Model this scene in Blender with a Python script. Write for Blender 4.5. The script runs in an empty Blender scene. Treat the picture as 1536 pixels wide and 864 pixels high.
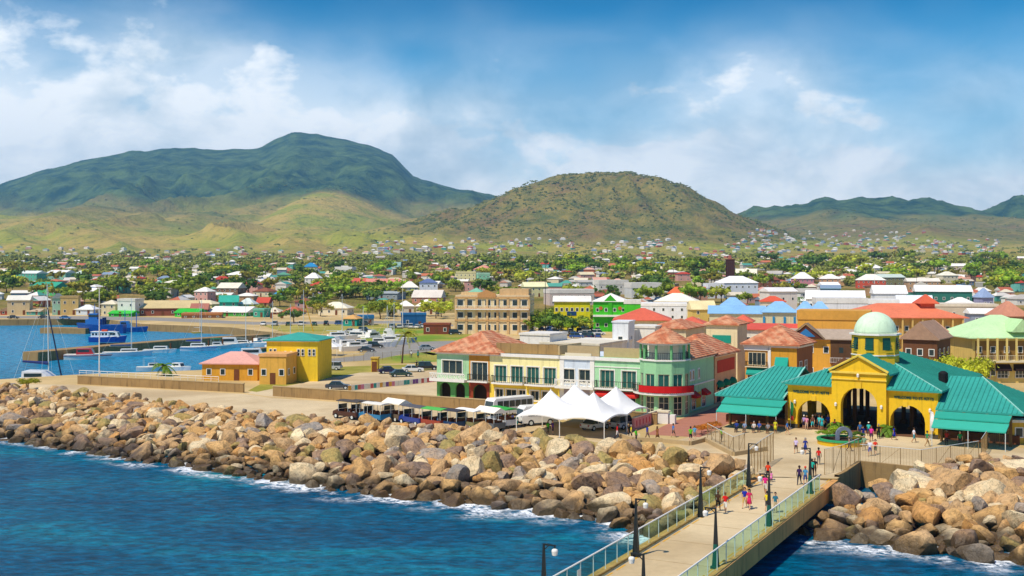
import bpy, bmesh, math, random
import numpy as np
from mathutils import Vector, Matrix
from mathutils.geometry import tessellate_polygon

# ------------------------------------------------------------------ camera
R = random.Random(11)
SC = bpy.context.scene
COL = SC.collection
F, HZ, CAMZ, G = 1700.0, 400.0, 23.5, 2.5       # focal length in photo pixels, horizon row, eye height, quay height
cam = bpy.data.objects.new('camera', bpy.data.cameras.new('camera'))
COL.objects.link(cam)
cam.location = (0, 0, CAMZ)
cam.rotation_euler = (math.pi / 2, 0, 0)
cam.data.sensor_width = 36
cam.data.lens = 36 * F / 1536
cam.data.shift_y = (HZ - 432) / 1536
cam.data.clip_start = 1
cam.data.clip_end = 60000
SC.camera = cam
SC.view_settings.view_transform = 'Standard'
SC.view_settings.look = 'None'
SC.view_settings.exposure = 0.28
SC.view_settings.gamma = 1
SC.view_settings.use_curve_mapping = False
SC.cycles.max_bounces = 6
SC.cycles.transparent_max_bounces = 12

# ------------------------------------------------------------------ sun and sky
SUN = Vector((-0.44, -0.42, 0.98)).normalized()
sun = bpy.data.objects.new('sun', bpy.data.lights.new('sun', 'SUN'))
COL.objects.link(sun)
sun.data.energy = 4.2
sun.data.angle = math.radians(0.5)
sun.data.color = (1.0, 0.90, 0.74)
sun.rotation_euler = SUN.to_track_quat('Z', 'Y').to_euler()

W = bpy.data.worlds.new('World')
SC.world = W
W.use_nodes = True


class NT:
    """short hand for node trees"""
    def __init__(s, tree):
        s.t = tree; s.n = tree.nodes; s.l = tree.links

    def new(s, typ, **kw):
        n = s.n.new(typ)
        for k, v in kw.items():
            if k in n.inputs: s.put(n.inputs[k], v)
            else: setattr(n, k, v)
        return n

    def put(s, sock, v):
        if isinstance(v, bpy.types.NodeSocket): s.l.new(v, sock)
        elif isinstance(v, bpy.types.Node): s.l.new(v.outputs[0], sock)
        else: sock.default_value = v

    def math(s, op, a, b=0.0, c=None, clamp=False):
        n = s.n.new('ShaderNodeMath'); n.operation = op; n.use_clamp = clamp
        s.put(n.inputs[0], a); s.put(n.inputs[1], b)
        if c is not None: s.put(n.inputs[2], c)
        return n.outputs[0]

    def mix(s, fac, a, b, blend='MIX'):
        n = s.n.new('ShaderNodeMix'); n.data_type = 'RGBA'; n.blend_type = blend
        s.put(n.inputs[0], fac); s.put(n.inputs[6], a if not isinstance(a, tuple) else rgba(a)); s.put(n.inputs[7], b if not isinstance(b, tuple) else rgba(b))
        return n.outputs[2]

    def noise(s, scale, vec=None, detail=4, rough=.55, dist=0.0):
        n = s.n.new('ShaderNodeTexNoise')
        n.inputs['Scale'].default_value = scale; n.inputs['Detail'].default_value = detail
        n.inputs['Roughness'].default_value = rough; n.inputs['Distortion'].default_value = dist
        if vec is not None: s.put(n.inputs['Vector'], vec)
        return n.outputs[0]

    def ramp(s, fac, stops, interp='LINEAR'):
        n = s.n.new('ShaderNodeValToRGB'); s.put(n.inputs[0], fac)
        e = n.color_ramp; e.interpolation = interp
        while len(e.elements) < len(stops): e.elements.new(0.5)
        for el, (p, c) in zip(e.elements, stops):
            el.position = p; el.color = rgba(c) if isinstance(c, tuple) else (c, c, c, 1)
        return n.outputs[0]

    def sstep(s, x, a, b):
        n = s.n.new('ShaderNodeMapRange'); n.interpolation_type = 'SMOOTHSTEP'
        s.put(n.inputs[0], x); n.inputs[1].default_value = a; n.inputs[2].default_value = b
        return n.outputs[0]


def rgba(c):
    return tuple(c) + (1.0,) if len(c) == 3 else tuple(c)


def lin(h):
    h = h.lstrip('#')
    out = []
    for i in (0, 2, 4):
        c = int(h[i:i + 2], 16) / 255
        out.append(c / 12.92 if c <= .04045 else ((c + .055) / 1.055) ** 2.4)
    return tuple(out)


CLOUD_AT = (7.7, 2.3, 1.1)


def make_world():
    t = NT(W.node_tree); t.n.clear()
    sky = t.new('ShaderNodeTexSky', sky_type='NISHITA', sun_disc=False)
    sky.sun_elevation = math.asin(SUN.z)
    sky.sun_rotation = math.atan2(SUN.x, SUN.y)
    sky.air_density = 1.0; sky.dust_density = 0.6; sky.ozone_density = 3.0
    tc = t.new('ShaderNodeTexCoord')
    sep = t.new('ShaderNodeSeparateXYZ'); t.l.new(tc.outputs['Generated'], sep.inputs[0])
    x, y, z = sep.outputs
    # sky tint: the tropical cyan-blue, deeper with height
    tint = t.ramp(z, [(0.0, (1.1, 1.35, 1.3)), (0.10, (.55, 1.2, 1.35)), (0.17, (.0, .72, 1.0)), (0.23, (.0, .47, .72)), (0.40, (.08, .46, .8)), (0.6, (.02, .40, .90))])
    base = t.mix(1.0, sky.outputs[0], tint, 'MULTIPLY')
    # cumulus bank: taller to the west, thinning to the east
    st = t.new('ShaderNodeMapping'); st.inputs['Scale'].default_value = (1, 1, 1.7); st.inputs['Location'].default_value = CLOUD_AT; t.l.new(tc.outputs['Generated'], st.inputs[0])
    big = t.noise(5.5, st.outputs[0], 2, .5)
    fine = t.noise(15.0, st.outputs[0], 8, .56, .15)
    n = t.math('ADD', t.math('MULTIPLY', t.math('SUBTRACT', big, .5), .15), t.math('MULTIPLY', t.math('SUBTRACT', fine, .5), .22))
    vt = t.math('SUBTRACT', t.math('ADD', t.math('MULTIPLY', x, -0.05), 0.20), z)
    soft = t.sstep(t.math('ADD', vt, t.math('MULTIPLY', t.math('SUBTRACT', big, .5), .16)), -.04, .12)
    d = t.math('ADD', t.math('SUBTRACT', t.math('ADD', t.math('MULTIPLY', x, -0.09), 0.184), z), n)
    hard = t.sstep(d, .0, .075)
    dens = t.math('MAXIMUM', t.math('MULTIPLY', soft, .93), t.math('MULTIPLY', hard, .93))
    shade = t.math('ADD', t.math('MULTIPLY', t.noise(9.0, st.outputs[0], 7, .6, .3), .7), t.math('MULTIPLY', t.noise(3.5, st.outputs[0], 2), .3))
    c = t.ramp(t.math('ADD', t.math('MULTIPLY', shade, 1.0), t.math('MULTIPLY', hard, .06)), [(0.38, (4.3, 5.4, 6.2)), (0.50, (6.6, 7.4, 7.9)), (0.62, (9.8, 9.9, 9.8))])
    col = t.mix(dens, base, c)
    bg = t.new('ShaderNodeBackground', Strength=0.11)
    t.l.new(col, bg.inputs[0])
    out = t.new('ShaderNodeOutputWorld'); t.l.new(bg.outputs[0], out.inputs[0])


make_world()


# ------------------------------------------------------------------ where things stand
_D = [0, 515, 600, 800, 1000, 1300, 1700, 2300, 3000, 3600, 4500, 6000, 9600]
_Y = [0, 0, 455, 433, 416, 401, 391, 384, 377, 371, 366, 360, 354]
_Z = [G, G] + [CAMZ - (y - HZ) * d / F for d, y in zip(_D[2:], _Y[2:])]


def gz(d):
    """height of the open ground at depth d"""
    return float(np.interp(d, _D, _Z))


_dd = np.concatenate([np.arange(60, 1000, 1.0), np.arange(1000, 9000, 10.0)])
_yy = HZ + F * (CAMZ - np.interp(_dd, _D, _Z)) / _dd


def at(x, y, z=G):
    d = F * (CAMZ - z) / (y - HZ)
    return Vector(((x - 768) / F * d, d, z))


def dep(y):
    """depth of the ground seen at row y"""
    return float(np.interp(-y, -_yy, _dd))


def ag(x, y):
    d = dep(y)
    return Vector(((x - 768) / F * d, d, gz(d)))


def ad(x, d, z=None):
    return Vector(((x - 768) / F * d, d, gz(d) if z is None else z))


def zy(d, y):
    return CAMZ - (y - HZ) * d / F


def pxy(p):
    return 768 + p[0] / p[1] * F, HZ + F * (CAMZ - p[2]) / p[1]


# ------------------------------------------------------------------ materials
MAT = {}


def mat(name, col=None, rough=.8, var=.16, scale=.6, bump=0.0, bscale=6.0, metal=0.0, spec=.3, fine=None, alt=None, streak=0.0):
    """one procedural surface: base colour (None = the object's own colour) broken up by noise"""
    m = bpy.data.materials.new(name); m.use_nodes = True
    t = NT(m.node_tree); b = t.n['Principled BSDF']
    pos = t.new('ShaderNodeNewGeometry').outputs['Position']
    if col is None: base = t.new('ShaderNodeObjectInfo').outputs['Color']
    else:
        rg = t.new('ShaderNodeRGB'); rg.outputs[0].default_value = rgba(col); base = rg.outputs[0]
    if alt is not None: base = t.mix(t.ramp(t.noise(scale * .7, pos, 5), [(.42, 0.0), (.58, 1.0)]), base, alt)
    n1 = t.noise(scale, pos, 5, .6)
    k = t.math('ADD', t.math('MULTIPLY', t.math('SUBTRACT', n1, .5), var * 3.2), 1.0)
    if fine: k = t.math('MULTIPLY', k, t.math('ADD', t.math('MULTIPLY', t.math('SUBTRACT', t.noise(fine, pos, 3), .5), var * 2), 1.0))
    if streak:
        mp = t.new('ShaderNodeMapping'); mp.inputs['Scale'].default_value = (2.2, 2.2, .18); t.l.new(pos, mp.inputs[0])
        k = t.math('MULTIPLY', k, t.math('SUBTRACT', 1.0, t.math('MULTIPLY', t.sstep(t.noise(1.0, mp.outputs[0], 4), .5, .75), streak)))
    c = t.mix(1.0, base, t.new('ShaderNodeCombineColor', Red=k, Green=k, Blue=k).outputs[0], 'MULTIPLY')
    t.put(b.inputs['Base Color'], c)
    b.inputs['Roughness'].default_value = rough; b.inputs['Metallic'].default_value = metal
    b.inputs['Specular IOR Level'].default_value = spec
    if bump:
        bp = t.new('ShaderNodeBump', Strength=bump, Height=t.noise(bscale, pos, 4)); bp.inputs['Distance'].default_value = .1
        t.l.new(bp.outputs[0], b.inputs['Normal'])
    MAT[name] = m
    return m


mat('paint', None, .82, .11, .3, fine=2.5, streak=.22)
mat('trim', lin('e8e4da'), .6, .05, streak=.06)
mat('cream_trim', lin('dccfae'), .7, .06)
mat('metal_roof', None, .6, .15, .22, fine=1.6, spec=.2, streak=.12)
mat('shingle', None, .9, .22, 1.4, bump=.3, bscale=9)
mat('dark_metal', lin('1d2120'), .5, .1, spec=.4)
mat('green_metal', lin('11564a'), .5, .1)
mat('pipe', lin('cfd6d2'), .45, .06)
mat('concrete', lin('b29a70'), .9, .13, .22, bump=.2, bscale=3, fine=2.2, streak=.0)
mat('beam', lin('cf9856'), .92, .2, .5, bump=.3, bscale=4, streak=.4)  # lighter, warmer old concrete: sunlight on the beam sides put into its colour
mat('old_concrete', lin('9a7d50'), .92, .2, .5, bump=.3, bscale=4, streak=.45)
mat('deck', lin('cdb890'), .9, .13, .12, fine=2.2, alt=lin('b9a27a'))
mat('asphalt', lin('8f8a80'), .9, .12, .1)
mat('sand', lin('c9ad78'), .95, .11, .07, fine=.8, alt=lin('b39a62'))
mat('dry_grass', lin('8f8a2c'), .95, .2, .12, fine=1.3, alt=lin('a89a4c'))
mat('lawn', lin('6f8c1e'), .95, .2, .1, fine=1.2, alt=lin('99913a'))
mat('brickwork', lin('a8705a'), .9, .14, .8, fine=5)
mat('car_paint', None, .28, .02, spec=.6)
mat('rubber', lin('151515'), .8, .1)
mat('canvas', None, .8, .06, .8)
mat('cloth', None, .9, .1, 6)
mat('skin', None, .6, .05)
mat('hair', None, .7, .1)
mat('wood', lin('70401f'), .7, .25, 2)
mat('bark', lin('5b4630'), .95, .25, 2)
mat('yellow_line', lin('cf9a1e'), .8, .15, 2)
mat('soil', lin('33241a'), .95, .2, 1)  # darkened: shade in the gaps between boulders is put into this colour


def mat_tiles():
    m = mat('tiles', lin('b96c48'), .85, .2, 1.1, fine=4.0, alt=lin('cf9670'))
    t = NT(m.node_tree); b = t.n['Principled BSDF']
    pos = t.new('ShaderNodeNewGeometry').outputs['Position']
    w1 = t.new('ShaderNodeTexWave', wave_type='BANDS', bands_direction='Z', Scale=1.35, Distortion=.25, Vector=pos)
    w2 = t.new('ShaderNodeTexWave', wave_type='BANDS', bands_direction='DIAGONAL', Scale=1.1, Distortion=.3, Vector=pos)
    h = t.math('ADD', w1.outputs['Fac'], w2.outputs['Fac'])
    bp = t.new('ShaderNodeBump', Strength=.7, Height=h); bp.inputs['Distance'].default_value = .12
    t.l.new(bp.outputs[0], b.inputs['Normal'])


def mat_glass():
    for nm, c, r in (('glass', (.014, .022, .022), .08), ('green_glass', (.01, .05, .04), .1)):
        m = bpy.data.materials.new(nm); m.use_nodes = True
        t = NT(m.node_tree); b = t.n['Principled BSDF']
        pos = t.new('ShaderNodeNewGeometry').outputs['Position']
        t.put(b.inputs['Base Color'], t.mix(t.noise(.9, pos, 2), c, tuple(3.2 * k for k in c)))
        b.inputs['Roughness'].default_value = r; b.inputs['Specular IOR Level'].default_value = .5
        MAT[nm] = m
    # railing infill: green tinted see-through panel
    m = bpy.data.materials.new('infill'); m.use_nodes = True
    t = NT(m.node_tree); b = t.n['Principled BSDF']
    b.inputs['Base Color'].default_value = (.03, .22, .15, 1); b.inputs['Roughness'].default_value = .15
    tr = t.new('ShaderNodeBsdfTransparent'); tr.inputs[0].default_value = (.78, .94, .88, 1)
    mx = t.new('ShaderNodeMixShader'); mx.inputs[0].default_value = .07
    t.l.new(tr.outputs[0], mx.inputs[1]); t.l.new(b.outputs[0], mx.inputs[2]); t.l.new(mx.outputs[0], t.n['Material Output'].inputs[0])
    MAT['infill'] = m
    # wire mesh of the plaza fences: a sheet of thin wires, mostly open
    m = bpy.data.materials.new('wire_mesh'); m.use_nodes = True
    t = NT(m.node_tree); b = t.n['Principled BSDF']
    b.inputs['Base Color'].default_value = rgba(lin('b0ab8c')); b.inputs['Roughness'].default_value = .5
    tr = t.new('ShaderNodeBsdfTransparent')
    mx = t.new('ShaderNodeMixShader'); mx.inputs[0].default_value = .1
    t.l.new(tr.outputs[0], mx.inputs[1]); t.l.new(b.outputs[0], mx.inputs[2]); t.l.new(mx.outputs[0], t.n['Material Output'].inputs[0])
    MAT['wire_mesh'] = m


def mat_leaf():
    m = bpy.data.materials.new('leaf'); m.use_nodes = True
    t = NT(m.node_tree); b = t.n['Principled BSDF']
    g = t.new('ShaderNodeNewGeometry')
    oc = t.new('ShaderNodeObjectInfo').outputs['Color']
    k = t.math('ADD', t.math('MULTIPLY', g.outputs['Random Per Island'], 1.0), .8)
    k = t.math('MULTIPLY', k, t.math('ADD', t.noise(.25, g.outputs['Position'], 3), .5))
    c = t.mix(1.0, oc, t.new('ShaderNodeCombineColor', Red=k, Green=k, Blue=t.math('MULTIPLY', k, .8)).outputs[0], 'MULTIPLY')
    t.put(b.inputs['Base Color'], c); b.inputs['Roughness'].default_value = .6; b.inputs['Specular IOR Level'].default_value = .2
    tl = t.new('ShaderNodeBsdfTranslucent'); t.l.new(c, tl.inputs[0])
    mx = t.new('ShaderNodeMixShader'); mx.inputs[0].default_value = .3
    t.l.new(b.outputs[0], mx.inputs[1]); t.l.new(tl.outputs[0], mx.inputs[2]); t.l.new(mx.outputs[0], t.n['Material Output'].inputs[0])
    MAT['leaf'] = m


def mat_rock():
    m = bpy.data.materials.new('rock'); m.use_nodes = True
    t = NT(m.node_tree); b = t.n['Principled BSDF']
    g = t.new('ShaderNodeNewGeometry'); pos = g.outputs['Position']
    oc = t.new('ShaderNodeObjectInfo').outputs['Color']
    c = t.mix(t.ramp(t.noise(.55, pos, 6, .65), [(.40, 0.0), (.62, 1.0)]), oc, t.mix(.35, oc, lin('b98a4c')))
    n = t.noise(2.2, pos, 7, .65)
    k = t.math('MULTIPLY', t.math('ADD', t.math('MULTIPLY', n, 1.35), .42), t.math('ADD', t.math('MULTIPLY', t.sstep(t.math('ABSOLUTE', t.math('SUBTRACT', t.noise(1.1, pos, 5, .6, .8), .5)), .0, .035), .45), .55))
    c = t.mix(1.0, c, t.new('ShaderNodeCombineColor', Red=k, Green=k, Blue=k).outputs[0], 'MULTIPLY')
    # wet, weed-covered band at the waterline
    z = t.new('ShaderNodeSeparateXYZ', Vector=pos).outputs[2]
    wet = t.sstep(t.math('ADD', z, t.math('MULTIPLY', t.math('SUBTRACT', t.noise(.5, pos, 3), .5), 2.0)), 1.7, .5)
    c = t.mix(t.math('MULTIPLY', wet, .9), c, t.mix(n, lin('241a10'), lin('4a3a1c')))
    t.put(b.inputs['Base Color'], c)
    t.put(b.inputs['Roughness'], t.math('SUBTRACT', .9, t.math('MULTIPLY', wet, .5)))
    b.inputs['Specular IOR Level'].default_value = .3
    bp = t.new('ShaderNodeBump', Strength=.55, Height=t.math('ADD', t.noise(3.5, pos, 6, .65), t.math('MULTIPLY', t.noise(.9, pos, 3), 1.5))); bp.inputs['Distance'].default_value = .22
    t.l.new(bp.outputs[0], b.inputs['Normal'])
    MAT['rock'] = m


def mat_water():
    m = bpy.data.materials.new('sea_water'); m.use_nodes = True
    t = NT(m.node_tree); b = t.n['Principled BSDF']
    pos = t.new('ShaderNodeNewGeometry').outputs['Position']
    mp = t.new('ShaderNodeMapping'); mp.inputs['Scale'].default_value = (.8, 1.5, 1); mp.inputs['Rotation'].default_value = (0, 0, .35); t.l.new(pos, mp.inputs[0])
    n1 = t.noise(.05, mp.outputs[0], 7, .62, .6)
    c = t.ramp(n1, [(.34, lin('004c6e')), (.52, lin('005c7c')), (.62, lin('006e88')), (.74, lin('0c8e8c'))])
    sp = t.new('ShaderNodeSeparateXYZ', Vector=pos)
    far = t.sstep(sp.outputs[1], 170.0, 300.0)                    # the sheltered, shallower basin is paler
    c = t.mix(t.math('MULTIPLY', far, .75), c, lin('2b8fb8'))
    rip = t.noise(.75, mp.outputs[0], 4, .7)
    c = t.mix(1.0, c, t.ramp(rip, [(.34, .5), (.5, .95), (.68, 1.6)]), 'MULTIPLY')  # light and dark sides of the ripples painted into the water colour
    t.put(b.inputs['Base Color'], c)
    b.inputs['Roughness'].default_value = .2; b.inputs['IOR'].default_value = 1.12; b.inputs['Specular IOR Level'].default_value = .3
    h = t.math('ADD', t.math('MULTIPLY', t.noise(.22, mp.outputs[0], 3), 1.4), t.math('MULTIPLY', t.noise(1.2, mp.outputs[0], 6, .65), .7))
    bp = t.new('ShaderNodeBump', Strength=.75, Height=h); bp.inputs['Distance'].default_value = 1.0
    t.l.new(bp.outputs[0], b.inputs['Normal'])
    MAT['sea_water'] = m
    m = bpy.data.materials.new('foam'); m.use_nodes = True
    t = NT(m.node_tree); b = t.n['Principled BSDF']
    b.inputs['Base Color'].default_value = (.85, .9, .93, 1); b.inputs['Roughness'].default_value = .7
    pos = t.new('ShaderNodeNewGeometry').outputs['Position']
    uv = t.new('ShaderNodeAttribute', attribute_name='edge').outputs['Fac']   # 0 at the rocks .. 1 out at sea
    web = t.math('ABSOLUTE', t.math('SUBTRACT', t.noise(.8, pos, 6, .68, .5), .5))
    fil = t.sstep(web, .11, .015)
    blot = t.sstep(t.noise(.2, pos, 4, .6), .42, .6)
    a = t.math('MULTIPLY', t.math('ADD', t.math('MULTIPLY', fil, .9), t.sstep(t.noise(1.3, pos, 6, .7), .47, .6)), blot)
    fade = t.math('MULTIPLY', t.sstep(uv, 1.0, .3), t.sstep(uv, 0.0, .08))
    a = t.math('MULTIPLY', a, fade, clamp=True)
    tr = t.new('ShaderNodeBsdfTransparent'); mx = t.new('ShaderNodeMixShader'); t.put(mx.inputs[0], a)
    t.l.new(tr.outputs[0], mx.inputs[1]); t.l.new(b.outputs[0], mx.inputs[2]); t.l.new(mx.outputs[0], t.n['Material Output'].inputs[0])
    MAT['foam'] = m


def mat_land():
    m = bpy.data.materials.new('land'); m.use_nodes = True
    t = NT(m.node_tree); b = t.n['Principled BSDF']
    g = t.new('ShaderNodeNewGeometry'); pos = g.outputs['Position']
    sp = t.new('ShaderNodeSeparateXYZ', Vector=pos); X, Y, Z = sp.outputs
    kind = t.new('ShaderNodeAttribute', attribute_name='cover').outputs['Color']   # r woods, g pasture, b scrub
    ks = t.new('ShaderNodeSeparateColor', Color=kind)
    town = t.mix(t.ramp(t.noise(.02, pos, 5), [(.4, 0.0), (.6, 1.0)]), lin('a88f57'), lin('7d7a38'))
    past = t.mix(t.ramp(t.noise(.0042, pos, 5, .55), [(.42, 0.0), (.58, 1.0)]), lin('c4ab56'), lin('a3a43c'))
    past = t.mix(t.ramp(t.noise(.03, pos, 6, .7), [(.5, 0.0), (.68, .8)]), past, lin('57692f'))
    wood = t.mix(t.ramp(t.noise(.008, pos, 7, .68), [(.38, 0.0), (.64, 1.0)]), lin('25442f'), lin('627a46'))
    scr = t.mix(t.ramp(t.noise(.018, pos, 7, .72), [(.40, 0.0), (.62, 1.0)]), lin('9a8a44'), lin('626a34'))
    scr = t.mix(t.ramp(t.noise(.006, pos, 4, .6), [(.5, 0.0), (.66, .6)]), scr, lin('8a6a48'))
    c = t.mix(ks.outputs[0], town, wood); c = t.mix(ks.outputs[1], c, past); c = t.mix(ks.outputs[2], c, scr)
    t.put(b.inputs['Base Color'], c); b.inputs['Roughness'].default_value = 1; b.inputs['Specular IOR Level'].default_value = .05
    bp = t.new('ShaderNodeBump', Strength=.8, Height=t.noise(.045, pos, 6, .7)); bp.inputs['Distance'].default_value = 22
    t.l.new(bp.outputs[0], b.inputs['Normal'])
    MAT['land'] = m


mat_tiles(); mat_glass(); mat_leaf(); mat_rock(); mat_water(); mat_land()

# speckled colours for what is too far off to build one by one
m = bpy.data.materials.new('far_paint'); m.use_nodes = True
_t = NT(m.node_tree)
_t.put(_t.n['Principled BSDF'].inputs['Base Color'], _t.ramp(_t.new('ShaderNodeNewGeometry').outputs['Random Per Island'],
       [(0, lin('e4e0d4')), (.28, lin('d9cdb0')), (.42, lin('b4623f')), (.58, lin('d8a48c')), (.68, lin('4f9a86')), (.76, lin('cfc8bc')), (.88, lin('7f93a8'))], 'CONSTANT'))
MAT['far_paint'] = m


# ------------------------------------------------------------------ mesh building
def link(name, data, parent=None, loc=(0, 0, 0), rz=0.0, col=None, kind=None, scale=None, label=None):
    o = bpy.data.objects.new(name, data); COL.objects.link(o)
    if parent is not None: o.parent = parent
    o.location = loc; o.rotation_euler = (0, 0, rz)
    if scale is not None: o.scale = scale if hasattr(scale, '__len__') else (scale,) * 3
    if col is not None: o.color = rgba(lin(col) if isinstance(col, str) else col)
    if kind: o['kind'] = kind
    if label: o['label'] = label
    return o


REG = []          # every top-level thing with what it looks like, for the final wording of its label
LAND = []         # landmarks (phrase, position)


def tag(o, label, cat, group=None, fixed=False):
    o['label'] = label; o['category'] = cat
    if group: o['group'] = group
    REG.append((o, fixed))
    return o


def thing(name, label, cat, loc=(0, 0, 0), rz=0.0, group=None, fixed=False):
    o = link(name, None, None, loc, rz)
    o.empty_display_size = .3
    return tag(o, label, cat, group, fixed)


class MB:
    def __init__(s):
        s.v = []; s.f = []; s.m = []; s.mi = 0; s.T = None; s.sm = False; s.smf = []

    def p(s, pts):
        i = len(s.v)
        if s.T is not None: s.v.extend([tuple(s.T @ Vector(q)) for q in pts])
        else: s.v.extend([tuple(q) for q in pts])
        return i

    def face(s, idx):
        s.f.append(tuple(idx)); s.m.append(s.mi); s.smf.append(s.sm)

    def q(s, *pts):
        i = s.p(pts); s.face(range(i, i + len(pts)))

    def box(s, x0, x1, y0, y1, z0, z1, bottom=True):
        i = s.p([(x0, y0, z0), (x1, y0, z0), (x1, y1, z0), (x0, y1, z0), (x0, y0, z1), (x1, y0, z1), (x1, y1, z1), (x0, y1, z1)])
        for a in ((0, 1, 5, 4), (1, 2, 6, 5), (2, 3, 7, 6), (3, 0, 4, 7), (4, 5, 6, 7)): s.face([i + k for k in a])
        if bottom: s.face([i + k for k in (3, 2, 1, 0)])

    def bar(s, a, b, w, h=None):
        """box-section bar from a to b"""
        a, b = Vector(a), Vector(b); h = h or w
        d = (b - a).normalized()
        up = Vector((0, 0, 1)) if abs(d.z) < .95 else Vector((1, 0, 0))
        sx = d.cross(up).normalized() * (w / 2); sy = sx.cross(d).normalized() * (h / 2)
        i = s.p([a - sx - sy, a + sx - sy, a + sx + sy, a - sx + sy, b - sx - sy, b + sx - sy, b + sx + sy, b - sx + sy])
        for k in ((0, 1, 5, 4), (1, 2, 6, 5), (2, 3, 7, 6), (3, 0, 4, 7), (4, 5, 6, 7), (3, 2, 1, 0)): s.face([i + j for j in k])

    def prism(s, poly, z0, z1, cap=True):
        n = len(poly)
        i = s.p([(x, y, z0) for x, y in poly] + [(x, y, z1) for x, y in poly])
        for k in range(n): s.face((i + k, i + (k + 1) % n, i + n + (k + 1) % n, i + n + k))
        if cap:
            s.face([i + n + k for k in range(n)]); s.face([i + k for k in reversed(range(n))])

    def tube(s, a, b, r0, r1=None, n=7, caps=True):
        a, b = Vector(a), Vector(b); r1 = r0 if r1 is None else r1
        d = (b - a).normalized(); up = Vector((0, 0, 1)) if abs(d.z) < .95 else Vector((1, 0, 0))
        sx = d.cross(up).normalized(); sy = sx.cross(d)
        ring = [(math.cos(2 * math.pi * k / n), math.sin(2 * math.pi * k / n)) for k in range(n)]
        i = s.p([a + (sx * c + sy * w) * r0 for c, w in ring] + [b + (sx * c + sy * w) * r1 for c, w in ring])
        for k in range(n): s.face((i + k, i + (k + 1) % n, i + n + (k + 1) % n, i + n + k))
        if caps: s.face([i + n + k for k in range(n)]); s.face([i + k for k in reversed(range(n))])

    def path(s, pts, rs, n=6):
        for k in range(len(pts) - 1): s.tube(pts[k], pts[k + 1], rs[k], rs[k + 1], n)

    def lathe(s, prof, n=16, c=(0, 0)):
        rings = []
        for r, z in prof:
            rings.append(s.p([(c[0] + r * math.cos(2 * math.pi * k / n), c[1] + r * math.sin(2 * math.pi * k / n), z) for k in range(n)]))
        for a, b in zip(rings[:-1], rings[1:]):
            for k in range(n): s.face((a + k, a + (k + 1) % n, b + (k + 1) % n, b + k))
        s.face([rings[-1] + k for k in range(n)]); s.face([rings[0] + k for k in reversed(range(n))])

    def loft(s, rings, closed=True, caps=True):
        n = len(rings[0]); ids = [s.p(r) for r in rings]
        for a, b in zip(ids[:-1], ids[1:]):
            for k in range(n if closed else n - 1): s.face((a + k, a + (k + 1) % n, b + (k + 1) % n, b + k))
        if caps and closed: s.face([ids[-1] + k for k in range(n)]); s.face([ids[0] + k for k in reversed(range(n))])

    def hip(s, x0, x1, y0, y1, ze, zr, th=.18, run=1.0):
        """hip roof, ridge along the longer side"""
        w, d = x1 - x0, y1 - y0
        if w >= d: i = min(d / 2 * run, w / 2 - .01); ra, rb = (x0 + i, (y0 + y1) / 2, zr), (x1 - i, (y0 + y1) / 2, zr)
        else: i = min(w / 2 * run, d / 2 - .01); ra, rb = ((x0 + x1) / 2, y0 + i, zr), ((x0 + x1) / 2, y1 - i, zr)
        A, B, C, D = (x0, y0, ze), (x1, y0, ze), (x1, y1, ze), (x0, y1, ze)
        if w >= d: s.q(A, B, rb, ra); s.q(B, C, rb); s.q(C, D, ra, rb); s.q(D, A, ra)
        else: s.q(A, B, ra); s.q(B, C, rb, ra); s.q(C, D, rb); s.q(D, A, ra, rb)
        k = s.mi
        s.ring(x0, x1, y0, y1, ze - th, ze); s.mi = k
        s.q((x0, y1, ze - th), (x1, y1, ze - th), (x1, y0, ze - th), (x0, y0, ze - th))

    def ring(s, x0, x1, y0, y1, z0, z1):
        P = [(x0, y0), (x1, y0), (x1, y1), (x0, y1)]
        for k in range(4):
            a, b = P[k], P[(k + 1) % 4]
            s.q((*a, z0), (*b, z0), (*b, z1), (*a, z1))

    def gable(s, x0, x1, y0, y1, ze, zr, axis='x', th=.18):
        if axis == 'x':
            ym = (y0 + y1) / 2
            s.q((x0, y0, ze), (x1, y0, ze), (x1, ym, zr), (x0, ym, zr)); s.q((x1, y1, ze), (x0, y1, ze), (x0, ym, zr), (x1, ym, zr))
            for x, f in ((x0, 1), (x1, -1)):
                P = [(x, y1, ze), (x, y0, ze), (x, ym, zr)]; s.q(*(P if f > 0 else P[::-1]))
        else:
            xm = (x0 + x1) / 2
            s.q((x1, y0, ze), (x1, y1, ze), (xm, y1, zr), (xm, y0, zr)); s.q((x0, y1, ze), (x0, y0, ze), (xm, y0, zr), (xm, y1, zr))
            for y, f in ((y0, 1), (y1, -1)):
                P = [(x0, y, ze), (x1, y, ze), (xm, y, zr)]; s.q(*(P if f > 0 else P[::-1]))
        s.ring(x0, x1, y0, y1, ze - th, ze)
        s.q((x0, y1, ze - th), (x1, y1, ze - th), (x1, y0, ze - th), (x0, y0, ze - th))

    def wall(s, a, b, z0, z1, ops=(), t=.3):
        """outer face of a wall from a to b (outside on the right hand) with openings (u0,u1,z0,z1,arch) and their reveals"""
        a, b = Vector(a), Vector(b); L = (b - a).length; d = (b - a) / L; nn = Vector((d.y, -d.x))
        P = lambda u, z, k=0.0: (a.x + d.x * u - nn.x * k, a.y + d.y * u - nn.y * k, z)
        us = {0.0, L}
        tops = []
        for o in ops:
            u0, u1, lo, hi, arch = o
            if arch:
                r = (u1 - u0) / 2; N = 10
                xs = [u0 + r - r * math.cos(math.pi * k / N) for k in range(N + 1)]
                rise = min(r, hi - lo) if arch is True else arch
                zs = [hi - rise + rise * math.sin(math.pi * k / N) for k in range(N + 1)]
            else: xs, zs = [u0, u1], [hi, hi]
            us.update(xs); tops.append((xs, zs))
        us = sorted(us)
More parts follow.
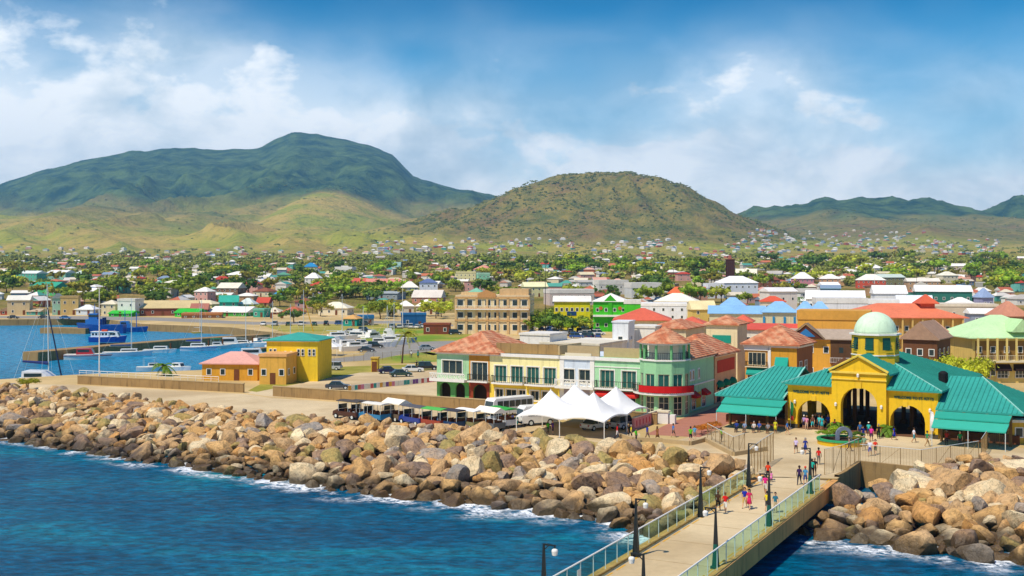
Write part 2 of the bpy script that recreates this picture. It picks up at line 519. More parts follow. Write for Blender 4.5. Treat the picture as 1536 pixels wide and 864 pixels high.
        for ua, ub in zip(us[:-1], us[1:]):
            if ub - ua < 1e-6: continue
            um = (ua + ub) / 2; lo_a = lo_b = z0
            for (u0, u1, lo, hi, arch), (xs, zs) in sorted(zip(ops, tops), key=lambda k: k[0][2]):
                if u0 - 1e-6 <= um <= u1 + 1e-6:
                    if lo - min(lo_a, lo_b) > 1e-4: s.q(P(ua, lo_a), P(ub, lo_b), P(ub, lo), P(ua, lo))
                    lo_a, lo_b = float(np.interp(ua, xs, zs)), float(np.interp(ub, xs, zs))
            if z1 - max(lo_a, lo_b) > -1e-4: s.q(P(ua, lo_a), P(ub, lo_b), P(ub, z1), P(ua, z1))
        for (u0, u1, lo, hi, arch), (xs, zs) in zip(ops, tops):
            s.q(P(u0, lo), P(u0, zs[0]), P(u0, zs[0], t), P(u0, lo, t)); s.q(P(u1, zs[-1]), P(u1, lo), P(u1, lo, t), P(u1, zs[-1], t))
            if lo > z0 + .01: s.q(P(u1, lo), P(u0, lo), P(u0, lo, t), P(u1, lo, t))
            for k in range(len(xs) - 1): s.q(P(xs[k], zs[k]), P(xs[k + 1], zs[k + 1]), P(xs[k + 1], zs[k + 1], t), P(xs[k], zs[k], t))

    def mesh(s, name, mats, smooth=False):
        me = bpy.data.meshes.new(name)
        me.from_pydata(s.v, [], s.f)
        for k in (mats if isinstance(mats, (list, tuple)) else [mats]): me.materials.append(MAT[k])
        me.polygons.foreach_set('material_index', s.m)
        if smooth: me.polygons.foreach_set('use_smooth', [True] * len(s.f))
        elif any(s.smf): me.polygons.foreach_set('use_smooth', s.smf)
        me.update()
        return me

    def build(s, name, mats, parent=None, smooth=False, **kw):
        return link(name, s.mesh(name, mats, smooth), parent, **kw)


CACHE = {}


def cached(key, fn):
    if key not in CACHE: CACHE[key] = fn()
    return CACHE[key]


def copy_thing(src, loc, rz, label, col=None, colparts=('body',)):
    r = src.copy(); COL.objects.link(r); r.location = loc; r.rotation_euler = (0, 0, rz)
    if col is not None: r.color = rgba(lin(col))
    tag(r, label, src['category'], src.get('group'))
    for ch in list(src.children):
        c = ch.copy(); COL.objects.link(c); c.parent = r
        if col is not None and ch.name.split('.')[0] in colparts: c.color = rgba(lin(col))
        for g in list(ch.children):
            e = g.copy(); COL.objects.link(e); e.parent = c
            if col is not None and g.name.split('.')[0] in colparts: e.color = rgba(lin(col))
    return r


def window_mesh(w, h, nx, nz, fr):
    def mk():
        b = MB(); k = .09
        b.box(-w / 2, -w / 2 + k, -.05, .05, 0, h); b.box(w / 2 - k, w / 2, -.05, .05, 0, h)
        b.box(-w / 2 + k, w / 2 - k, -.05, .05, 0, k); b.box(-w / 2 + k, w / 2 - k, -.05, .05, h - k, h)
        for i in range(1, nx): x = -w / 2 + w * i / nx; b.box(x - .035, x + .035, -.04, .04, k, h - k)
        for i in range(1, nz): z = h * i / nz; b.box(-w / 2 + k, w / 2 - k, -.03, .03, z - .03, z + .03)
        return b.mesh('window', fr)
    return cached(('win', round(w, 2), round(h, 2), nx, nz, fr), mk)


def pane_mesh(w, h, g):
    def mk():
        b = MB(); b.box(-w / 2 + .03, w / 2 - .03, -.012, .012, .03, h - .03); return b.mesh('pane', g)
    return cached(('pane', round(w, 2), round(h, 2), g), mk)


def far_window_mesh(w, h):
    def mk():
        b = MB(); b.box(-w / 2, w / 2, -.05, .03, 0, h); b.mi = 1; b.box(-w / 2 + .12, w / 2 - .12, -.06, -.02, .12, h - .12); return b.mesh('window', ['trim', 'glass'])
    return cached(('fw', round(w, 1), round(h, 1)), mk)


def win(parent, a, b, u, z, w, h, nx=2, nz=1, inset=.18, fr='trim', g='glass', name='window'):
    """a window set into wall a-b at distance u (centre), sill z"""
    a, b = Vector(a), Vector(b); d = (b - a).normalized(); nn = Vector((d.y, -d.x))
    p = a + d * u - nn * inset
    o = link(name, window_mesh(w, h, nx, nz, fr), parent, (p.x, p.y, z), math.atan2(d.y, d.x))
    link('pane', pane_mesh(w, h, g), o)
    return o


def flat(name, pts, k, m, z=G, kind='structure'):
    """a sheet of ground cover k x 4 mm above the quay"""
    vs = [(q[0], q[1], z + .004 * k) for q in pts]
    tris = tessellate_polygon([[Vector(v) for v in vs]])
    tris = [t if (Vector(vs[t[1]]) - Vector(vs[t[0]])).cross(Vector(vs[t[2]]) - Vector(vs[t[0]])).z > 0 else (t[0], t[2], t[1]) for t in tris]
    me = bpy.data.meshes.new(name); me.from_pydata(vs, [], tris); me.materials.append(MAT[m])
    return link(name, me, kind=kind)


def A2(pts, z=G):
    return [at(x, y, z) for x, y in pts]


# ================================================================== THE SETTING
def vnoise(x, y, seed=0):
    xi = np.floor(x).astype(np.int64); yi = np.floor(y).astype(np.int64)
    xf = x - xi; yf = y - yi
    def h(a, b):
        n = (a * 374761393 + b * 668265263 + seed * 974711) & 0xffffffff
        n = ((n ^ (n >> 13)) * 1274126177) & 0xffffffff
        return ((n ^ (n >> 16)) & 0xffff) / 65535.0
    u = xf * xf * (3 - 2 * xf); v = yf * yf * (3 - 2 * yf)
    return (h(xi, yi) * (1 - u) + h(xi + 1, yi) * u) * (1 - v) + (h(xi, yi + 1) * (1 - u) + h(xi + 1, yi + 1) * u) * v


def fbm(x, y, o=5, seed=0, gain=.5):
    a, s, n = 1.0, 0.0, 0.0
    for k in range(o):
        s = s + a * vnoise(x, y, seed + k); n += a
        x = x * 2.03 + 17.1; y = y * 2.03 - 9.7; a *= gain
    return s / n


def ridged(x, y, o=4, seed=0):
    a, s, n = 1.0, 0.0, 0.0
    for k in range(o):
        s = s + a * (1 - np.abs(2 * vnoise(x, y, seed + k) - 1)); n += a
        x = x * 2.1 + 3.3; y = y * 2.1 + 7.7; a *= .5
    return s / n


def sst(x, a, b):
    t = np.clip((x - a) / (b - a), 0, 1); return t * t * (3 - 2 * t)


def crest(pts, d):
    xs = np.array([(p[0] - 768) / F * d for p in pts]); zs = np.array([CAMZ + (HZ - p[1]) * d / F for p in pts])
    return xs, zs


MTN = crest([(-400, 345), (-150, 300), (0, 275), (50, 262), (100, 247), (150, 236), (195, 226), (215, 229), (238, 222), (262, 219), (300, 222), (335, 224), (370, 224), (392, 221), (412, 209), (437, 200), (475, 202), (520, 209), (560, 220), (588, 232), (620, 262), (650, 274), (700, 284), (755, 296), (850, 318), (960, 345), (1400, 350)], 7500)
EAST = crest([(900, 362), (1040, 350), (1110, 331), (1150, 331), (1190, 325), (1230, 317), (1262, 310), (1290, 307), (1320, 312), (1350, 316), (1400, 311), (1440, 318), (1490, 321), (1540, 317), (1600, 312), (1800, 322), (2100, 340)], 5600)
HL = ([0, 116, 222, 328, 434, 540, 646, 820], [1, .925, .77, .59, .405, .22, .1, 0])
HR = ([0, 95, 201, 307, 413, 498, 625, 900], [1, .975, .83, .645, .43, .28, .13, 0])


def terrain(X, Y):
    """height and cover (woods, pasture, scrub) of the land behind the town"""
    base = np.interp(Y, _D, _Z)
    z = base + (fbm(X / 260, Y / 260, 4, 3) - .5) * 26 * sst(Y, 1500, 3200)
    # round hill
    dx, dy = X - 285, Y - 3600
    r = np.hypot(dx, dy) + 1e-6; th = np.arctan2(dx, dy)
    t = (dx / r + 1) / 2
    h = (1 - t) * np.interp(r, *HL) + t * np.interp(r, *HR)
    rib = ridged(th * 3.2 + 40 + fbm(X / 400, Y / 400, 3, 5) * .6, r / 1500 + 5, 4, 21) - .6
    hill = 245 * h * (1 + rib * .4 * sst(h, 1.0, .72)) + (fbm(X / 60, Y / 60, 4, 9) - .5) * 18 * sst(h, 0, .15)
    z = np.where(h > 0, z + hill * sst(h, 0, .02), z)
    scrub = sst(h, .04, .16)
    # high mountain, running down in spurs
    Xr = X * 7500 / np.maximum(Y, 3000); c = np.interp(Xr, *MTN) + (fbm(Xr / 130, Xr * 0, 4, 77) - .5) * 34
    warp = ridged(X / 1150 + fbm(X / 900, Y / 900, 3, 31) * .7, Y / 5200 + 3, 5, 33)
    tt = np.clip((7500 - Y) / 3300, -1, 3)
    tt = np.where(tt > 0, tt * (1.5 - 1.0 * warp), -tt * 1.2)
    f = np.clip(1 - np.abs(tt), 0, 1) ** 1.75
    m = (c - base) * f + (ridged(X / 330, Y / 500, 5, 41) - .55) * 420 * f * sst(f, .08, .45) * sst(np.abs(tt), .02, .45)
    wood = sst(m + (fbm(X / 260, Y / 260, 4, 13) - .5) * 160, 10, 230)
    # spur of pasture in front of it, and the rolling cane fields to the west
    sx = (X + 818) / np.where(X < -818, 260, 360)
    s = 215 * np.exp(-sx * sx) * sst(Y, 3500, 5000) * (1 - .6 * sst(Y, 5200, 6800))
    fl = (1 - sst(X, -1500, -1000)) * sst(Y, 3300, 4700) * (105 + 70 * (fbm(X / 500, Y / 500, 3, 51) - .5))
    z = z + np.maximum(np.maximum(m, 0), np.maximum(s, fl))
    spur = sst(s, 45, 110) * sst(s - m, -30, 30)
    wood = wood * (1 - spur) * (1 - sst(fl - m, -10, 25))
    # hills to the east with a bench in front
    e = np.interp(X * 5600 / np.maximum(Y, 3000), *EAST)
    te = np.clip((5600 - Y) / 1500, -1, 4); te = np.where(te > 0, te * (1.2 - .45 * ridged(X / 500, Y / 1800, 4, 61)), -te)
    eh = (e - base) * np.clip(1 - np.abs(te), 0, 1) ** 1.3
    be = 46 * sst(X, 900, 1500) * sst(Y, 3300, 4300) * (1 + .5 * (fbm(X / 400, Y / 300, 3, 71) - .5))
    east = sst(X, 700, 1100) * np.maximum(np.maximum(eh, 0), be)
    z = z + east * .9
    wood = np.maximum(wood, sst(east + (fbm(X / 200, Y / 200, 4, 15) - .5) * 60, 45, 110))
    scrub = np.maximum(scrub, sst(east, 8, 40) * (1 - wood))
    past = np.maximum(spur, sst(Y, 2350, 2900) * (1 - wood))
    past = np.maximum(past, sst(Y, 1650, 1800) * (1 - sst(Y, 2250, 2500)) * sst(X, 250, 520) * .9)
    past = np.maximum(past, .55 * sst(Y, 1500, 2100) * (1 - wood))
    return z, wood, past * (1 - scrub), scrub


def ground_at(X, Y):
    return float(terrain(np.array([float(X)]), np.array([float(Y)]))[0][0])


def build_terrain():
    us = np.linspace(-.85, .85, 460); ds = 511 * (9600 / 511) ** np.linspace(0, 1, 340)
    U, D = np.meshgrid(us, ds); X = U * np.maximum(D, 900); Y = D
    z, w, p, s = terrain(X, Y)
    z[0] = G - .02
    n = len(us); V = np.stack([X, Y, z], -1).reshape(-1, 3)
    i = np.arange(len(ds) - 1)[:, None] * n + np.arange(n - 1)[None, :]
    Fc = np.stack([i, i + 1, i + 1 + n, i + n], -1).reshape(-1, 4)
    me = bpy.data.meshes.new('hills'); me.from_pydata(V.tolist(), [], Fc.tolist())
    a = me.color_attributes.new('cover', 'FLOAT_COLOR', 'POINT')
    a.data.foreach_set('color', np.stack([w, p, s, np.ones_like(w)], -1).reshape(-1).astype(np.float32))
    me.polygons.foreach_set('use_smooth', [True] * len(Fc)); me.materials.append(MAT['land'])
    link('hills', me, kind='structure')


build_terrain()

b = MB(); b.q((-7000, -250, 0), (7000, -250, 0), (7000, 1500, 0), (-7000, 1500, 0))
b.build('sea', 'sea_water', kind='structure')
b = MB(); b.q((-7000, -250, -6), (7000, -250, -6), (7000, 520, -6), (-7000, 520, -6)); b.build('sea_bed', 'sand', kind='structure')

SEA_EDGE = [(-300, 572), (0, 592), (250, 620), (400, 640), (560, 655), (750, 672), (900, 690), (1000, 702), (1085, 712), (1125, 722), (1150, 716), (1256, 718), (1267, 711), (1290, 695), (1382, 704.5), (1470, 690), (1536, 692), (1800, 700)]
HARBOUR_EDGE = [(-150, 479), (0, 479), (150, 478), (215, 486), (345, 491), (420, 500), (480, 502.5), (530, 506), (495, 518), (478, 530), (385, 545), (300, 555), (112, 562), (0, 569), (-300, 566)]
poly = A2(SEA_EDGE) + [Vector((450, 515, G)), Vector((-450, 515, G))] + A2(HARBOUR_EDGE)
flat('ground', poly, 0, 'sand')
b = MB()
for k in range(len(poly)):
    p, q = poly[k], poly[(k + 1) % len(poly)]
    b.q((p.x, p.y, -5), (q.x, q.y, -5), (q.x, q.y, G), (p.x, p.y, G))
b.build('quay_wall', 'old_concrete', kind='structure')
# surfaces on it
flat('quay_road', A2([(-250, 574), (0, 576), (110, 577), (365, 591), (410, 597), (640, 612), (742, 622), (840, 640), (960, 650), (960, 668), (750, 652), (560, 638), (400, 626), (250, 606), (0, 588), (-250, 580)]), 1, 'deck')
flat('car_park', A2([(385, 583), (470, 566), (540, 556), (640, 550), (668, 560), (655, 600), (410, 596), (372, 590)]), 1, 'deck')
flat('grass_verge', A2([(372, 586), (395, 574), (480, 562), (480, 551), (640, 546), (660, 552), (640, 556), (540, 559), (470, 571), (385, 588)]), 2, 'dry_grass')
flat('harbour_lawn', A2([(515, 496), (600, 488), (690, 496), (690, 500), (800, 505), (860, 512), (700, 520), (650, 533), (560, 515), (530, 503)]), 1, 'lawn')
flat('parking_lawn', A2([(560, 538), (640, 528), (665, 532), (665, 542), (600, 545), (565, 546)]), 1, 'lawn')
flat('shore_grass', A2([(392, 488), (600, 485.5), (600, 489), (522, 497), (482, 501), (425, 498)]), 2, 'dry_grass')
flat('harbour_road', A2([(560, 516), (650, 512), (800, 508), (800, 511), (700, 521), (600, 532), (560, 540), (480, 545), (480, 540), (545, 533)]), 2, 'asphalt')
flat('town_car_park', A2([(670, 490), (905, 483), (925, 490), (900, 515), (800, 520), (690, 498)]), 2, 'sand')
flat('shore_road', A2([(-100, 474), (0, 474), (150, 474), (260, 477), (380, 483), (600, 481), (680, 487), (680, 489.5), (600, 485), (380, 487), (230, 481), (0, 477), (-100, 477)]), 1, 'asphalt')
flat('plaza', A2([(1010, 662), (1090, 640), (1200, 640), (1440, 660), (1560, 676), (1560, 690), (1470, 689), (1382, 703.5), (1290, 694), (1256, 717), (1150, 715), (1060, 692)]), 1, 'deck')
flat('brick_street', A2([(968, 652), (1010, 632), (1060, 616), (1100, 598), (1150, 560), (1185, 560), (1150, 590), (1100, 632), (1050, 656)]), 2, 'brickwork')


# ------------------------------------------------------------------ rock armour along the water
def polyl(pts, z):
    return [at(x, y, z) for x, y in pts]


def sample(line, s):
    k = min(int(s), len(line) - 2); return line[k].lerp(line[k + 1], s - k)


T1 = polyl([(-250, 556), (0, 584), (130, 594), (250, 610), (400, 626), (520, 638), (650, 647), (760, 657), (880, 668), (1000, 682), (1085, 696), (1130, 716)], 3.0)
W1 = polyl([(-250, 625), (0, 657), (100, 672), (205, 689), (330, 706), (450, 724), (570, 742), (680, 752), (800, 763), (900, 779), (985, 801), (1065, 812)], 0.0)
T2 = polyl([(1268, 735), (1300, 728), (1385, 707), (1480, 694), (1560, 692), (1760, 700)], 2.6)
T2[0].z = T2[1].z = 1.3
W2 = polyl([(1205, 800), (1300, 812), (1400, 824), (1500, 832), (1590, 840), (1800, 856)], 0.0)
for nm, Tl, Wl in (('rock_embankment', T1, W1), ('rock_embankment', T2, W2)):
    b = MB(); n = (len(Tl) - 1) * 6
    rows = []
    for j in range(9):
        t = j / 7.0
        row = []
        for i in range(n + 1):
            s = i / 6
            p = sample(Tl, s).lerp(sample(Wl, s), t) if t <= 1 else sample(Wl, s) + (sample(Wl, s) - sample(Tl, s)) * (t - 1)
            row.append((p.x, p.y, p.z - .8 - (2.0 if j == 8 else 0)))
        rows.append(row)
    b.loft(rows, closed=False); b.build(nm, 'soil', kind='structure')


def rock_mesh(seed, sub):
    r = random.Random(seed); bm = bmesh.new(); bmesh.ops.create_icosphere(bm, subdivisions=sub, radius=1.0)
    V = np.array([v.co[:] for v in bm.verts])
    pl = []
    for k in range(r.randint(13, 17)):
        n = Vector((r.gauss(0, 1), r.gauss(0, 1), r.gauss(0, 1))).normalized(); pl.append((np.array(n), r.uniform(.50, .74)))
    for _ in range(4):
        for n, d in pl:
            k = V @ n; V = V - np.outer(np.maximum(k - d, 0), n)
    V *= np.array([1.6, 1.3, 1.2])
    nz = np.array([fbm(np.array([v[0] * 3.1 + seed]), np.array([v[1] * 3.1 + v[2] * 2.3]), 3, seed)[0] for v in V])
    V *= (1 + (nz - .5) * .1)[:, None]
    for v, c in zip(bm.verts, V): v.co = c
    me = bpy.data.meshes.new('boulder'); bm.to_mesh(me); bm.free(); me.materials.append(MAT['rock'])
    return me


ROCKCOL = [('ochre', 'c09a64', 6), ('tan', 'b8976c', 5), ('pale sandy', 'd2c09a', 4), ('slate grey', '938c82', 1.6), ('purplish brown', '85705f', 2.8), ('olive', '958852', 1.6), ('orange', 'bc8c52', 1.4)]
SHAPES = ['blocky', 'wedge shaped', 'flat topped', 'rounded', 'long', 'pointed']
hi = [rock_mesh(100 + k, 3) for k in range(22)]


def rocks():
    r = random.Random(5); cand = []
    for side, Tl, Wl, n in ((0, T1, W1, len(T1) - 1), (1, T2, W2, len(T2) - 1)):
        pts = []
        tries = 0
        Lr = sum((Wl[k + 1] - Wl[k]).length for k in range(n))
        want = int(Lr * 27 / 2.2)
        while tries < want * 14:
            tries += 1
            s = r.uniform(0, n - 1e-3); t = r.uniform(-.03, 1.05) if side == 0 else r.uniform(-.02, 1.08)
            a = sample(Tl, s); w = sample(Wl, s); p = a.lerp(w, t)
            size = r.choice([.6, .8, .95, 1.1, 1.25, 1.45, 1.75]) * r.uniform(.9, 1.1) * (1.0 if side == 0 else 1.12) * (.82 + .22 * min(1, max(0, (p.x + 60) / 90)))
            if t < .06: size *= .8
            ok = True
            for (q, sq) in pts:
                dd = (p.x - q.x) ** 2 + (p.y - q.y) ** 2
                if dd < ((size + sq) * .70) ** 2: ok = False; break
            if not ok: continue
            pts.append((p, size))
            p = p.copy(); p.z += -.12 * size + r.uniform(-.1, .6)
            if t > 1: p.z = min(p.z, -.15)
            cand.append((p, size, t, side, s))
    return cand


cand = rocks()
vis = lambda p: -60 < pxy(p)[0] < 1596 and pxy(p)[1] < 900
cand.sort(key=lambda c: -(c[1] / c[0].y if vis(c[0]) else c[1] / c[0].y - 1))
low = {}
stuff_v, rr = MB(), random.Random(8)
bulk = {c[0]: [] for c in ROCKCOL}
for i, (p, size, t, side, s) in enumerate(cand):
    cn, ch, _ = rr.choices(ROCKCOL, [c[2] for c in ROCKCOL])[0]
    k = rr.randrange(len(hi))
    sc = (size * rr.uniform(.9, 1.25), size * rr.uniform(.8, 1.05), size * rr.uniform(.75, 1.05))
    rot = (rr.uniform(-.6, .6), rr.uniform(-.6, .6), rr.uniform(0, 6.28))
    if i < 300:
        o = link('boulder', hi[k], None, p, 0, ch, scale=sc); o.rotation_euler = rot
        hsv = rr.uniform(.85, 1.12); o.color = tuple(min(1, c * hsv) for c in lin(ch)) + (1,)
        zone = 'at the waterline' if t > .82 else ('along the crest' if t < .15 else 'on the slope')
        x = pxy(p)[0]
        where = ('of the breakwater under the plaza wall' if side else 'below the long quay road' if x < 500 else 'below the parked tour trucks' if x < 760 else 'below the white tents' if x < 960 else 'beside the footbridge railing')
        tag(o, f'{"big " if size > 1.5 else ""}{cn} {SHAPES[k % 6]} boulder {zone} {where}', 'boulder', 'boulders armouring the shore')
    else:
        M = Matrix.Translation(p) @ Matrix.Rotation(rot[2], 4, 'Z') @ Matrix.Rotation(rot[1], 4, 'Y') @ Matrix.Rotation(rot[0], 4, 'X') @ Matrix.Diagonal((*sc, 1))
        bulk[cn].append((M, k))
lo = [rock_mesh(100 + k, 2) for k in range(22)]
for cn, ch, _ in ROCKCOL:
    vs, fs = [], []
    for M, k in bulk[cn]:
        n0 = len(vs); vs += [tuple(M @ v.co) for v in lo[k].vertices]; fs += [tuple(n0 + q for q in f.vertices) for f in lo[k].polygons]
    me = bpy.data.meshes.new('rubble'); me.from_pydata(vs, [], fs); me.materials.append(MAT['rock'])
    link('rubble', me, kind='stuff', col=ch, label=f'{cn} smaller rocks heaped between the boulders of the shore')

# surf along the rocks
b = MB(); edge = []
for Wl, Tl in ((W1, T1), (W2, T2)):
    rows = []; n = (len(Wl) - 1) * 20
    for j in range(6):
        row = []
        for i in range(n + 1):
            s = i / 20; w = sample(Wl, s); o = (w - sample(Tl, s)); o.z = 0; o.normalize()
            k = -2.5 + j * 1.9 + math.sin(i * .35) * .5 + math.sin(i * .13 + 1) * .9 * j / 5
            row.append((w.x + o.x * k, w.y + o.y * k, .03)); edge.append(j / 5)
        rows.append(row)
    b.loft(rows, closed=False)
o = b.build('surf', 'foam', kind='stuff')
o.data.attributes.new('edge', 'FLOAT', 'POINT').data.foreach_set('value', edge)

# air between here and the mountain
b = MB(); b.box(-8400, 8400, -260, 9700, -7.5, 1010)
m = bpy.data.materials.new('air'); m.use_nodes = True; m.node_tree.nodes.remove(m.node_tree.nodes['Principled BSDF'])
v = m.node_tree.nodes.new('ShaderNodeVolumePrincipled'); v.inputs['Density'].default_value = 7.2e-5; v.inputs['Color'].default_value = (.26, .60, 1.0, 1); v.inputs['Anisotropy'].default_value = .1
m.node_tree.links.new(v.outputs[0], m.node_tree.nodes['Material Output'].inputs['Volume']); MAT['air'] = m
link('haze', b.mesh('haze', 'air'), kind='stuff')


# ================================================================== BUILDINGS ROUND THE PLAZA
def railing(parent, pts, h=1.0, m='dark_metal', gap=.28, name='railing'):
    b = MB()
    for p, q in zip(pts[:-1], pts[1:]):
        p, q = Vector(p), Vector(q); n = max(1, int((q - p).length / gap))
        up = Vector((0, 0, h))
        b.bar(p + up, q + up, .07); b.bar(p + up * .12, q + up * .12, .05)
        for k in range(n + 1):
            r = p.lerp(q, k / n); b.bar(r, r + up, .035 if k % 5 else .06)
    return b.build(name, m, parent)


def slab(parent, x0, x1, y0, y1, z, th=.22, name='balcony_slab', m='trim', curve=0):
    b = MB()
    if curve:
        N = 8; xs = [x0 + (x1 - x0) * k / N for k in range(N + 1)]
        b.prism([(x, y0 - curve * math.sin(math.pi * k / N)) for k, x in enumerate(xs)] + [(x1, y1), (x0, y1)], z - th, z)
        pts = [(x0, y1, z)] + [(x, y0 - curve * math.sin(math.pi * k / N) + .05, z) for k, x in enumerate(xs)] + [(x1, y1, z)]
    else:
        b.box(x0, x1, y0, y1, z - th, z); pts = [(x0 + .05, y1, z), (x0 + .05, y0 + .05, z), (x1 - .05, y0 + .05, z), (x1 - .05, y1, z)]
    b.build(name, m, parent)
    return pts


def box_part(name, m, parent, *dim, col=None, **kw):
    b = MB(); b.box(*dim); return b.build(name, m, parent, col=col, **kw)


def awning(parent, a, b, z, drop, out, col, name='awning', k=0):
    """sloped cloth awning on wall a-b (outside to the right), with its valance and closed ends"""
    a, b = Vector(a), Vector(b); d = (b - a).normalized(); n = Vector((d.y, -d.x)); a3 = lambda p, zz: (p.x, p.y, zz)
    m = MB(); ao, bo = a + n * out, b + n * out; e = n * .02
    m.q(a3(ao, z - drop), a3(bo, z - drop), a3(b + e, z), a3(a + e, z)); m.q(a3(ao, z - drop - .3), a3(bo, z - drop - .3), a3(bo, z - drop), a3(ao, z - drop))
    m.q(a3(a + e, z), a3(a + e, z - drop - .3), a3(ao, z - drop - .3), a3(ao, z - drop)); m.q(a3(bo, z - drop), a3(bo, z - drop - .3), a3(b + e, z - drop - .3), a3(b + e, z))
    return m.build(name, 'canvas', parent, col=col)


def dome_awning(parent, x, y, w, z, col, rz):
    m = MB(); N = 6
    rings = []
    for j in range(4):
        t = j / 3 * math.pi / 2
        rings.append([(-w / 2 + w * i / N, -.8 * math.sin(t) * math.sin(math.pi * (.1 + .8 * i / N)) - .01, .75 * math.cos(t) * math.sin(math.pi * (.12 + .76 * i / N))) for i in range(N + 1)])
    rings.append([(p[0], p[1], p[2] - .25) for p in rings[-1]])
    m.loft(rings, closed=False)
    o = m.build('awning', 'canvas', parent, col=col); o.location = (x, y, z); o.rotation_euler = (0, 0, rz)
    return o


ROW = Vector((-11.8, 178, G)); RA = math.atan2(-.469, .883); RU = Vector((.883, -.469, 0)); RV = Vector((.469, .883, 0))


def row(u, v=0.0):
    return ROW + RU * u + RV * v


E, S2 = 7.7, 3.4         # eaves and first floor above the quay


def town_house(name, label, u0, u1, depth, col, low, ops, lowops, col_low=None, right=False, fixed=False):
    t = thing(name, label, 'building', row(u0), RA); L = u1 - u0
    b = MB(); b.wall((0, 0), (L, 0), S2, E, ops); b.wall((L, 0), (L, depth), 0, E); b.wall((0, depth), (0, 0), 0, E); b.wall((L, depth), (0, depth), 0, E)
    b.q((0, 0, E - .01), (L, 0, E - .01), (L, depth, E - .01), (0, depth, E - .01))
    b.build('wall', 'paint', t, col=col)
    b = MB(); b.wall((0, 0), (L, 0), 0, S2, lowops); b.build('ground_floor_wall', 'paint', t, col=low)
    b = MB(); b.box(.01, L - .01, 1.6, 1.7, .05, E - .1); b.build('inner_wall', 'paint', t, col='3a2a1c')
    b = MB(); b.box(-.12, L + .12, -.22, .02, E - .35, E + .12); b.build('cornice', 'trim', t)
    return t


def fill(t, ops, nx=2, nz=1, L=0, fr='cream_trim', g='glass'):
    for (u0, u1, lo, hi, arch) in ops:
        if not arch: win(t, (0, 0), (100, 0), (u0 + u1) / 2, lo, u1 - u0, hi - lo, nx, nz, .16, fr, g)


def surround(t, ops, a=(0, 0), b=(100, 0)):
    a, b = Vector(a), Vector(b); d = (b - a).normalized(); n = Vector((d.y, -d.x)); m = MB()
    M0 = Matrix(((d.x, -n.x, 0, a.x), (d.y, -n.y, 0, a.y), (0, 0, 1, 0), (0, 0, 0, 1))); m.T = M0
    for (u0, u1, lo, hi, arch) in ops:
        if arch: continue
        w = .14
        m.box(u0 - w, u0, -.06, .02, lo, hi); m.box(u1, u1 + w, -.06, .02, lo, hi); m.box(u0 - w, u1 + w, -.065, .02, hi, hi + w); m.box(u0 - w - .05, u1 + w + .05, -.09, .02, lo - w, lo)
    return m.build('window_surround', 'trim', t)


# green and ochre house with the tiled hip roof
ops = [(1.0, 4.6, S2 + .9, S2 + 3.0, False), (6.3, 9.1, S2 + .05, S2 + 2.9, False)]
low = [(.5, 2.5, 0, 2.9, True), (3.4, 5.1, 0, 2.9, True), (6.6, 9.0, 0, 2.9, True)]
t = town_house('corner_house', 'mint green and ochre house with tiled hip roof and white balcony above the long wall', 0, 9.5, 12, 'a8d2a0', '5fa65c', ops, low)
fill(t, ops, 3); surround(t, ops)
b = MB(); b.box(5.9, 9.5, -.05, -.003, S2 + .01, E - .36); b2 = MB()
b2.wall((5.85, -.04), (9.5, -.04), S2, E - .36, [(.45, 3.25, S2 + .05, S2 + 2.9, False)]); b2.build('ochre_wall', 'paint', t, col='c98a2c')
b2 = MB(); b2.wall((5.85, -.04), (9.5, -.04), 0, S2, [(.75, 3.15, 0, 2.9, True)]); b2.build('brown_wall', 'paint', t, col='8a3a1e')
b = MB(); b.hip(-.7, 11.5, -.7, 13, E + .12, E + 3.1, run=.85); b.build('roof', 'tiles', t)
pts = slab(t, -.6, 5.7, -1.3, 0, S2 + .1, .35)
b = MB()
b.box(-.6, 5.7, -1.3, -1.2, S2 + .95, S2 + 1.1); b.box(-.6, 5.7, -1.3, -1.2, S2 + .1, S2 + .25)
for k in range(8):
    x = -.3 + k * .8
    b.bar((x, -1.25, S2 + .25), (x + .55, -1.25, S2 + .95), .09); b.bar((x + .55, -1.25, S2 + .25), (x, -1.25, S2 + .95), .09)
    b.box(x - .2, x - .1, -1.29, -1.2, S2 + .25, S2 + .95)
b.build('balustrade', 'trim', t)
pts = slab(t, 6.0, 9.5, -.9, 0, S2 + .05); railing(t, pts)

# yellow house
ops = [(.9 + k, 3.0 + k, S2 + .05, S2 + 2.55, False) for k in (0, 2.9, 5.7, 8.6)]
ops = [(o[0] * .97, o[1] * .97, *o[2:]) for o in ops]
low = [(1.0, 2.3, .9, 2.4, False), (2.8, 4.6, .2, 2.4, False), (5.0, 6.2, .9, 2.4, False), (7.0, 8.4, .9, 2.4, False), (8.9, 10.6, .2, 2.4, False)]
t = town_house('yellow_house', 'pale yellow two storey house with curved iron balconies beside the white minibus', 9.5, 21.4, 12, 'f2e6a4', 'e8cb4a', ops, low)
fill(t, ops, 3, 1, g='green_glass'); fill(t, low, 2); surround(t, ops); surround(t, low)
for x0, x1 in ((.6, 6.0), (6.3, 11.4)): railing(t, slab(t, x0, x1, -.7, 0, S2 + .02, .25, curve=.5))
box_part('roof_parapet', 'old_concrete', t, .5, 11, 1.2, 1.5, E + .1, E + 1.6)
box_part('roof_parapet', 'concrete', t, 11.0, 11.3, 1.2, 9, E + .1, E + 1.5)

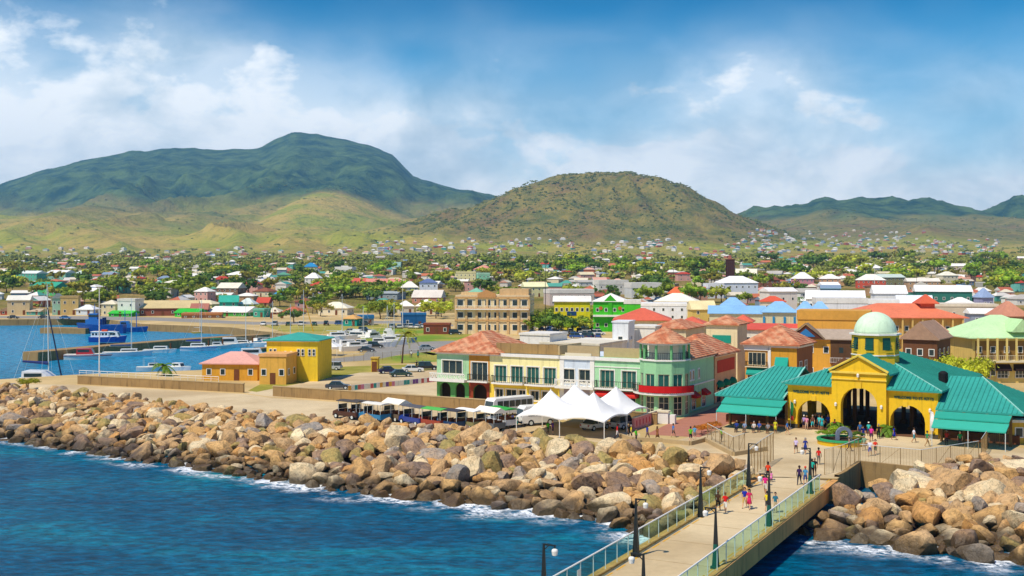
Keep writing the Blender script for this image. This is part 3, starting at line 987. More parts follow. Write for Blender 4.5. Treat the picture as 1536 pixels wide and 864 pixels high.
# lavender house
ops = [(.5, 2.4, S2 + .5, S2 + 2.5, False), (3.1, 5.0, S2 + .5, S2 + 2.5, False)]
low = [(3.4, 4.8, .2, 2.3, False)]
t = town_house('lavender_house', 'narrow pale lavender house with white scroll balcony between yellow and green houses', 21.4, 27.0, 12, 'cfd9e2', 'a59ba8', ops, low)
fill(t, ops, 2); fill(t, low, 2); surround(t, ops)
for x0, x1 in ((-.0, .7), (4.9, 5.6)): box_part('pilaster', 'trim', t, x0, x1, -.1, -.003, 0, E - .36)
slab(t, -.3, 5.9, -1.2, 0, S2 + .05, .35)
b = MB(); b.box(-.3, 5.9, -1.2, -1.08, S2 + .95, S2 + 1.1)
for x in (-.25, 1.0, 2.3, 3.6, 4.9, 5.75): b.box(x - .06, x + .08, -1.2, -1.08, S2 + .05, S2 + .95)
for k in range(7):
    cx = .05 + k * .8; N = 10
    for j in range(N):
        a0, a1 = 2 * math.pi * j / N, 2 * math.pi * (j + 1) / N
        b.bar((cx + .3 * math.cos(a0), -1.14, S2 + .5 + .36 * math.sin(a0)), (cx + .3 * math.cos(a1), -1.14, S2 + .5 + .36 * math.sin(a1)), .07)
b.build('balustrade', 'trim', t)
box_part('roof_screen', 'cream_trim', t, .7, 4.9, .3, .5, E + .12, E + .55)
box_part('roof_parapet', 'concrete', t, .2, 5.4, 2.2, 2.5, E + .01, E + 1.5)

# green house with the round corner tower
ops = [(.9, 3.1, S2 + .05, S2 + 2.6, False), (4.3, 6.5, S2 + .05, S2 + 2.6, False)]
low = [(1.2, 3.0, .2, 2.4, False), (4.6, 6.4, .2, 2.4, False)]
t = town_house('tower_house', 'mint green corner house with open round tower and red banner on its balcony', 27.0, 40.0, 15.5, 'a6d6a4', '74b476', ops, low)
fill(t, ops, 3, g='green_glass'); fill(t, low, 2); surround(t, ops)
railing(t, slab(t, .3, 7.4, -.9, 0, S2 + .05))
box_part('string_course', 'trim', t, 0, 8.0, -.07, -.003, E - 1.3, E - 1.15, col='a9d6ab')
awning(t, (.2, -.01), (3.4, -.01), 3.0, .5, .9, 'c0261c')
awning(t, (3.9, -.01), (7.0, -.01), 3.0, .5, .9, 'c0261c')
cx, cy, r = 10.6, .6, 3.5
oct_ = lambda rr, n=10: [(cx + rr * math.cos(2 * math.pi * (k + .5) / n), cy + rr * math.sin(2 * math.pi * (k + .5) / n)) for k in range(n)]
N = 10; P = oct_(r, N)
b = MB(); wb = []
for k in range(N):
    p, q = Vector(P[k]), Vector(P[(k + 1) % N]); L = (q - p).length
    m_ = (p + q) / 2
    lo = [(.35, L - .35, .2, 2.9, False)] if m_.y < cy + 1 else []
    up = [(.3, L - .3, S2 + .1, S2 + 2.6, False)] if m_.y < cy + 1 else []
    b.wall(p, q, 0, E + .1, lo + up)
    for o in lo: win(t, p, q, L / 2, o[2], o[1] - o[0], o[3] - o[2], 2, 3, .15, 'cream_trim')
    for o in up: win(t, p, q, L / 2, o[2], o[1] - o[0], o[3] - o[2], 2, 1, .15, 'cream_trim', 'green_glass')
b.build('tower_wall', 'paint', t, col='98cc98')
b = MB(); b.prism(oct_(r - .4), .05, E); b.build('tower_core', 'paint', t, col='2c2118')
b = MB(); b.prism(oct_(r + .18), E + .1, E + .3); b.prism(oct_(r + .12), 10.05, 10.35); b.build('cornice', 'trim', t)
for k in range(N):
    b = MB(); x, y = oct_(r - .12)[k]; b.tube((x, y, E + .3), (x, y, 10.1), .2, .2, 8); b.build('column', 'paint', t, col='6fb073')
ring_ = [(x, y, E + .3) for x, y in oct_(r - .1)]; railing(t, ring_ + ring_[:1], .95)
b = MB()
pr = oct_(r + .55)
for k in range(N): b.q((*pr[k], 10.3), (*pr[(k + 1) % N], 10.3), (cx, cy, 12.6))
b.face(list(reversed([b.p([(*q, 10.3)]) for q in pr]))); b.build('tower_roof', 'tiles', t)
b = MB(); b.box(cx - 2.0, cx + 2.4, cy - 1.0, cy + 2.6, E + .3, 10.1); b.build('tower_room', 'paint', t, col='d9d3bd')
# curved first floor balcony with the banner round it
arc = [(cx + (r + 1.0) * math.cos(a), cy + (r + 1.0) * math.sin(a)) for a in np.linspace(math.radians(195), math.radians(355), 12)]
b = MB(); b.prism(arc + [(cx, cy)], S2 - .25, S2 + .05); b.build('balcony_slab', 'trim', t)
railing(t, [(x, y, S2 + .05) for x, y in arc], 1.0)
b = MB()
ar2 = [(cx + (r + 1.08) * math.cos(a), cy + (r + 1.08) * math.sin(a)) for a in np.linspace(math.radians(238), math.radians(352), 12)]
b.loft([[(x, y, S2 + .1) for x, y in ar2], [(x, y, S2 + 1.05) for x, y in ar2]], closed=False); b.build('red_banner', 'canvas', t, col='c51212')
# side on the street
sops = [(4.2, 5.0, S2 + 1.2, S2 + 2.6, False), (5.4, 6.2, S2 + 1.2, S2 + 2.6, False), (8.0, 8.7, S2 + 1.2, S2 + 2.6, False)]
for o in sops: win(t, (13.003, 0), (13.003, 20), (o[0] + o[1]) / 2, o[2], .8, 1.4, 1, 1, -.03)
surround(t, sops, (13.0, 0), (13.0, 20))
b = MB(); b.box(13.0, 13.25, 3, 15.5, E - .3, E + .12); b.box(13.0, 13.12, 3, 15.5, S2 + .3, S2 + .5); b.build('cornice', 'trim', t)
b = MB(); b.hip(8.5, 13.6, 4, 15.9, E + .12, E + 2.2); b.build('roof', 'tiles', t)
box_part('roof_parapet', 'concrete', t, .5, 6.6, 2.2, 2.5, E + .01, E + 1.4)
for k, y in enumerate((5.0, 9.6)):
    awning(t, (13.005, y), (13.005, y + 1.9), 2.9, .6, .9, 'cf1f16')
    win(t, (13.004, 0), (13.004, 20), y + .95, .2, 1.7, 2.1, 2, 2, -.03)
box_part('poster', 'canvas', t, 13.003, 13.05, 7.2, 9.2, .4, 2.6, col='d8b63a')
box_part('poster', 'canvas', t, 13.003, 13.05, 3.6, 4.4, .5, 3.0, col='c2473d')

# orange house down the street
t = thing('orange_house', 'apricot house with tiled hip roof red panel and green dome awnings down the brick street', 'building', row(40, 16), RA)
b = MB(); sop = [(1.0 + 3.3 * k, 3.2 + 3.3 * k, .1, 2.9, True) for k in range(3)]
b.wall((0, 0), (0, 11), 0, 7.4, sop); b.wall((-9, 0), (0, 0), 0, 7.4); b.wall((0, 11), (-9, 11), 0, 7.4); b.wall((-9, 11), (-9, 0), 0, 7.4)
b.build('wall', 'paint', t, col='dfa878')
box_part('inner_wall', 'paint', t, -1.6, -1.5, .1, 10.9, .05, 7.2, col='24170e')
b = MB(); b.hip(-9.6, .7, -.7, 11.7, 7.5, 10.4, run=.8); b.build('roof', 'tiles', t)
b = MB(); b.box(-.01, .2, -.1, 11.1, 7.1, 7.45); b.build('cornice', 'trim', t)
box_part('red_panel', 'paint', t, .004, .08, 1.2, 10, 4.6, 6.5, col='c9402a')
for k in range(3): dome_awning(t, .02, 2.1 + 3.3 * k, 2.8, 2.7, '0f7a4e', math.pi / 2)
for k in range(3): win(t, (0, 0), (0, 11), 2.1 + 3.3 * k, .1, 2.1, 1.9, 2, 2, .2, 'dark_metal')

# ------------------------------------------------------------------ the yellow arcaded terminal
TA = Vector((36, 148, G)); TR = math.atan2(-.543, .84)
t = thing('terminal_building', 'yellow arcaded port terminal with teal metal roofs and a pale green dome', 'building', TA, TR)
YEL = 'e3b81e'
b = MB()
b.wall((0, 0), (6.2, 0), 0, 5.9, [(1.3, 5.6, 0, 3.8, True)], t=.8)
b.wall((12.6, 0), (18.8, 0), 0, 5.9, [(.5, 4.7, 0, 3.9, True)], t=.8)
b.wall((0, 24), (0, 0), 0, 5.9, [(4, 8, 0, 3.8, True), (10, 14, 0, 3.8, True), (16, 20, 0, 3.8, True)], t=.6)
b.wall((18.8, 0), (18.8, 24), 0, 5.9, [(4, 8, 0, 3.8, True), (10, 14, 0, 3.8, True)], t=.6)
b.wall((18.8, 24), (0, 24), 0, 5.9, [(1, 5, 0, 3.8, True), (7, 11.6, 0, 4.8, True), (13.6, 17.6, 0, 3.8, True)], t=.6)
b.build('wall', 'paint', t, col=YEL)
b = MB()
b.wall((6.0, -.7), (12.8, -.7), 0, 7.7, [(1.15, 5.7, 0, 5.8, True)], t=1.0)
b.wall((12.8, -.7), (12.8, 3), 0, 7.7); b.wall((6.0, 3), (6.0, -.7), 0, 7.7)
b.q((6.0, -.7, 7.7), (12.8, -.7, 7.7), (9.4, -.7, 9.6))
b.build('gable_wall', 'paint', t, col=YEL)
b = MB(); b.box(5.8, 13.0, -.95, -.705, 7.55, 7.8); b.box(5.9, 12.9, -.85, -.705, 6.75, 6.87); b.box(-.2, 5.95, -.25, -.005, 5.55, 5.85); b.box(12.85, 19.0, -.25, -.005, 5.55, 5.85)
b.bar((5.7, -.86, 7.85), (9.4, -.86, 9.85), .3, .28); b.bar((13.1, -.86, 7.85), (9.4, -.86, 9.85), .3, .28)
b.build('cornice', 'paint', t, col='e8c850')
b = MB()
for x, w in ((3.45, .3), (14.95, .3)): b.box(x - w, x + w, -.12, -.004, 3.7, 4.35)
b.box(9.1, 9.75, -.85, -.705, 5.7, 6.5); b.build('keystone', 'paint', t, col='e3b92c')
b = MB()
for x0, x1, y in ((0, 1.3, 0), (5.6, 6.0, 0), (6.0, 7.15, -.7), (11.7, 12.8, -.7), (12.8, 13.1, 0), (17.3, 18.8, 0)): b.box(x0 - .04, x1 + .04, y - .07, y - .003, 0, .55)
b.build('plinth', 'paint', t, col='4a4436')
for x, y, z in ((6.55, -.85, 3.3), (12.25, -.85, 3.3), (9.4, -1.0, 7.1), (1.0, -.15, 3.2), (17.9, -.15, 3.2)):
    b = MB(); b.lathe([(.03, 0), (.14, .05), (.17, .38), (.06, .5)], 8); b.box(-.03, .03, 0, .2, .45, .5)
    o = b.build('wall_lantern', 'trim', t); o.location = (x, y, z)


def roof_faces(parent, polys, seam_dirs, name='roof', col='169a80', gap=.55):
    """standing-seam metal roof: each polygon listed eave first; seams run from the eave upward"""
    b = MB(); sm = MB()
    for poly in polys:
        b.q(*poly)
        p0, p1 = Vector(poly[0]), Vector(poly[1]); e = (p1 - p0).normalized()
        n = (p1 - p0).cross(Vector(poly[2]) - p0).normalized()
        if n.z < 0: n = -n
        g = n.cross(e).normalized();
        if g.z < 0: g = -g
        P2 = [((Vector(q) - p0).dot(e), (Vector(q) - p0).dot(g)) for q in poly]
        s = min(q[0] for q in P2) + gap * .5; S = max(q[0] for q in P2)
        while s < S:
            ts = []
            for (a, c), (a2, c2) in zip(P2, P2[1:] + P2[:1]):
                if (a - s) * (a2 - s) < 0: ts.append(c + (c2 - c) * (s - a) / (a2 - a))
            if len(ts) >= 2 and max(ts) - min(ts) > .2:
                lo_, hi_ = p0 + e * s + g * min(ts) + n * .03, p0 + e * s + g * max(ts) + n * .03
                sm.bar(lo_, hi_, .07, .09)
            s += gap
        # fascia under the eave
        b.q(p0 - Vector((0, 0, .22)), p1 - Vector((0, 0, .22)), p1, p0)
    o = b.build(name, 'metal_roof', parent, col=col)
    s_ = sm.build('roof_seam', 'metal_roof', o, col=tuple(.8 * c for c in lin(col))); s_['kind'] = 'stuff'
    return o


TEAL = '35988a'
A, B_, C, D = (-.6, -.6, 5.9), (19.4, -.6, 5.9), (19.4, 25, 5.9), (-.6, 25, 5.9); r0, r1 = (9.4, 8.6, 9.5), (9.4, 16.5, 9.5)
roof_faces(t, [[A, B_, r0], [B_, C, r1, r0], [C, D, r1], [D, A, r0, r1]], None, 'roof', TEAL)
roof_faces(t, [[(13.3, -1.05, 7.65), (13.3, 8, 7.65), (9.4, 8, 9.8), (9.4, -1.05, 9.8)], [(5.5, 8, 7.65), (5.5, -1.05, 7.65), (9.4, -1.05, 9.8), (9.4, 8, 9.8)]], None, 'gable_roof', TEAL)
roof_faces(t, [[(-9.5, -1.5, 3.9), (-.02, -1.5, 3.9), (-.02, 7, 7.3), (-4.2, 7, 7.3)], [(-9.5, 15, 3.9), (-9.5, -1.5, 3.9), (-4.2, 7, 7.3)], [(-.02, 15, 3.9), (-9.5, 15, 3.9), (-4.2, 7, 7.3), (-.02, 7, 7.3)]], None, 'wing_roof', TEAL)
roof_faces(t, [[(18.82, -1.5, 3.9), (28.6, -1.5, 3.9), (22.6, 7, 7.2), (18.82, 7, 7.2)], [(28.6, -1.5, 3.9), (28.6, 15, 3.9), (22.6, 7, 7.2)], [(28.6, 15, 3.9), (18.82, 15, 3.9), (18.82, 7, 7.2), (22.6, 7, 7.2)]], None, 'wing_roof', TEAL)
for p, q, w_ in (((-.02, -1.5, 3.98), (-.02, 7, 7.36), .16), (A, r0, .14), (B_, r0, .14), ((28.6, -1.5, 3.95), (22.6, 7, 7.25), .14), ((-9.5, -1.5, 3.95), (-4.2, 7, 7.35), .14), (r0, r1, .16)):
    b = MB(); b.bar(p, q, w_); b.build('ridge_cap', 'metal_roof', t, col='8fcabb')
for x0, x1 in ((-7.6, .5), (19.3, 27.4)):
    b = MB(); b.q((x0 - .2, -3.5, 3.1), (x1, -3.5, 3.1), (x1, -1.6, 3.65), (x0 - .4, -1.6, 3.65)); b.q((x0 - .2, -3.5, 2.95), (x1, -3.5, 2.95), (x1, -3.5, 3.1), (x0 - .2, -3.5, 3.1)); b.build('awning', 'canvas', t, col='2a9a84')
    b = MB(); b.q((x0, -5.7, 2.25), (x1, -5.7, 2.25), (x1, -3.45, 2.9), (x0 - .2, -3.45, 2.9)); b.q((x0, -5.7, 2.1), (x1, -5.7, 2.1), (x1, -5.7, 2.25), (x0, -5.7, 2.25))
    b.q((x1, -5.7, 2.1), (x1, -3.45, 2.7), (x1, -3.45, 2.9), (x1, -5.7, 2.25)); b.build('awning', 'canvas', t, col='36a88f')
    for k in range(3):
        x = x0 + .05 + (x1 - x0 - .1) * k / 2; b = MB(); b.tube((x, -5.65, 0), (x, -5.65, 2.25), .045, n=6); b.build('awning_post', 'pipe', t)
    for k in range(4): x = x0 + .2 + (x1 - x0 - .4) * k / 3; b = MB(); b.box(x - .15, x + .15, -1.5, -1.2, 0, 3.7); b.build('pillar', 'paint', t, col='7a5a30')
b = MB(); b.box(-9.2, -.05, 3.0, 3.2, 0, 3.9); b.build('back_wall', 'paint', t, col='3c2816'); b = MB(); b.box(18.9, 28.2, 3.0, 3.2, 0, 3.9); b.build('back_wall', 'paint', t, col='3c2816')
for x0 in (-8.8, 19.4): b = MB(); b.box(x0, x0 + 8.4, .6, 1.3, 0, 1.05); b.build('bar_counter', 'wood', t)
# drum and dome
cx, cy = 9.4, 7.0; n = 8
oc = lambda rr, ph=.5: [(cx + rr * math.cos(2 * math.pi * (k + ph) / n), cy + rr * math.sin(2 * math.pi * (k + ph) / n)) for k in range(n)]
P = oc(3.0); b = MB()
for k in range(n):
    p, q = Vector(P[k]), Vector(P[(k + 1) % n]); L = (q - p).length
    b.wall(p, q, 7.6, 12.1, [(L / 2 - .55, L / 2 + .55, 10.2, 11.8, False)], t=.2)
    o = win(t, p, q, L / 2, 10.2, 1.1, 1.6, 2, 1, .1, 'green_metal', 'green_glass', 'dome_window')
    mid = (p + q) / 2; dd = (q - p).normalized(); nn = Vector((dd.y, -dd.x)); s = MB()
    for j in range(6): z = 1.5 - j * .24; s.box(-.5, .5, -.10 - .08 * j, -.06 - .08 * j, z - .16, z + .02)
    s.build('shutter', 'green_metal', o, col='4f8f7f')
b.build('drum', 'paint', t, col='e3b628')
b = MB(); b.prism(oc(3.3), 12.1, 12.32); b.prism(oc(3.1), 9.45, 9.6); b.build('drum_cornice', 'trim', t, col='d5dcc0')
b = MB(); R0 = 2.72; b.lathe([(R0 * math.cos(a), 12.32 + 2.75 * math.sin(a)) for a in np.linspace(0, math.pi / 2 - .02, 14)], 32, (cx, cy)); b.build('dome', 'metal_roof', t, smooth=True, col='c8e0c0')
b = MB(); b.q((0, 0, .02), (18.8, 0, .02), (18.8, 24, .02), (0, 24, .02)); b.build('floor', 'shingle', t, col='6a4830')  # floor darkened so its colour carries the shade inside the hall
for x in (4.5, 7.0, 11.8, 14.3):
    for y in (6, 12, 18):
        b = MB(); b.tube((x, y, 0), (x, y, 5.8), .3, .27, 8); b.box(x - .42, x + .42, y - .42, y + .42, .02, .5); b.build('column', 'paint', t, col='5a3f1c')  # columns darkened as well, shade behind the arches put into their colour
b = MB(); b.lathe([(.55, 0), (.58, .1), (.58, .65), (.55, .7), (.58, .78), (.58, 1.35), (.35, 1.55), (.2, 1.62)], 16)
o = b.build('water_tank', 'rubber', None, loc=TA + Vector((.84 * 18.0 + .543 * 6.6, -.543 * 18.0 + .84 * 6.6, 6.15)))
tag(o, 'black ribbed water tank on the teal terminal roof', 'water tank')


def lettering(parent, text, size, x, y, z, rz=0, m='green_metal', depth=.03, name='lettering'):
    c = bpy.data.curves.new(name, 'FONT'); c.body = text; c.size = size; c.extrude = depth; c.offset = .014; c.align_x = 'CENTER'
    tmp = bpy.data.objects.new('tmp', c); COL.objects.link(tmp)
    dg = bpy.context.evaluated_depsgraph_get(); me = bpy.data.meshes.new_from_object(tmp.evaluated_get(dg))
    bpy.data.objects.remove(tmp); bpy.data.curves.remove(c)
    me.materials.clear(); me.materials.append(MAT[m]); me.name = name
    o = link(name, me, parent, (x, y, z)); o.rotation_euler = (math.pi / 2, 0, rz)
    return o


lettering(t, 'WELCOME TO ST. KITTS', .43, 3.1, -.04, 4.65)
lettering(t, 'WELCOME TO ST. KITTS', .43, 15.95, -.04, 4.7)
for (x, y, c1, c2, lb) in ((.55, -.5, '1f6f3a', 'c8372a', 'green and red flag banner beside the west entrance arch'), (18.0, -.5, 'e8e8e8', 'c9c9c9', 'white flag banner beside the east entrance arch')):
    p = TA + Vector((.84 * x + .543 * y, -.543 * x + .84 * y, 0)); f = thing('flag_banner', lb, 'flag', p, TR, 'banners at the terminal')
    b = MB(); b.tube((0, 0, 0), (0, 0, 3.6), .03, n=6); b.lathe([(.25, 0), (.25, .06), (.05, .1)], 8); b.build('pole', 'pipe', f)
    b = MB(); b.loft([[(.02, .05 * math.sin(k), 3.5 - k * .3) for k in range(8)], [(.35 + .1 * math.sin(k * .8), .08 * math.cos(k), 3.3 - k * .3) for k in range(8)]], closed=False); b.build('cloth', 'canvas', f, col=c1)
    b = MB(); b.loft([[(.02, .0, 1.7), (.02, .0, 1.1)], [(.4, .04, 1.55), (.36, .05, 1.0)]], closed=False); b.build('lower_cloth', 'canvas', f, col=c2)

# ------------------------------------------------------------------ generic building seen at row/depth
ALLB = []


def block(name, label, x0, x1, d, ye, yr, style, wall, roof, yaw=-.25, depth=None, nx=3, fl=1, rm='metal_roof', rcol=True, over=.45, axis=None, parapet=0, gap=None, cat='building', group=None, door=True, z0=None, side=True, ww=1.0, wh=1.25, fixed=False):
    gx = z0 if z0 is not None else (gz(d) if d > 515 else G)
    wd = (x1 - x0) / F * d * .9; dp = depth or wd * .75
    h = zy(d, ye) - gx; hr = max(zy(d, yr) - zy(d, ye), .25)
    c = ad((x0 + x1) / 2, d, gx); cs, sn = math.cos(yaw), math.sin(yaw)
    org = (c.x - cs * wd / 2, c.y - sn * wd / 2, gx - .05)
    t = thing(name, label, cat, org, yaw, group, fixed)
    b = MB(); b.ring(0, wd, 0, dp, -.4, h + .05); b.q((0, 0, h), (wd, 0, h), (wd, dp, h), (0, dp, h)) if style == 'flat' else None
    b.build('wall', 'paint', t, col=wall)
    b = MB()
    if style == 'hip': b.hip(-over, wd + over, -over, dp + over, h + .05, h + hr)
    elif style == 'gable': b.gable(-over, wd + over, -over, dp + over, h + .05, h + hr, axis or ('x' if wd >= dp else 'y'))
    elif style == 'pyr': b.hip(-over, wd + over, -over, dp + over, h + .05, h + hr, run=1.0)
    else:
        b.box(-.15, wd + .15, -.15, dp + .15, h + .06, h + .06 + hr)
    b.build('roof', rm, t, col=roof)
    if gap is None: gap = wd / nx
    fh = h / fl
    for f in range(fl):
        for k in range(nx):
            if door and f == 0 and k == nx // 2:
                m = cached(('door', 0), lambda: (lambda q: (q.box(-.5, .5, -.05, .03, 0, 2.1), q.mesh('door', 'wood'))[1])(MB()))
                link('door', m, t, (wd * (k + .5) / nx, -.004, .02)); continue
            link('window', far_window_mesh(ww, min(wh, fh * .5)), t, (wd * (k + .5) / nx, -.004, fh * f + fh * .32))
        if side and dp > 4:
            ns = max(1, int(nx * dp / wd * .8))
            for k in range(ns):
                o = link('window', far_window_mesh(ww, min(wh, fh * .5)), t, (wd + .004, dp * (k + .5) / ns, fh * f + fh * .32)); o.rotation_euler = (0, 0, math.pi / 2)
    ALLB.append((t, (x0 + x1) / 2, ye, d))
    return dict(t=t, w=wd, d=dp, h=h, hr=hr, g=gx)


# ================================================================== THE TOWN
# ---- behind the painted row
def BL(*a, **k): return block(*a, **k)


BL('roof_house', 'plain white stair block behind the yellow house', 774, 830, 196, 503, 500, 'flat', 'e6e2d8', 'ddd8cc', -.49, 7, 1, 1, fixed=True)
BL('roof_house', 'low cream flat roofed block with dark doorways behind the yellow house', 800, 908, 193, 517, 514, 'flat', 'e3dcc8', 'd8cfb8', -.49, 10, 4, 2)
BL('roof_house', 'long white flat roofed shop block behind the lavender house', 845, 930, 205, 514, 511, 'flat', 'e8e4da', 'e0dacb', -.49, 8, 5, 2)
BL('roof_house', 'white water tower block behind the round tower', 917, 944, 208, 484, 482, 'flat', 'dfe2e2', 'd9dcdc', -.3, 6, 1, 2)
BL('roof_house', 'white block with dark doorways behind the round tower', 940, 985, 214, 492, 489, 'flat', 'e6e2d6', 'e2ddd0', -.4, 7, 3, 2)
BL('tiled_house', 'cream house with tiled hip roof and dark windows behind the round tower', 970, 1033, 216, 492, 480, 'hip', 'd8c8a0', 'c46a3f', -.45, 12, 3, 2, 'tiles', ww=2.4)
BL('tiled_house', 'cream tower house with tiled roof and teal sign', 1056, 1109, 206, 486, 473, 'hip', 'e3d3a6', 'c46a3f', -.45, 7, 1, 2, 'tiles', side=False)
_t = ALLB[-1][0]; box_part('teal_sign', 'paint', _t, 1.2, 4.6, -.12, -.004, 7.2, 8.6, col='17907a')
BL('red_roof_house', 'long cream market house under a broad red hip roof', 917, 1010, 262, 480, 463, 'hip', 'e0cf9c', 'd0644a', -.12, 12, 8, 1, ww=1.1)
BL('red_roof_house', 'cream house with red pyramid roof', 1014, 1056, 243, 485, 475, 'pyr', 'dccb98', 'd0644a', -.3, 6, 2, 1)
BL('red_roof_house', 'small cream house with red roof and green sign', 1098, 1128, 246, 482, 472, 'pyr', 'd9c898', 'd0644a', -.3, 5, 2, 1)
BL('red_roof_house', 'long house with red metal roof behind the ochre corner house', 1108, 1196, 232, 494, 486, 'gable', 'dcd6c4', 'cc5644', -.4, 9, 4, 2)
# ochre corner building with the big tiled roof
d = BL('ochre_house', 'ochre and brown corner house with steep tiled roof and teal awnings', 1112, 1200, 190, 516, 487, 'hip', 'cf9a4a', 'c46a3f', -.52, 9.5, 1, 1, 'tiles', door=False, side=False, over=.7)
t = d['t']; w, dp, h = d['w'], d['d'], d['h']
b = MB(); b.box(-.25, w + .25, -.3, -.004, h - .5, h - .02); b.box(w + .004, w + .3, -.3, dp, h - .5, h - .02); b.box(-.1, 4.2, -.2, -.004, h - 1.1, h - .5); b.box(4.0, 4.5, -.2, -.004, 0, h - .5); b.build('cornice', 'trim', t)
b = MB(); b.box(4.5, w, -.05, -.003, .02, h - .52); b.build('ochre_panel', 'paint', t, col='d39a2f')
b = MB(); b.box(w + .003, w + .05, 0, dp, .02, h - .52); b.build('brown_panel', 'paint', t, col='8f5a34')
for x, z, ww_, hh, nx in ((2.1, h * .55, 3.0, 2.2, 4), (1.0, .3, 1.2, 2.3, 2), (3.0, .3, 1.4, 2.3, 2)): win(t, (0, -.02), (50, -.02), x, z, ww_, hh, nx, 1, -.04, 'cream_trim')
railing(t, slab(t, .2, 4.0, -.7, 0, h * .53, .15, m='cream_trim'), .8)
awning(t, (.4, -.06), (3.9, -.06), h * .5, .9, .8, '149482'); awning(t, (w - 3.6, -.06), (w - 1.4, -.06), h * .74, 1.7, .9, '17a08c')
for y in (2.0, 5.2): win(t, (w + .05, 0), (w + .05, 20), y, h * .42, 1.5, 1.9, 2, 2, -.05)
# orange building with shingle roofs and a blue gable
d = BL('orange_house', 'orange house with grey shingle roof and painted blue gable', 1178, 1300, 208, 508, 495, 'gable', 'e0a53c', 'ac9a86', -.33, 10, 5, 2, 'shingle', door=False)
t = d['t']; w, h = d['w'], d['h']
b = MB(); x = 3.2; b.q((x - 3, -1.0, h + .1), (x + 3, -1.0, h + .1), (x, -1.0, h + 2.6)); b.build('gable_front', 'paint', t, col='5a2e1c')
b = MB(); b.q((x - 1.7, -1.03, h + .4), (x + 1.7, -1.03, h + .4), (x, -1.03, h + 1.9)); b.build('painted_panel', 'paint', t, col='2f76ad')
b = MB(); b.bar((x - 3.4, -1.05, h + .02), (x, -1.05, h + 2.85), .3, .25); b.bar((x + 3.4, -1.05, h + .02), (x, -1.05, h + 2.85), .3, .25); b.q((x - 3.3, -1.1, h + .1), (x, -1.1, h + 2.8), (x, 4, h + 2.8), (x - 3.3, 4, h + .1)); b.q((x, -1.1, h + 2.8), (x + 3.3, -1.1, h + .1), (x + 3.3, 4, h + .1), (x, 4, h + 2.8)); b.build('gable_roof', 'shingle', t, col='8f7a63')
box_part('blue_panel', 'paint', t, 2.0, 4.3, -.05, -.003, h * .42, h * .95, col='2c7ab8')
box_part('verandah', 'paint', t, 7.5, w - .1, -.06, -.003, h * .45, h * .98, col='5f4228')
railing(t, [(7.5, -.7, h * .45), (w, -.7, h * .45)], .9, 'trim')
slab(t, 7.5, w, -.8, 0, h * .45, .2, m='wood')
b = MB(); b.gable(w - 5.4, w - 1.5, -3.0, .2, 3.2, 4.6, 'y'); b.build('porch_roof', 'shingle', t, col='6a4a35')
for x in (w - 5.2, w - 1.7): box_part('porch_post', 'wood', t, x - .1, x + .1, -2.9, -2.7, 0, 3.1)
BL('orange_house', 'ochre flat roofed block with long parapet beyond the shingle roof', 1192, 1308, 226, 480, 466, 'flat', 'dea342', 'd49c42', -.33, 9, 5, 2, cat='building')
BL('shingle_house', 'brown timber shop with peaked shingle roof beside the green dome', 1352, 1408, 196, 508, 482, 'gable', '6b4428', 'a3826a', -.6, 9, 3, 2, 'shingle', axis='y')
BL('shingle_house', 'timber gallery with pinkish shingle hip roof and balcony', 1382, 1432, 214, 505, 481, 'hip', '7a5236', 'b58a72', -.2, 8, 3, 2, 'shingle')
# blue roofed pavilions
for k, (x0, x1, dd_, ye, yr, lb) in enumerate([(1060, 1150, 300, 470, 459, 'long cream gallery with pale blue metal roof'), (1142, 1196, 262, 468, 452, 'open pavilion with pale blue pyramid roof and blue posts'), (1195, 1222, 270, 466, 452, 'small pavilion with bright blue pyramid roof'), (1216, 1245, 262, 467, 452, 'pavilion with pale blue peaked roof beside the ochre parapet'), (1254, 1296, 250, 482, 470, 'low pavilion with twin blue gables behind the ochre parapet'), (1080, 1118, 330, 458, 446, 'blue roofed house beyond the long gallery')]):
    d = BL('blue_pavilion', lb, x0, x1, dd_, ye, yr, 'hip' if k else 'gable', 'd8cba4', '86b4dc', -.2, None, 3, 1)
    if k == 1:
        for x in (.3, d['w'] * .33, d['w'] * .66, d['w'] - .3): box_part('blue_post', 'paint', d['t'], x - .25, x + .25, -.2, -.004, d['h'] * .1, d['h'] * .9, col='2a86b8')
# curved hall with the orange-red roof
d = BL('market_hall', 'long hall with broad orange red hip roof and arcaded gallery', 1268, 1452, 262, 476, 456, 'hip', 'd3aa5a', 'dd7c58', -.06, 16, 11, 2, door=False, over=1.1)
t = d['t']; w, h = d['w'], d['h']
b = MB(); b.hip(w * .66, w * .84, 4, 10, h + 3.2, h + 5.2); b.box(w * .69, w * .81, 5, 9, h + 2, h + 3.1); b.build('lantern_roof', 'metal_roof', t, col='cf5f3e')
for k in range(12): b = MB(); x = .3 + (w - .6) * k / 11; b.box(x - .18, x + .18, -.9, -.55, 0, h); b.build('gallery_post', 'paint', t, col='d8b56a')
railing(t, [(0, -.8, h * .5), (w, -.8, h * .5)], .9, 'cream_trim'); slab(t, 0, w, -.95, 0, h * .5, .25, m='cream_trim')
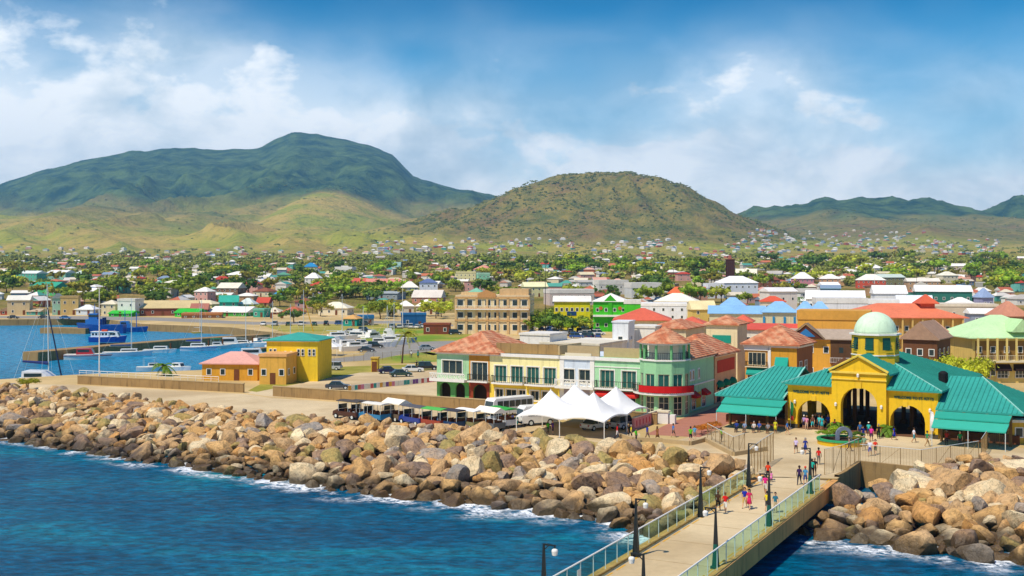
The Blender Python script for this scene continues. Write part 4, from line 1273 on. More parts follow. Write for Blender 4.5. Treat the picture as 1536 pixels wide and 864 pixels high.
# pale green roofed building on the east side
d = BL('gallery_house', 'cream yellow two storey house with pale green roof balcony and black awnings', 1450, 1590, 205, 506, 474, 'hip', 'd9bd6a', 'bfe0a8', .06, 13, 6, 2, door=False, over=.9, side=False)
t = d['t']; w, h = d['w'], d['h']
box_part('gallery_shade_panel', 'paint', t, .5, w - .3, -.02, -.002, h * .52, h * .93, col='8a6a34')  # flat dark panel; the shade behind the gallery posts is put into its colour
for k in range(9): x = .5 + (w - 1) * k / 8; box_part('gallery_post', 'paint', t, x - .14, x + .14, -1.3, -1.0, h * .48, h, col='e0c878')
slab(t, 0, w, -1.4, 0, h * .5, .3, m='cream_trim'); railing(t, [(.2, -1.25, h * .5), (w - .2, -1.25, h * .5)], .95, 'cream_trim', .35)
for k in range(5): awning(t, (1.0 + k * 3.3, -.01), (3.6 + k * 3.3, -.01), h * .42, .9, 1.0, '2a1712')
for k in range(5): win(t, (0, 0), (50, 0), 2.3 + k * 3.3, .9, 2.0, 1.4, 3, 2, -.05)
b = MB(); b.gable(w * .45, w * .7, -1.2, 4, h + 1.2, h + 3.4, 'y'); b.build('dormer_roof', 'metal_roof', t, col='b5d99e')
BL('tower_house', 'brown house with stepped pinkish roof behind the pale green roof', 1500, 1545, 262, 474, 452, 'pyr', 'a07a5c', 'c08468', 0, 8, 2, 2)
BL('gate_house', 'small yellow gate lodge with flat white roof', 1517, 1560, 134, 634, 630, 'flat', 'd9b03c', 'e9e4d6', -.05, 4, 2, 1, cat='gatehouse')

# ---- ministry block
d = BL('ministry_building', 'big beige three storey public building with arcaded attic facing the car park', 677, 800, 352, 446, 443, 'flat', 'e2cc9e', 'd8c096', -.12, 16, 8, 3, wh=2.2, ww=1.9, door=False)
t = d['t']; w, h = d['w'], d['h']
b = MB()
for k in range(8): x = w * k / 7; b.box(x - .35, x + .35, -.3, -.004, 0, h)
b.build('pilaster', 'paint', t, col='d2b07c')['kind'] = 'stuff'
for z in (h * .36, h * .68, h - .3): box_part('string_course', 'paint', t, -.3, w + .3, -.4, -.305, z, z + .5, col='c79a62')
railing(t, [(0, -1.0, h * .7), (w, -1.0, h * .7)], .9, 'trim', .6); slab(t, 0, w, -1.2, 0, h * .69, .25)
b = MB(); b.prism([(w * .30, -.45), (w * .55, -.45), (w * .55, .2), (w * .30, .2)], h, h + 1.2); b.q((w * .30, -.45, h + 1.2), (w * .55, -.45, h + 1.2), (w * .425, -.45, h + 2.4)); b.build('gable_wall', 'paint', t, col='c48f57')
box_part('attic', 'paint', t, w * .05, w * .32, 3, 10, h, h + 1.6, col='d3b583'); box_part('attic', 'paint', t, w * .58, w * .98, 3, 12, h, h + 2.6, col='c9a878')
b = MB(); b.hip(w * .14, w * .34, 3.5, 9, h + 1.65, h + 2.9); b.build('attic_roof', 'metal_roof', t, col='7fb89a')

# ---- yellow and bright green shops
d = BL('yellow_shop', 'bright yellow two storey shop with white roof and blue sign beside the green shop', 828, 888, 372, 452, 444, 'gable', 'd8cc16', 'e8e4d8', -.05, 10, 7, 2, side=False)
box_part('blue_sign', 'paint', d['t'], d['w'] * .36, d['w'] * .62, -.12, -.004, d['h'] * .52, d['h'] * .66, col='17406e')
d = BL('green_shop', 'bright lime green shop with white hip roof beside the yellow shop', 887, 944, 366, 452, 440, 'hip', '43b81e', 'e9e6dc', -.12, 12, 4, 2, side=False)
t, w, h = d['t'], d['w'], d['h']
b = MB(); b.q((w * .3, -.3, h), (w * .7, -.3, h), (w * .5, -.3, h + 2.2)); b.box(w * .44, w * .56, -.3, -.004, .1, h); b.build('gable_front', 'paint', t, col='3aa81a')
box_part('canopy', 'trim', t, 0, w, -1.4, 0, h * .5, h * .56)
for x in (.22, .78):
    b = MB(); b.lathe([(.6, 0), (.6, .1)], 12); o = b.build('round_emblem', 'paint', t, col='c8642a'); o.location = (w * x, -.05, h * .78); o.rotation_euler = (math.pi / 2, 0, 0)
BL('green_shop', 'lime green side wing of the shop under the white roof', 935, 962, 358, 456, 450, 'flat', '4cc224', 'e0ddd2', -.12, 8, 2, 1, side=False)

# ---- harbour side
d = BL('harbour_office', 'yellow two storey harbour office with teal hip roof', 394, 482, 208, 510, 500, 'hip', 'e8c42c', '3fa090', -.13, 9, 8, 2, door=False, over=.5, gap=1, side=False)
t, w, h = d['t'], d['w'], d['h']
for c in [c for c in t.children if c.name.startswith('window')]: bpy.data.objects.remove(c)
for x in (.8, 1.6, 6.1, 6.9, 8.2, 9.0): win(t, (0, -.01), (60, -.01), x, h * .62, .6, 1.3, 1, 2, -.03)
for x in (3.6, 4.7): win(t, (0, -.01), (60, -.01), x, h * .66, .4, .6, 1, 1, -.03)
box_part('cornice', 'trim', t, -.3, w + .3, -.3, -.004, h - .25, h); box_part('pilaster', 'paint', t, 4.9, 5.1, -.12, -.003, 0, h * .55, col='c79a1c')
BL('harbour_shed', 'flat roofed orange annexe in front of the yellow harbour office', 386, 432, 202, 535, 531, 'flat', 'dba848', 'd9a468', -.13, 6, 3, 1)
BL('harbour_shed', 'long low orange building with pink hip roof on the harbour edge', 297, 392, 209, 545, 529, 'hip', 'd39a2c', 'd9a192', -.10, 8, 4, 1, side=False)
BL('kiosk', 'small yellow guard kiosk beside the mesh fence', 556, 567, 226, 538, 536, 'flat', 'd9b23a', 'c9a84a', -.1, 1.6, 1, 1, cat='kiosk', side=False)
BL('rust_container', 'long low rust brown shed beside the shore road', 633, 676, 352, 488, 485, 'flat', '7c4026', '8a4a30', -.05, 5, 3, 1, cat='shed', side=False)

# ---- recognisable houses, read off the waterfront and the middle of town: x0 x1 depth eave ridge style wall roof name
LIST = [
 (10, 45, 0, 450, 443, 'gable', 'c9b489', 'e0dccc', 'cream stone warehouse with pale roof'), (78, 92, 0, 447, 440, 'gable', '8fb8a0', '8f9a94', 'narrow green front merchant house'), (90, 118, 0, 447, 444, 'flat', 'c6ab6c', 'b59a62', 'tall ochre stone merchant house'), (110, 142, 0, 464, 457, 'hip', 'c3cfd8', 'e4e4e0', 'grey white customs house'),
 (38, 62, 0, 467, 463, 'gable', '4f9f92', 'b8a58a', 'low teal wharf house'), (0, 20, 0, 466, 461, 'gable', 'b4573c', '9a8066', 'red wharf shed'), (150, 175, 484, 456, 450, 'hip', 'd9c99e', 'd9cfb2', 'cream hip roofed store'), (173, 206, 480, 452, 448, 'flat', 'e0dcd2', 'd6d0c2', 'white two storey arcaded store'),
 (188, 300, 484, 462, 451, 'gable', '8a4f3a', 'cfba86', 'long brown warehouse with broad tan roof'), (285, 312, 480, 464, 455, 'gable', 'a3533c', 'a86a58', 'brick red gabled store'), (160, 200, 476, 470, 466, 'gable', '35b02a', '37b83a', 'low bright green wharf shed'), (258, 300, 474, 469, 463, 'gable', '2fbf2e', '33b336', 'bright green gabled fish market'), (305, 376, 480, 468, 460, 'gable', '4ea544', 'ece8dd', 'long white roofed green shed'), (270, 335, 462, 473, 470, 'flat', '8a5f3c', 'b5763f', 'open rust roofed market shelter'),
 (328, 358, 520, 453, 443, 'gable', '3fb39a', '35a890', 'teal gabled two storey house'), (355, 382, 525, 456, 447, 'hip', '5fb8a6', 'cfd9d2', 'teal house with pale hip roof'), (378, 398, 470, 466, 463, 'flat', '3f9f86', '6faf94', 'small green waterfront shop'), (395, 420, 500, 468, 461, 'hip', 'b9795a', 'd8ccb0', 'brown house with cream roof'), (420, 452, 498, 468, 460, 'hip', 'c8c6c0', 'b4623f', 'grey gallery house with brown roof'),
 (395, 412, 460, 480, 478, 'flat', '9a4c30', 'a5553a', 'rust brown bar by the slip'), (412, 428, 460, 480, 478, 'flat', '1f5f9a', '3a7fb0', 'small deep blue bar by the slip'), (474, 524, 492, 462, 453, 'hip', 'ded3b4', 'e5dcc2', 'broad cream hip roofed hall'), (513, 537, 400, 478, 472, 'pyr', '1f9585', 'cf9f5c', 'teal hut with tan pyramid roof'), (536, 562, 405, 478, 473, 'flat', '9c9a92', '2d6fa0', 'grey shed with blue roof edge'), (600, 641, 392, 473, 470, 'flat', '1d5b8c', '2a6797', 'long deep blue shed'), (597, 622, 505, 459, 451, 'hip', 'cfc8b6', 'ece8de', 'white hip roofed gallery house'), (622, 656, 500, 459, 449, 'hip', 'cabfa4', 'ece6d4', 'cream hip roofed house by the ministry'),
 (615, 664, 600, 446, 435, 'gable', 'c98a6c', 'd9cfc0', 'pink brick store with pale roof'), (628, 658, 700, 424, 418, 'hip', 'dfe3ea', '5f6f96', 'white three storey house with slate blue roof'), (602, 629, 690, 431, 422, 'pyr', 'd6d0c0', 'ece6d6', 'cream pyramid roofed house'), (680, 716, 850, 410, 407, 'flat', 'd9cf9a', 'cfc48e', 'pale yellow flat roofed school'), (708, 738, 880, 404, 398, 'hip', 'dccfc0', 'd88f7c', 'pink hip roofed villa'), (716, 736, 800, 412, 409, 'flat', '8fd0a8', 'a8d4b4', 'mint green flat roofed house'), (518, 553, 750, 424, 417, 'gable', 'c8d4b8', 'c85f4a', 'long house with red and green roof'), (548, 604, 730, 424, 418, 'gable', 'd0b79c', 'd98a76', 'long pinkish red roofed terrace'), (455, 479, 760, 417, 409, 'pyr', 'dcd8ce', 'efebe2', 'white pyramid roofed house'), (476, 492, 790, 424, 422, 'flat', '6cbfb8', '78c4bc', 'turquoise flat roofed house'), (410, 436, 650, 441, 434, 'hip', '3f7fb0', '3f92c0', 'bright blue hip roofed house'), (383, 404, 560, 454, 446, 'gable', 'd3a878', 'c24a35', 'cream house with bright red gable'), (455, 477, 900, 400, 394, 'hip', 'cfc9b8', '2a86b8', 'house with vivid blue roof'),
 (545, 600, 640, 440, 435, 'gable', '8f9ba0', '9aa2a4', 'long grey shed'), (14, 60, 880, 410, 406, 'gable', '5fb89c', 'dfe8e0', 'long teal school with pale roof'), (66, 102, 880, 409, 405, 'gable', '8fc4ac', 'e9e9e2', 'long white roofed school wing'), (112, 143, 870, 410, 404, 'hip', '3fb393', 'cfe0d6', 'teal hip roofed school hall'), (42, 88, 690, 430, 423, 'gable', '4fb56a', '3aa07f', 'long green house with teal roof'), (100, 148, 640, 440, 432, 'gable', 'd3c5a0', 'efeade', 'white roofed long house'), (175, 205, 700, 424, 418, 'hip', 'd0b79a', 'cfc4ac', 'tan house with grey roof'), (240, 272, 720, 424, 420, 'hip', 'd8ceb4', 'e6dfca', 'cream low hip roofed house'), (322, 360, 660, 432, 424, 'gable', '8a6a50', 'e0d8c4', 'brown house with white gable roof'), (335, 370, 800, 412, 407, 'hip', 'cfc8b8', 'f0ece2', 'white hip roofed villa among trees'), (500, 530, 860, 405, 400, 'flat', 'd8d4c8', 'e8e4d8', 'white flat roofed clinic'), (586, 602, 900, 398, 393, 'flat', '9fd0c8', 'b4d8d0', 'pale turquoise two storey house'), (595, 614, 980, 396, 392, 'hip', 'd8d2c4', 'f2eee6', 'white roofed bungalow'),
 (785, 824, 640, 430, 423, 'gable', 'd8d29c', 'e6e2b0', 'pale yellow roofed store'), (820, 896, 560, 440, 434, 'flat', 'cbb9ae', 'e0d9cf', 'long pinkish arcaded terrace'), (895, 946, 620, 427, 420, 'flat', 'd2d0c6', 'dcd8cc', 'large grey white office block'), (944, 996, 610, 432, 424, 'flat', 'd3d4d0', 'dedad0', 'white two storey office block'), (978, 1048, 480, 452, 440, 'hip', 'ddd8c6', 'ece4ce', 'broad white hip roofed market'), (942, 1034, 440, 459, 455, 'flat', 'e4e6e6', 'f0eee8', 'long flat white roofed store with blue trim'), (1036, 1076, 420, 464, 451, 'gable', 'd8b860', 'e4d3a0', 'cream gabled theatre front'), (1078, 1141, 560, 424, 414, 'hip', 'd3dae2', 'f2f0ea', 'big white hip roofed building'), (1102, 1136, 700, 412, 403, 'gable', '8f6a4c', 'e4dcc4', 'brown warehouse with cream roof'), (1138, 1172, 660, 420, 410, 'hip', '8a5a40', '7c4a36', 'dark brown hip roofed house'), (1192, 1223, 560, 418, 408, 'pyr', 'd9929a', 'ece8e0', 'pink two storey house with white roof'), (1283, 1330, 640, 420, 411, 'hip', 'c8543a', 'e9e2d2', 'brick red house with white hip roof'), (1290, 1328, 900, 402, 395, 'hip', 'd6d0c4', 'f2eee8', 'white hip roofed hall'), (1206, 1300, 430, 448, 436, 'gable', 'e2e4e4', 'f0efeb', 'very long white warehouse'), (1222, 1304, 360, 455, 447, 'flat', 'd8dade', 'd9d8d4', 'white flat roofed depot'), (1310, 1362, 440, 440, 428, 'gable', 'e4e4e0', 'f4f2ee', 'white gabled warehouse'), (1302, 1350, 400, 456, 449, 'flat', 'd8dce0', 'e6e6e4', 'low white depot with grey windows'), (1372, 1460, 480, 437, 428, 'gable', '2d6f62', 'f0eeea', 'long white roofed terrace with green gallery'), (1345, 1400, 420, 455, 443, 'gable', 'cfd0d0', 'dfe2e6', 'white shed with steep roof'), (1428, 1468, 430, 456, 446, 'hip', 'c8ccd0', 'eeeae0', 'white house with yellow gable'), (1472, 1492, 450, 446, 432, 'hip', '8f8fae', '8fa2c0', 'small violet house with blue roof'), (1455, 1512, 330, 470, 463, 'gable', '8b93a5', 'eceae6', 'long white roofed grey depot'), (1400, 1500, 355, 460, 456, 'flat', 'c8b8a0', 'd9cbb4', 'long pale flat roofed store'), (1318, 1362, 760, 416, 411, 'gable', '8f8a60', 'c4d2c4', 'long pale green roofed sheds'), (1360, 1412, 700, 422, 417, 'gable', 'c09a74', 'e6dccb', 'tan long house'), (1404, 1470, 1000, 399, 395, 'gable', 'd6c2b0', 'f0e9dc', 'long white roofed barrack'), (1412, 1440, 800, 413, 407, 'hip', 'dcd3b8', 'e9e2cc', 'cream villa'), (1060, 1088, 640, 432, 425, 'flat', 'dcdde0', 'e8e8e8', 'white flat roofed annexe'), (1000, 1030, 560, 440, 430, 'hip', 'd8a048', 'd66a3a', 'orange roofed house'), (1030, 1064, 570, 440, 430, 'gable', 'cf9a80', 'cf4f3a', 'red roofed house'), (1150, 1200, 470, 437, 431, 'gable', 'd6cfc6', 'e4e0dc', 'long grey white store'), (1140, 1180, 430, 452, 444, 'hip', 'd9cdb4', 'd0583c', 'cream house with red hip roof'), (1228, 1262, 700, 418, 411, 'hip', 'c89a78', 'e9e4da', 'white roofed tan house'), (1232, 1262, 560, 428, 423, 'gable', 'd6d4d0', 'f2f0ec', 'white roofed long house by the palms')]
USED = []
for (x0, x1, d_, ye, yr, st, wc, rc, lb) in LIST:
    d_ = d_ or 492
    tall_ = lb.split()[0] in ('tall', 'big', 'grey') or 'three storey' in lb or d_ < 495
    while d_ > 500 and zy(d_, ye) - gz(d_) > (9 if tall_ else 6.2) and d_ < 2000: d_ += 5
    wd = (x1 - x0) / F * d_
    BL('house', lb + (' in town' if len(lb.split()) < 4 else ''), x0, x1, d_, ye, yr, st, wc, rc, R.choice([-.25, -.15, .1, .2]), min(14, max(6, wd * .7)), max(2, min(7, int(wd / 3.5))), 2 if (zy(d_, ye) - gz(d_)) > 4.5 else 1, group='town houses', over=.4)
    USED.append(((x0 + x1) / 2, ye, (x1 - x0) / 2, d_))

# brown tower, hangar
t = thing('brown_tower', 'tall square dark brown tower above the roofs', 'tower', ad(1095, 780) - Vector((3, 0, 0)), -.2)
h = zy(780, 389) - gz(780); b = MB(); b.ring(0, 6.2, 0, 6.2, 0, h); b.q((0, 0, h), (6.2, 0, h), (6.2, 6.2, h), (0, 6.2, h)); b.build('wall', 'shingle', t, col='4a2a22')
b = MB()
for k in range(5): b.box(.3 + 1.3 * k, .6 + 1.3 * k, -.12, -.004, .5, h - 1.5)
b.build('rib', 'shingle', t, col='38201a')['kind'] = 'stuff'
b = MB(); b.box(-.2, 6.4, -.2, 6.4, h - .5, h + .2); b.build('cap', 'shingle', t, col='5a3226')
t = thing('arched_hangar', 'white arched hangar with dark open mouth', 'hangar', ad(1442, 560), -.2)
b = MB(); N = 12; rx = 11.0; rz_ = 8.6
arc = [(rx * math.cos(math.pi - math.pi * k / N), rz_ * math.sin(math.pi * k / N)) for k in range(N + 1)]
b.loft([[(x, 0, z) for x, z in arc], [(x, 26, z) for x, z in arc]], closed=False); b.loft([[(x, -.01, z) for x, z in arc], [(x * .82, -.01, z * .82) for x, z in arc]], closed=False); b.build('shell', 'metal_roof', t, smooth=False, col='eceae4')
b = MB(); b.face([b.p([(x * .95, 4, z * .95)]) for x, z in arc]); b.build('mouth_shade_sheet', 'rubber', t)  # black sheet standing for the shade inside the hangar mouth

# ---- the rest of the town, house by house
WALLC = [('cream', 'ddd0ac', 5), ('white', 'dedbd2', 5), ('pink', 'd8a598', 2), ('pale yellow', 'dccf8a', 2), ('turquoise', '6fb8ac', 1.3), ('green', '8fb889', 1.3), ('grey', 'a8a49c', 1.5), ('tan', 'bb9468', 2.5), ('peach', 'd8a878', 1.5)]
ROOFC = [('white', 'eae6da', 6), ('grey', 'b5afa4', 3), ('red', 'b8452f', 2.4), ('terracotta', 'c2714c', 2.6), ('green', '5f9a7c', 1.2), ('rusty', '8a5238', 1.8), ('cream', 'd8caa4', 3), ('blue', '6f94b8', .6), ('pinkish', 'cf9484', 1.4)]
RS = random.Random(21)


def town_houses(n):
    made, tries = 0, 0
    while made < n and tries < 9000:
        tries += 1
        y = RS.choice([RS.uniform(386, 402), RS.uniform(392, 425), RS.uniform(400, 455), RS.uniform(400, 468)]); x = RS.uniform(-30, 1566)
        if x < 150 and y > 470: continue
        d_ = dep(y)
        if d_ < 440 or d_ > 2200: continue
        wd = RS.uniform(9, 15); hw = wd / d_ * F / 2
        if 640 < x < 830 and y > 440: continue
        if any(abs(x - u[0]) < (hw + u[2]) * .85 and abs(d_ - u[3]) < 16 + .03 * d_ for u in USED): continue
        wn, wc, _ = RS.choices(WALLC, [q[2] for q in WALLC])[0]; rn, rc, _ = RS.choices(ROOFC, [q[2] for q in ROOFC])[0]
        two = RS.random() < .35; st = RS.choices(['hip', 'gable', 'flat', 'pyr'], [5, 4, 1.4, 1.5])[0]
        h = 5.8 if two else 3.2; hr = RS.uniform(1.4, 2.6) if st != 'flat' else .3
        z0 = gz(d_); ye = HZ + F * (CAMZ - z0 - h) / d_; yr = HZ + F * (CAMZ - z0 - h - hr) / d_
        nm = {'hip': 'hip roofed', 'gable': 'gable roofed', 'flat': 'flat roofed', 'pyr': 'pyramid roofed'}[st]
        lb = f'{"two storey" if two else "single storey"} {wn} {nm} house with {rn} roof'
        block('house', lb, x - hw, x + hw, d_, ye, yr, st, wc, rc, RS.choice([-.4, -.25, -.1, .15, .3, 1.2]), RS.uniform(7, 10), 3 if d_ < 900 else 2, 2 if two else 1, group='town houses', side=d_ < 700, over=.4, door=d_ < 800)
        USED.append((x, ye, hw, d_)); made += 1


town_houses(215)

# ---- far edge of town: too small to tell one house from the next
b = MB(); roofs = 0
for k in range(430):
    z_ = RS.random()
    if z_ < .45: x = RS.uniform(1120, 1500); y = RS.uniform(348, 381) if x < 1400 else RS.uniform(362, 383)
    elif z_ < .8: x = RS.uniform(560, 1150); y = RS.uniform(362, 388)
    else: x = RS.uniform(-20, 600); y = RS.uniform(374, 390)
    dv = np.linspace(1500, 4600, 90); zv = terrain((x - 768) / F * dv, dv)[0]
    hit = np.nonzero(HZ + F * (CAMZ - zv) / dv <= y)[0]
    best = ((x - 768) / F * dv[hit[0]], dv[hit[0]], zv[hit[0]]) if len(hit) else None
    if best is None: continue
    X, Y, zz = best; w, d_, h = RS.uniform(8, 14), RS.uniform(7, 10), RS.uniform(3, 5)
    b.T = Matrix.Translation((X, Y, zz)) @ Matrix.Rotation(RS.uniform(-.6, .6), 4, 'Z')
    b.box(-w / 2, w / 2, -d_ / 2, d_ / 2, -2, h, False); b.hip(-w / 2 - .4, w / 2 + .4, -d_ / 2 - .4, d_ / 2 + .4, h + .1, h + RS.uniform(1.5, 2.6))
b.T = None
b.build('distant_houses', 'far_paint', kind='stuff')

# houses beyond the three hundred shown one by one, filling the streets behind
b = MB(); RB = random.Random(77)
made = 0; tries = 0; FILL = []
while made < 470 and tries < 9000:
    tries += 1
    x = RB.uniform(-30, 1566); y = RB.choice([RB.uniform(388, 405), RB.uniform(395, 430), RB.uniform(400, 462)]); d_ = dep(y)
    if d_ < 470 or (640 < x < 830 and y > 440): continue
    w = RB.uniform(7, 11.5); hw = w / d_ * F / 2
    if any(abs(x - u[0]) < (hw + u[2]) * .8 and abs(d_ - u[3]) < 9 for u in USED + FILL): continue
    p = ad(x, d_); h = RB.choice([2.8, 3.0, 3.2, 5.4]); dp = RB.uniform(5, 8)
    b.T = Matrix.Translation(p) @ Matrix.Rotation(RB.choice([-.4, -.2, .1, .3, 1.3]), 4, 'Z')
    b.box(-w / 2, w / 2, -dp / 2, dp / 2, -.5, h, False)
    (b.hip if RB.random() < .5 else b.gable)(-w / 2 - .4, w / 2 + .4, -dp / 2 - .4, dp / 2 + .4, h + .05, h + RB.uniform(1.2, 2.2))
    for k in range(2): b.box(-w / 4 - .4 + k * w / 2, -w / 4 + .4 + k * w / 2, -dp / 2 - .05, -dp / 2, 1.0, 2.1)
    FILL.append((x, y, hw, d_)); made += 1
b.T = None
b.build('small_houses', 'far_paint', kind='stuff')
USED += FILL


# ================================================================== FOOTBRIDGE, FENCES, LAMPS
BD = Vector((.466, .885, 0)).normalized(); BN = Vector((BD.y, -BD.x, 0))       # along the bridge, to its right
BL0 = Vector((5.8, 77, G)); BW = 7.0
BRZ = math.atan2(BD.y, BD.x)


def bridge(s, r, z=0.0):
    """s metres along the left edge from Y=77, r metres right of it"""
    return BL0 + BD * s + BN * r + Vector((0, 0, z))


sY = lambda Y: (Y - 77) / BD.y
M0 = Matrix.Translation(BL0) @ Matrix.Rotation(BRZ, 4, 'Z')                      # local x along the bridge, -y to the right
b = MB(); b.T = M0; s0, s1 = sY(38), sY(114.2)
b.box(s0, s1, -BW, 0, -.5, 0); b.build('bridge_deck', 'deck', kind='structure')
b = MB(); b.T = M0
for y0, y1 in ((-BW - .35, -BW + .25), (-.25, .35)): b.box(s0, s1, y0, y1, -1.25, .16)
b.build('bridge_beam', 'beam', kind='structure')
b = MB(); b.T = M0
for y0, y1 in ((-BW + .55, -BW + .68), (-.68, -.55)):
    s = s0
    while s < s1 - 1: b.box(s, s + 1.6, y0, y1, .001, .006); s += 2.3
b.build('painted_line', 'yellow_line', kind='structure')
b = MB(); b.T = M0
s = s0 + 1
while s < s1: b.box(s, s + .06, -BW + .3, -.3, .0, .005); s += 6.1
b.build('deck_joint', 'old_concrete', kind='structure')
for s in (sY(62), sY(84), sY(104)):
    b = MB(); b.T = M0; b.box(s - .6, s + .6, -BW + .3, -.3, -1.9, -1.2)
    for y in (-BW + 1.2, -1.2): b.tube((s, y, -8), (s, y, -1.8), .5, n=10)
    b.build('bridge_pier', 'old_concrete', kind='structure')
# abutment and the retaining wall beside the east rocks
b = MB(); P = [at(1256, 716), at(1267, 711), at(1290, 695), at(1382, 704.5), at(1470, 690)]
for p, q in zip(P[:-1], P[1:]):
    d = (q - p).normalized(); n = Vector((-d.y, d.x, 0))
    i = b.p([p - n * .12 + Vector((0, 0, -4)), q - n * .12 + Vector((0, 0, -4)), q - n * .12 + Vector((0, 0, .25)), p - n * .12 + Vector((0, 0, .25)), p + n * .3 + Vector((0, 0, .25)), q + n * .3 + Vector((0, 0, .25)), q + n * .3, p + n * .3])
    for f in ((0, 1, 2, 3), (3, 2, 5, 4), (4, 5, 6, 7)): b.face([i + k for k in f])
b.build('retaining_wall', 'old_concrete', kind='structure')


def rail_fence(label, r, sa, sb, sign=False):
    t = thing('bridge_railing', label, 'railing', bridge(sa, r), BRZ, 'railings of the footbridge')
    L = sb - sa; n = int(round(L / 2.05)); H = 1.65
    b = MB(); b.tube((0, 0, H), (L, 0, H), .055, n=8); b.build('top_rail', 'trim', t)
    b = MB(); b.bar((0, 0, .12), (L, 0, .12), .05); b.build('bottom_rail', 'pipe', t)
    pm = cached('railpost', lambda: (lambda q: (q.tube((0, 0, 0), (0, 0, 1.65), .035, n=6), q.box(-.09, .09, -.07, .07, 0, .05), q.mesh('post', 'pipe'))[2])(MB()))
    w = L / n; im = cached(('infill', round(w, 3)), lambda: (lambda q: (q.box(.06, w - .06, -.006, .006, .18, 1.58), q.mesh('infill_panel', 'infill'))[1])(MB()))
    for k in range(n + 1): link('post', pm, t, (w * k, 0, 0))
    for k in range(n): link('infill_panel', im, t, (w * k, 0, 0))
    if sign: b = MB(); b.box(0, .55, -.05, -.02, .75, 1.2); o = b.build('notice', 'trim', t); o.location = (L * sign, 0, 0)


rail_fence('long white topped railing with green infill along the seaward side of the footbridge', .05, sY(56), sY(109.5), .335)
rail_fence('long white topped railing with green infill along the landward side of the footbridge', BW - .05, sY(48), sY(108.6))


def lamp(Y, right, label):
    p = bridge(sY(Y), BW - .55 if right else .55) if not right else Vector((13.7 + (Y - 77) * .515 - .5, Y, G))
    if not right: p = Vector((5.8 + (Y - 77) * .527 + .45, Y, G))
    sg = -1 if right else 1
    t = thing('street_lamp', label, 'street lamp', p, math.atan2(BN.y, BN.x), 'lamp posts along the footbridge')
    b = MB(); i = b.p([(-.3, -.3, .0), (.3, -.3, 0), (.3, .3, 0), (-.3, .3, 0)]); b.box(-.3, .3, -.3, .3, 0, .18); b.build('base', 'dark_metal' if not right else 'green_metal', t)
    b = MB()
    f = lambda z: .23 - .18 * (z / 4.2) ** .7
    zs = [.18, .8, 1.7, 3.0, 4.2] if not right else [1.7, 3.0, 4.2]
    b.loft([[(-f(z), -f(z), z), (f(z), -f(z), z), (f(z), f(z), z), (-f(z), f(z), z)] for z in zs]); b.build('pole', 'dark_metal', t)
    if right:
        b = MB(); b.loft([[(-f(z), -f(z), z), (f(z), -f(z), z), (f(z), f(z), z), (-f(z), f(z), z)] for z in (.18, .8, 1.7)]); b.build('lower_pole', 'green_metal', t)
    b = MB(); b.bar((0, 0, 4.15), (sg * .8, 0, 4.15), .09); b.bar((0, 0, 3.8), (sg * .35, 0, 4.12), .05); b.tube((sg * .74, 0, 3.95), (sg * .74, 0, 4.14), .04, n=6); b.build('arm', 'dark_metal', t)
    b = MB(); b.lathe([(.05, .0), (.16, .04), (.2, .3), (.17, .38), (.05, .44)], 10); o = b.build('lantern', 'trim', t); o.location = (sg * .74, 0, 3.53)


for k, (Y, w) in enumerate(((68.8, 'standing clear of the rail over open water at the near end'), (82.2, 'beside the seaward railing where water meets rocks'), (95.2, 'beside the seaward railing next to the couple in red and black'), (107.9, 'at the landward end of the seaward railing'))):
    lamp(Y, False, 'dark tapered lamp post ' + w)
for k, (Y, w) in enumerate(((66.3, 'showing only its top at the picture edge'), (78.9, 'by the landward railing nearest the camera'), (91.8, 'by the landward railing in front of the yellow shirt'), (105, 'by the landward railing before the wire fence'))):
    lamp(Y, True, 'green footed tapered lamp post ' + w)


def wire_fence(label, pts, h=2.0, step=2.2, z=G, brace=True, group='wire fences on the plaza', cat='fence'):
    t = thing('wire_fence', label, cat, pts[0], 0, group)
    o = Vector(pts[0])
    pm = cached(('fpost', h), lambda: (lambda q: (q.tube((0, 0, 0), (0, 0, h), .04, n=6), q.mesh('post', 'old_concrete'))[1])(MB()))
    for p, q in zip(pts[:-1], pts[1:]):
        p, q = Vector(p) - o, Vector(q) - o; n = max(1, round((q - p).length / step)); up = Vector((0, 0, h))
        b = MB(); b.tube(p + up, q + up, .03, n=6); b.build('top_rail', 'pipe', t)
        for k in range(n):
            a, c = p.lerp(q, k / n), p.lerp(q, (k + 1) / n)
            link('post', pm, t, a)
            b = MB(); b.q(a + Vector((0, 0, .1)), c + Vector((0, 0, .1)), c + up * .98, a + up * .98); b.build('mesh_panel', 'wire_mesh', t)
            bars = MB(); m_ = int((c - a).length / .3)
            for j in range(1, m_): r = a.lerp(c, j / m_); bars.bar(r, r + up, .012)
            if brace and k % 2: bars.bar(a + Vector((0, 0, .1)), c + up, .03)
            bars.build('wire', 'old_concrete', t)['kind'] = 'stuff'
        link('post', pm, t, q)
    return t


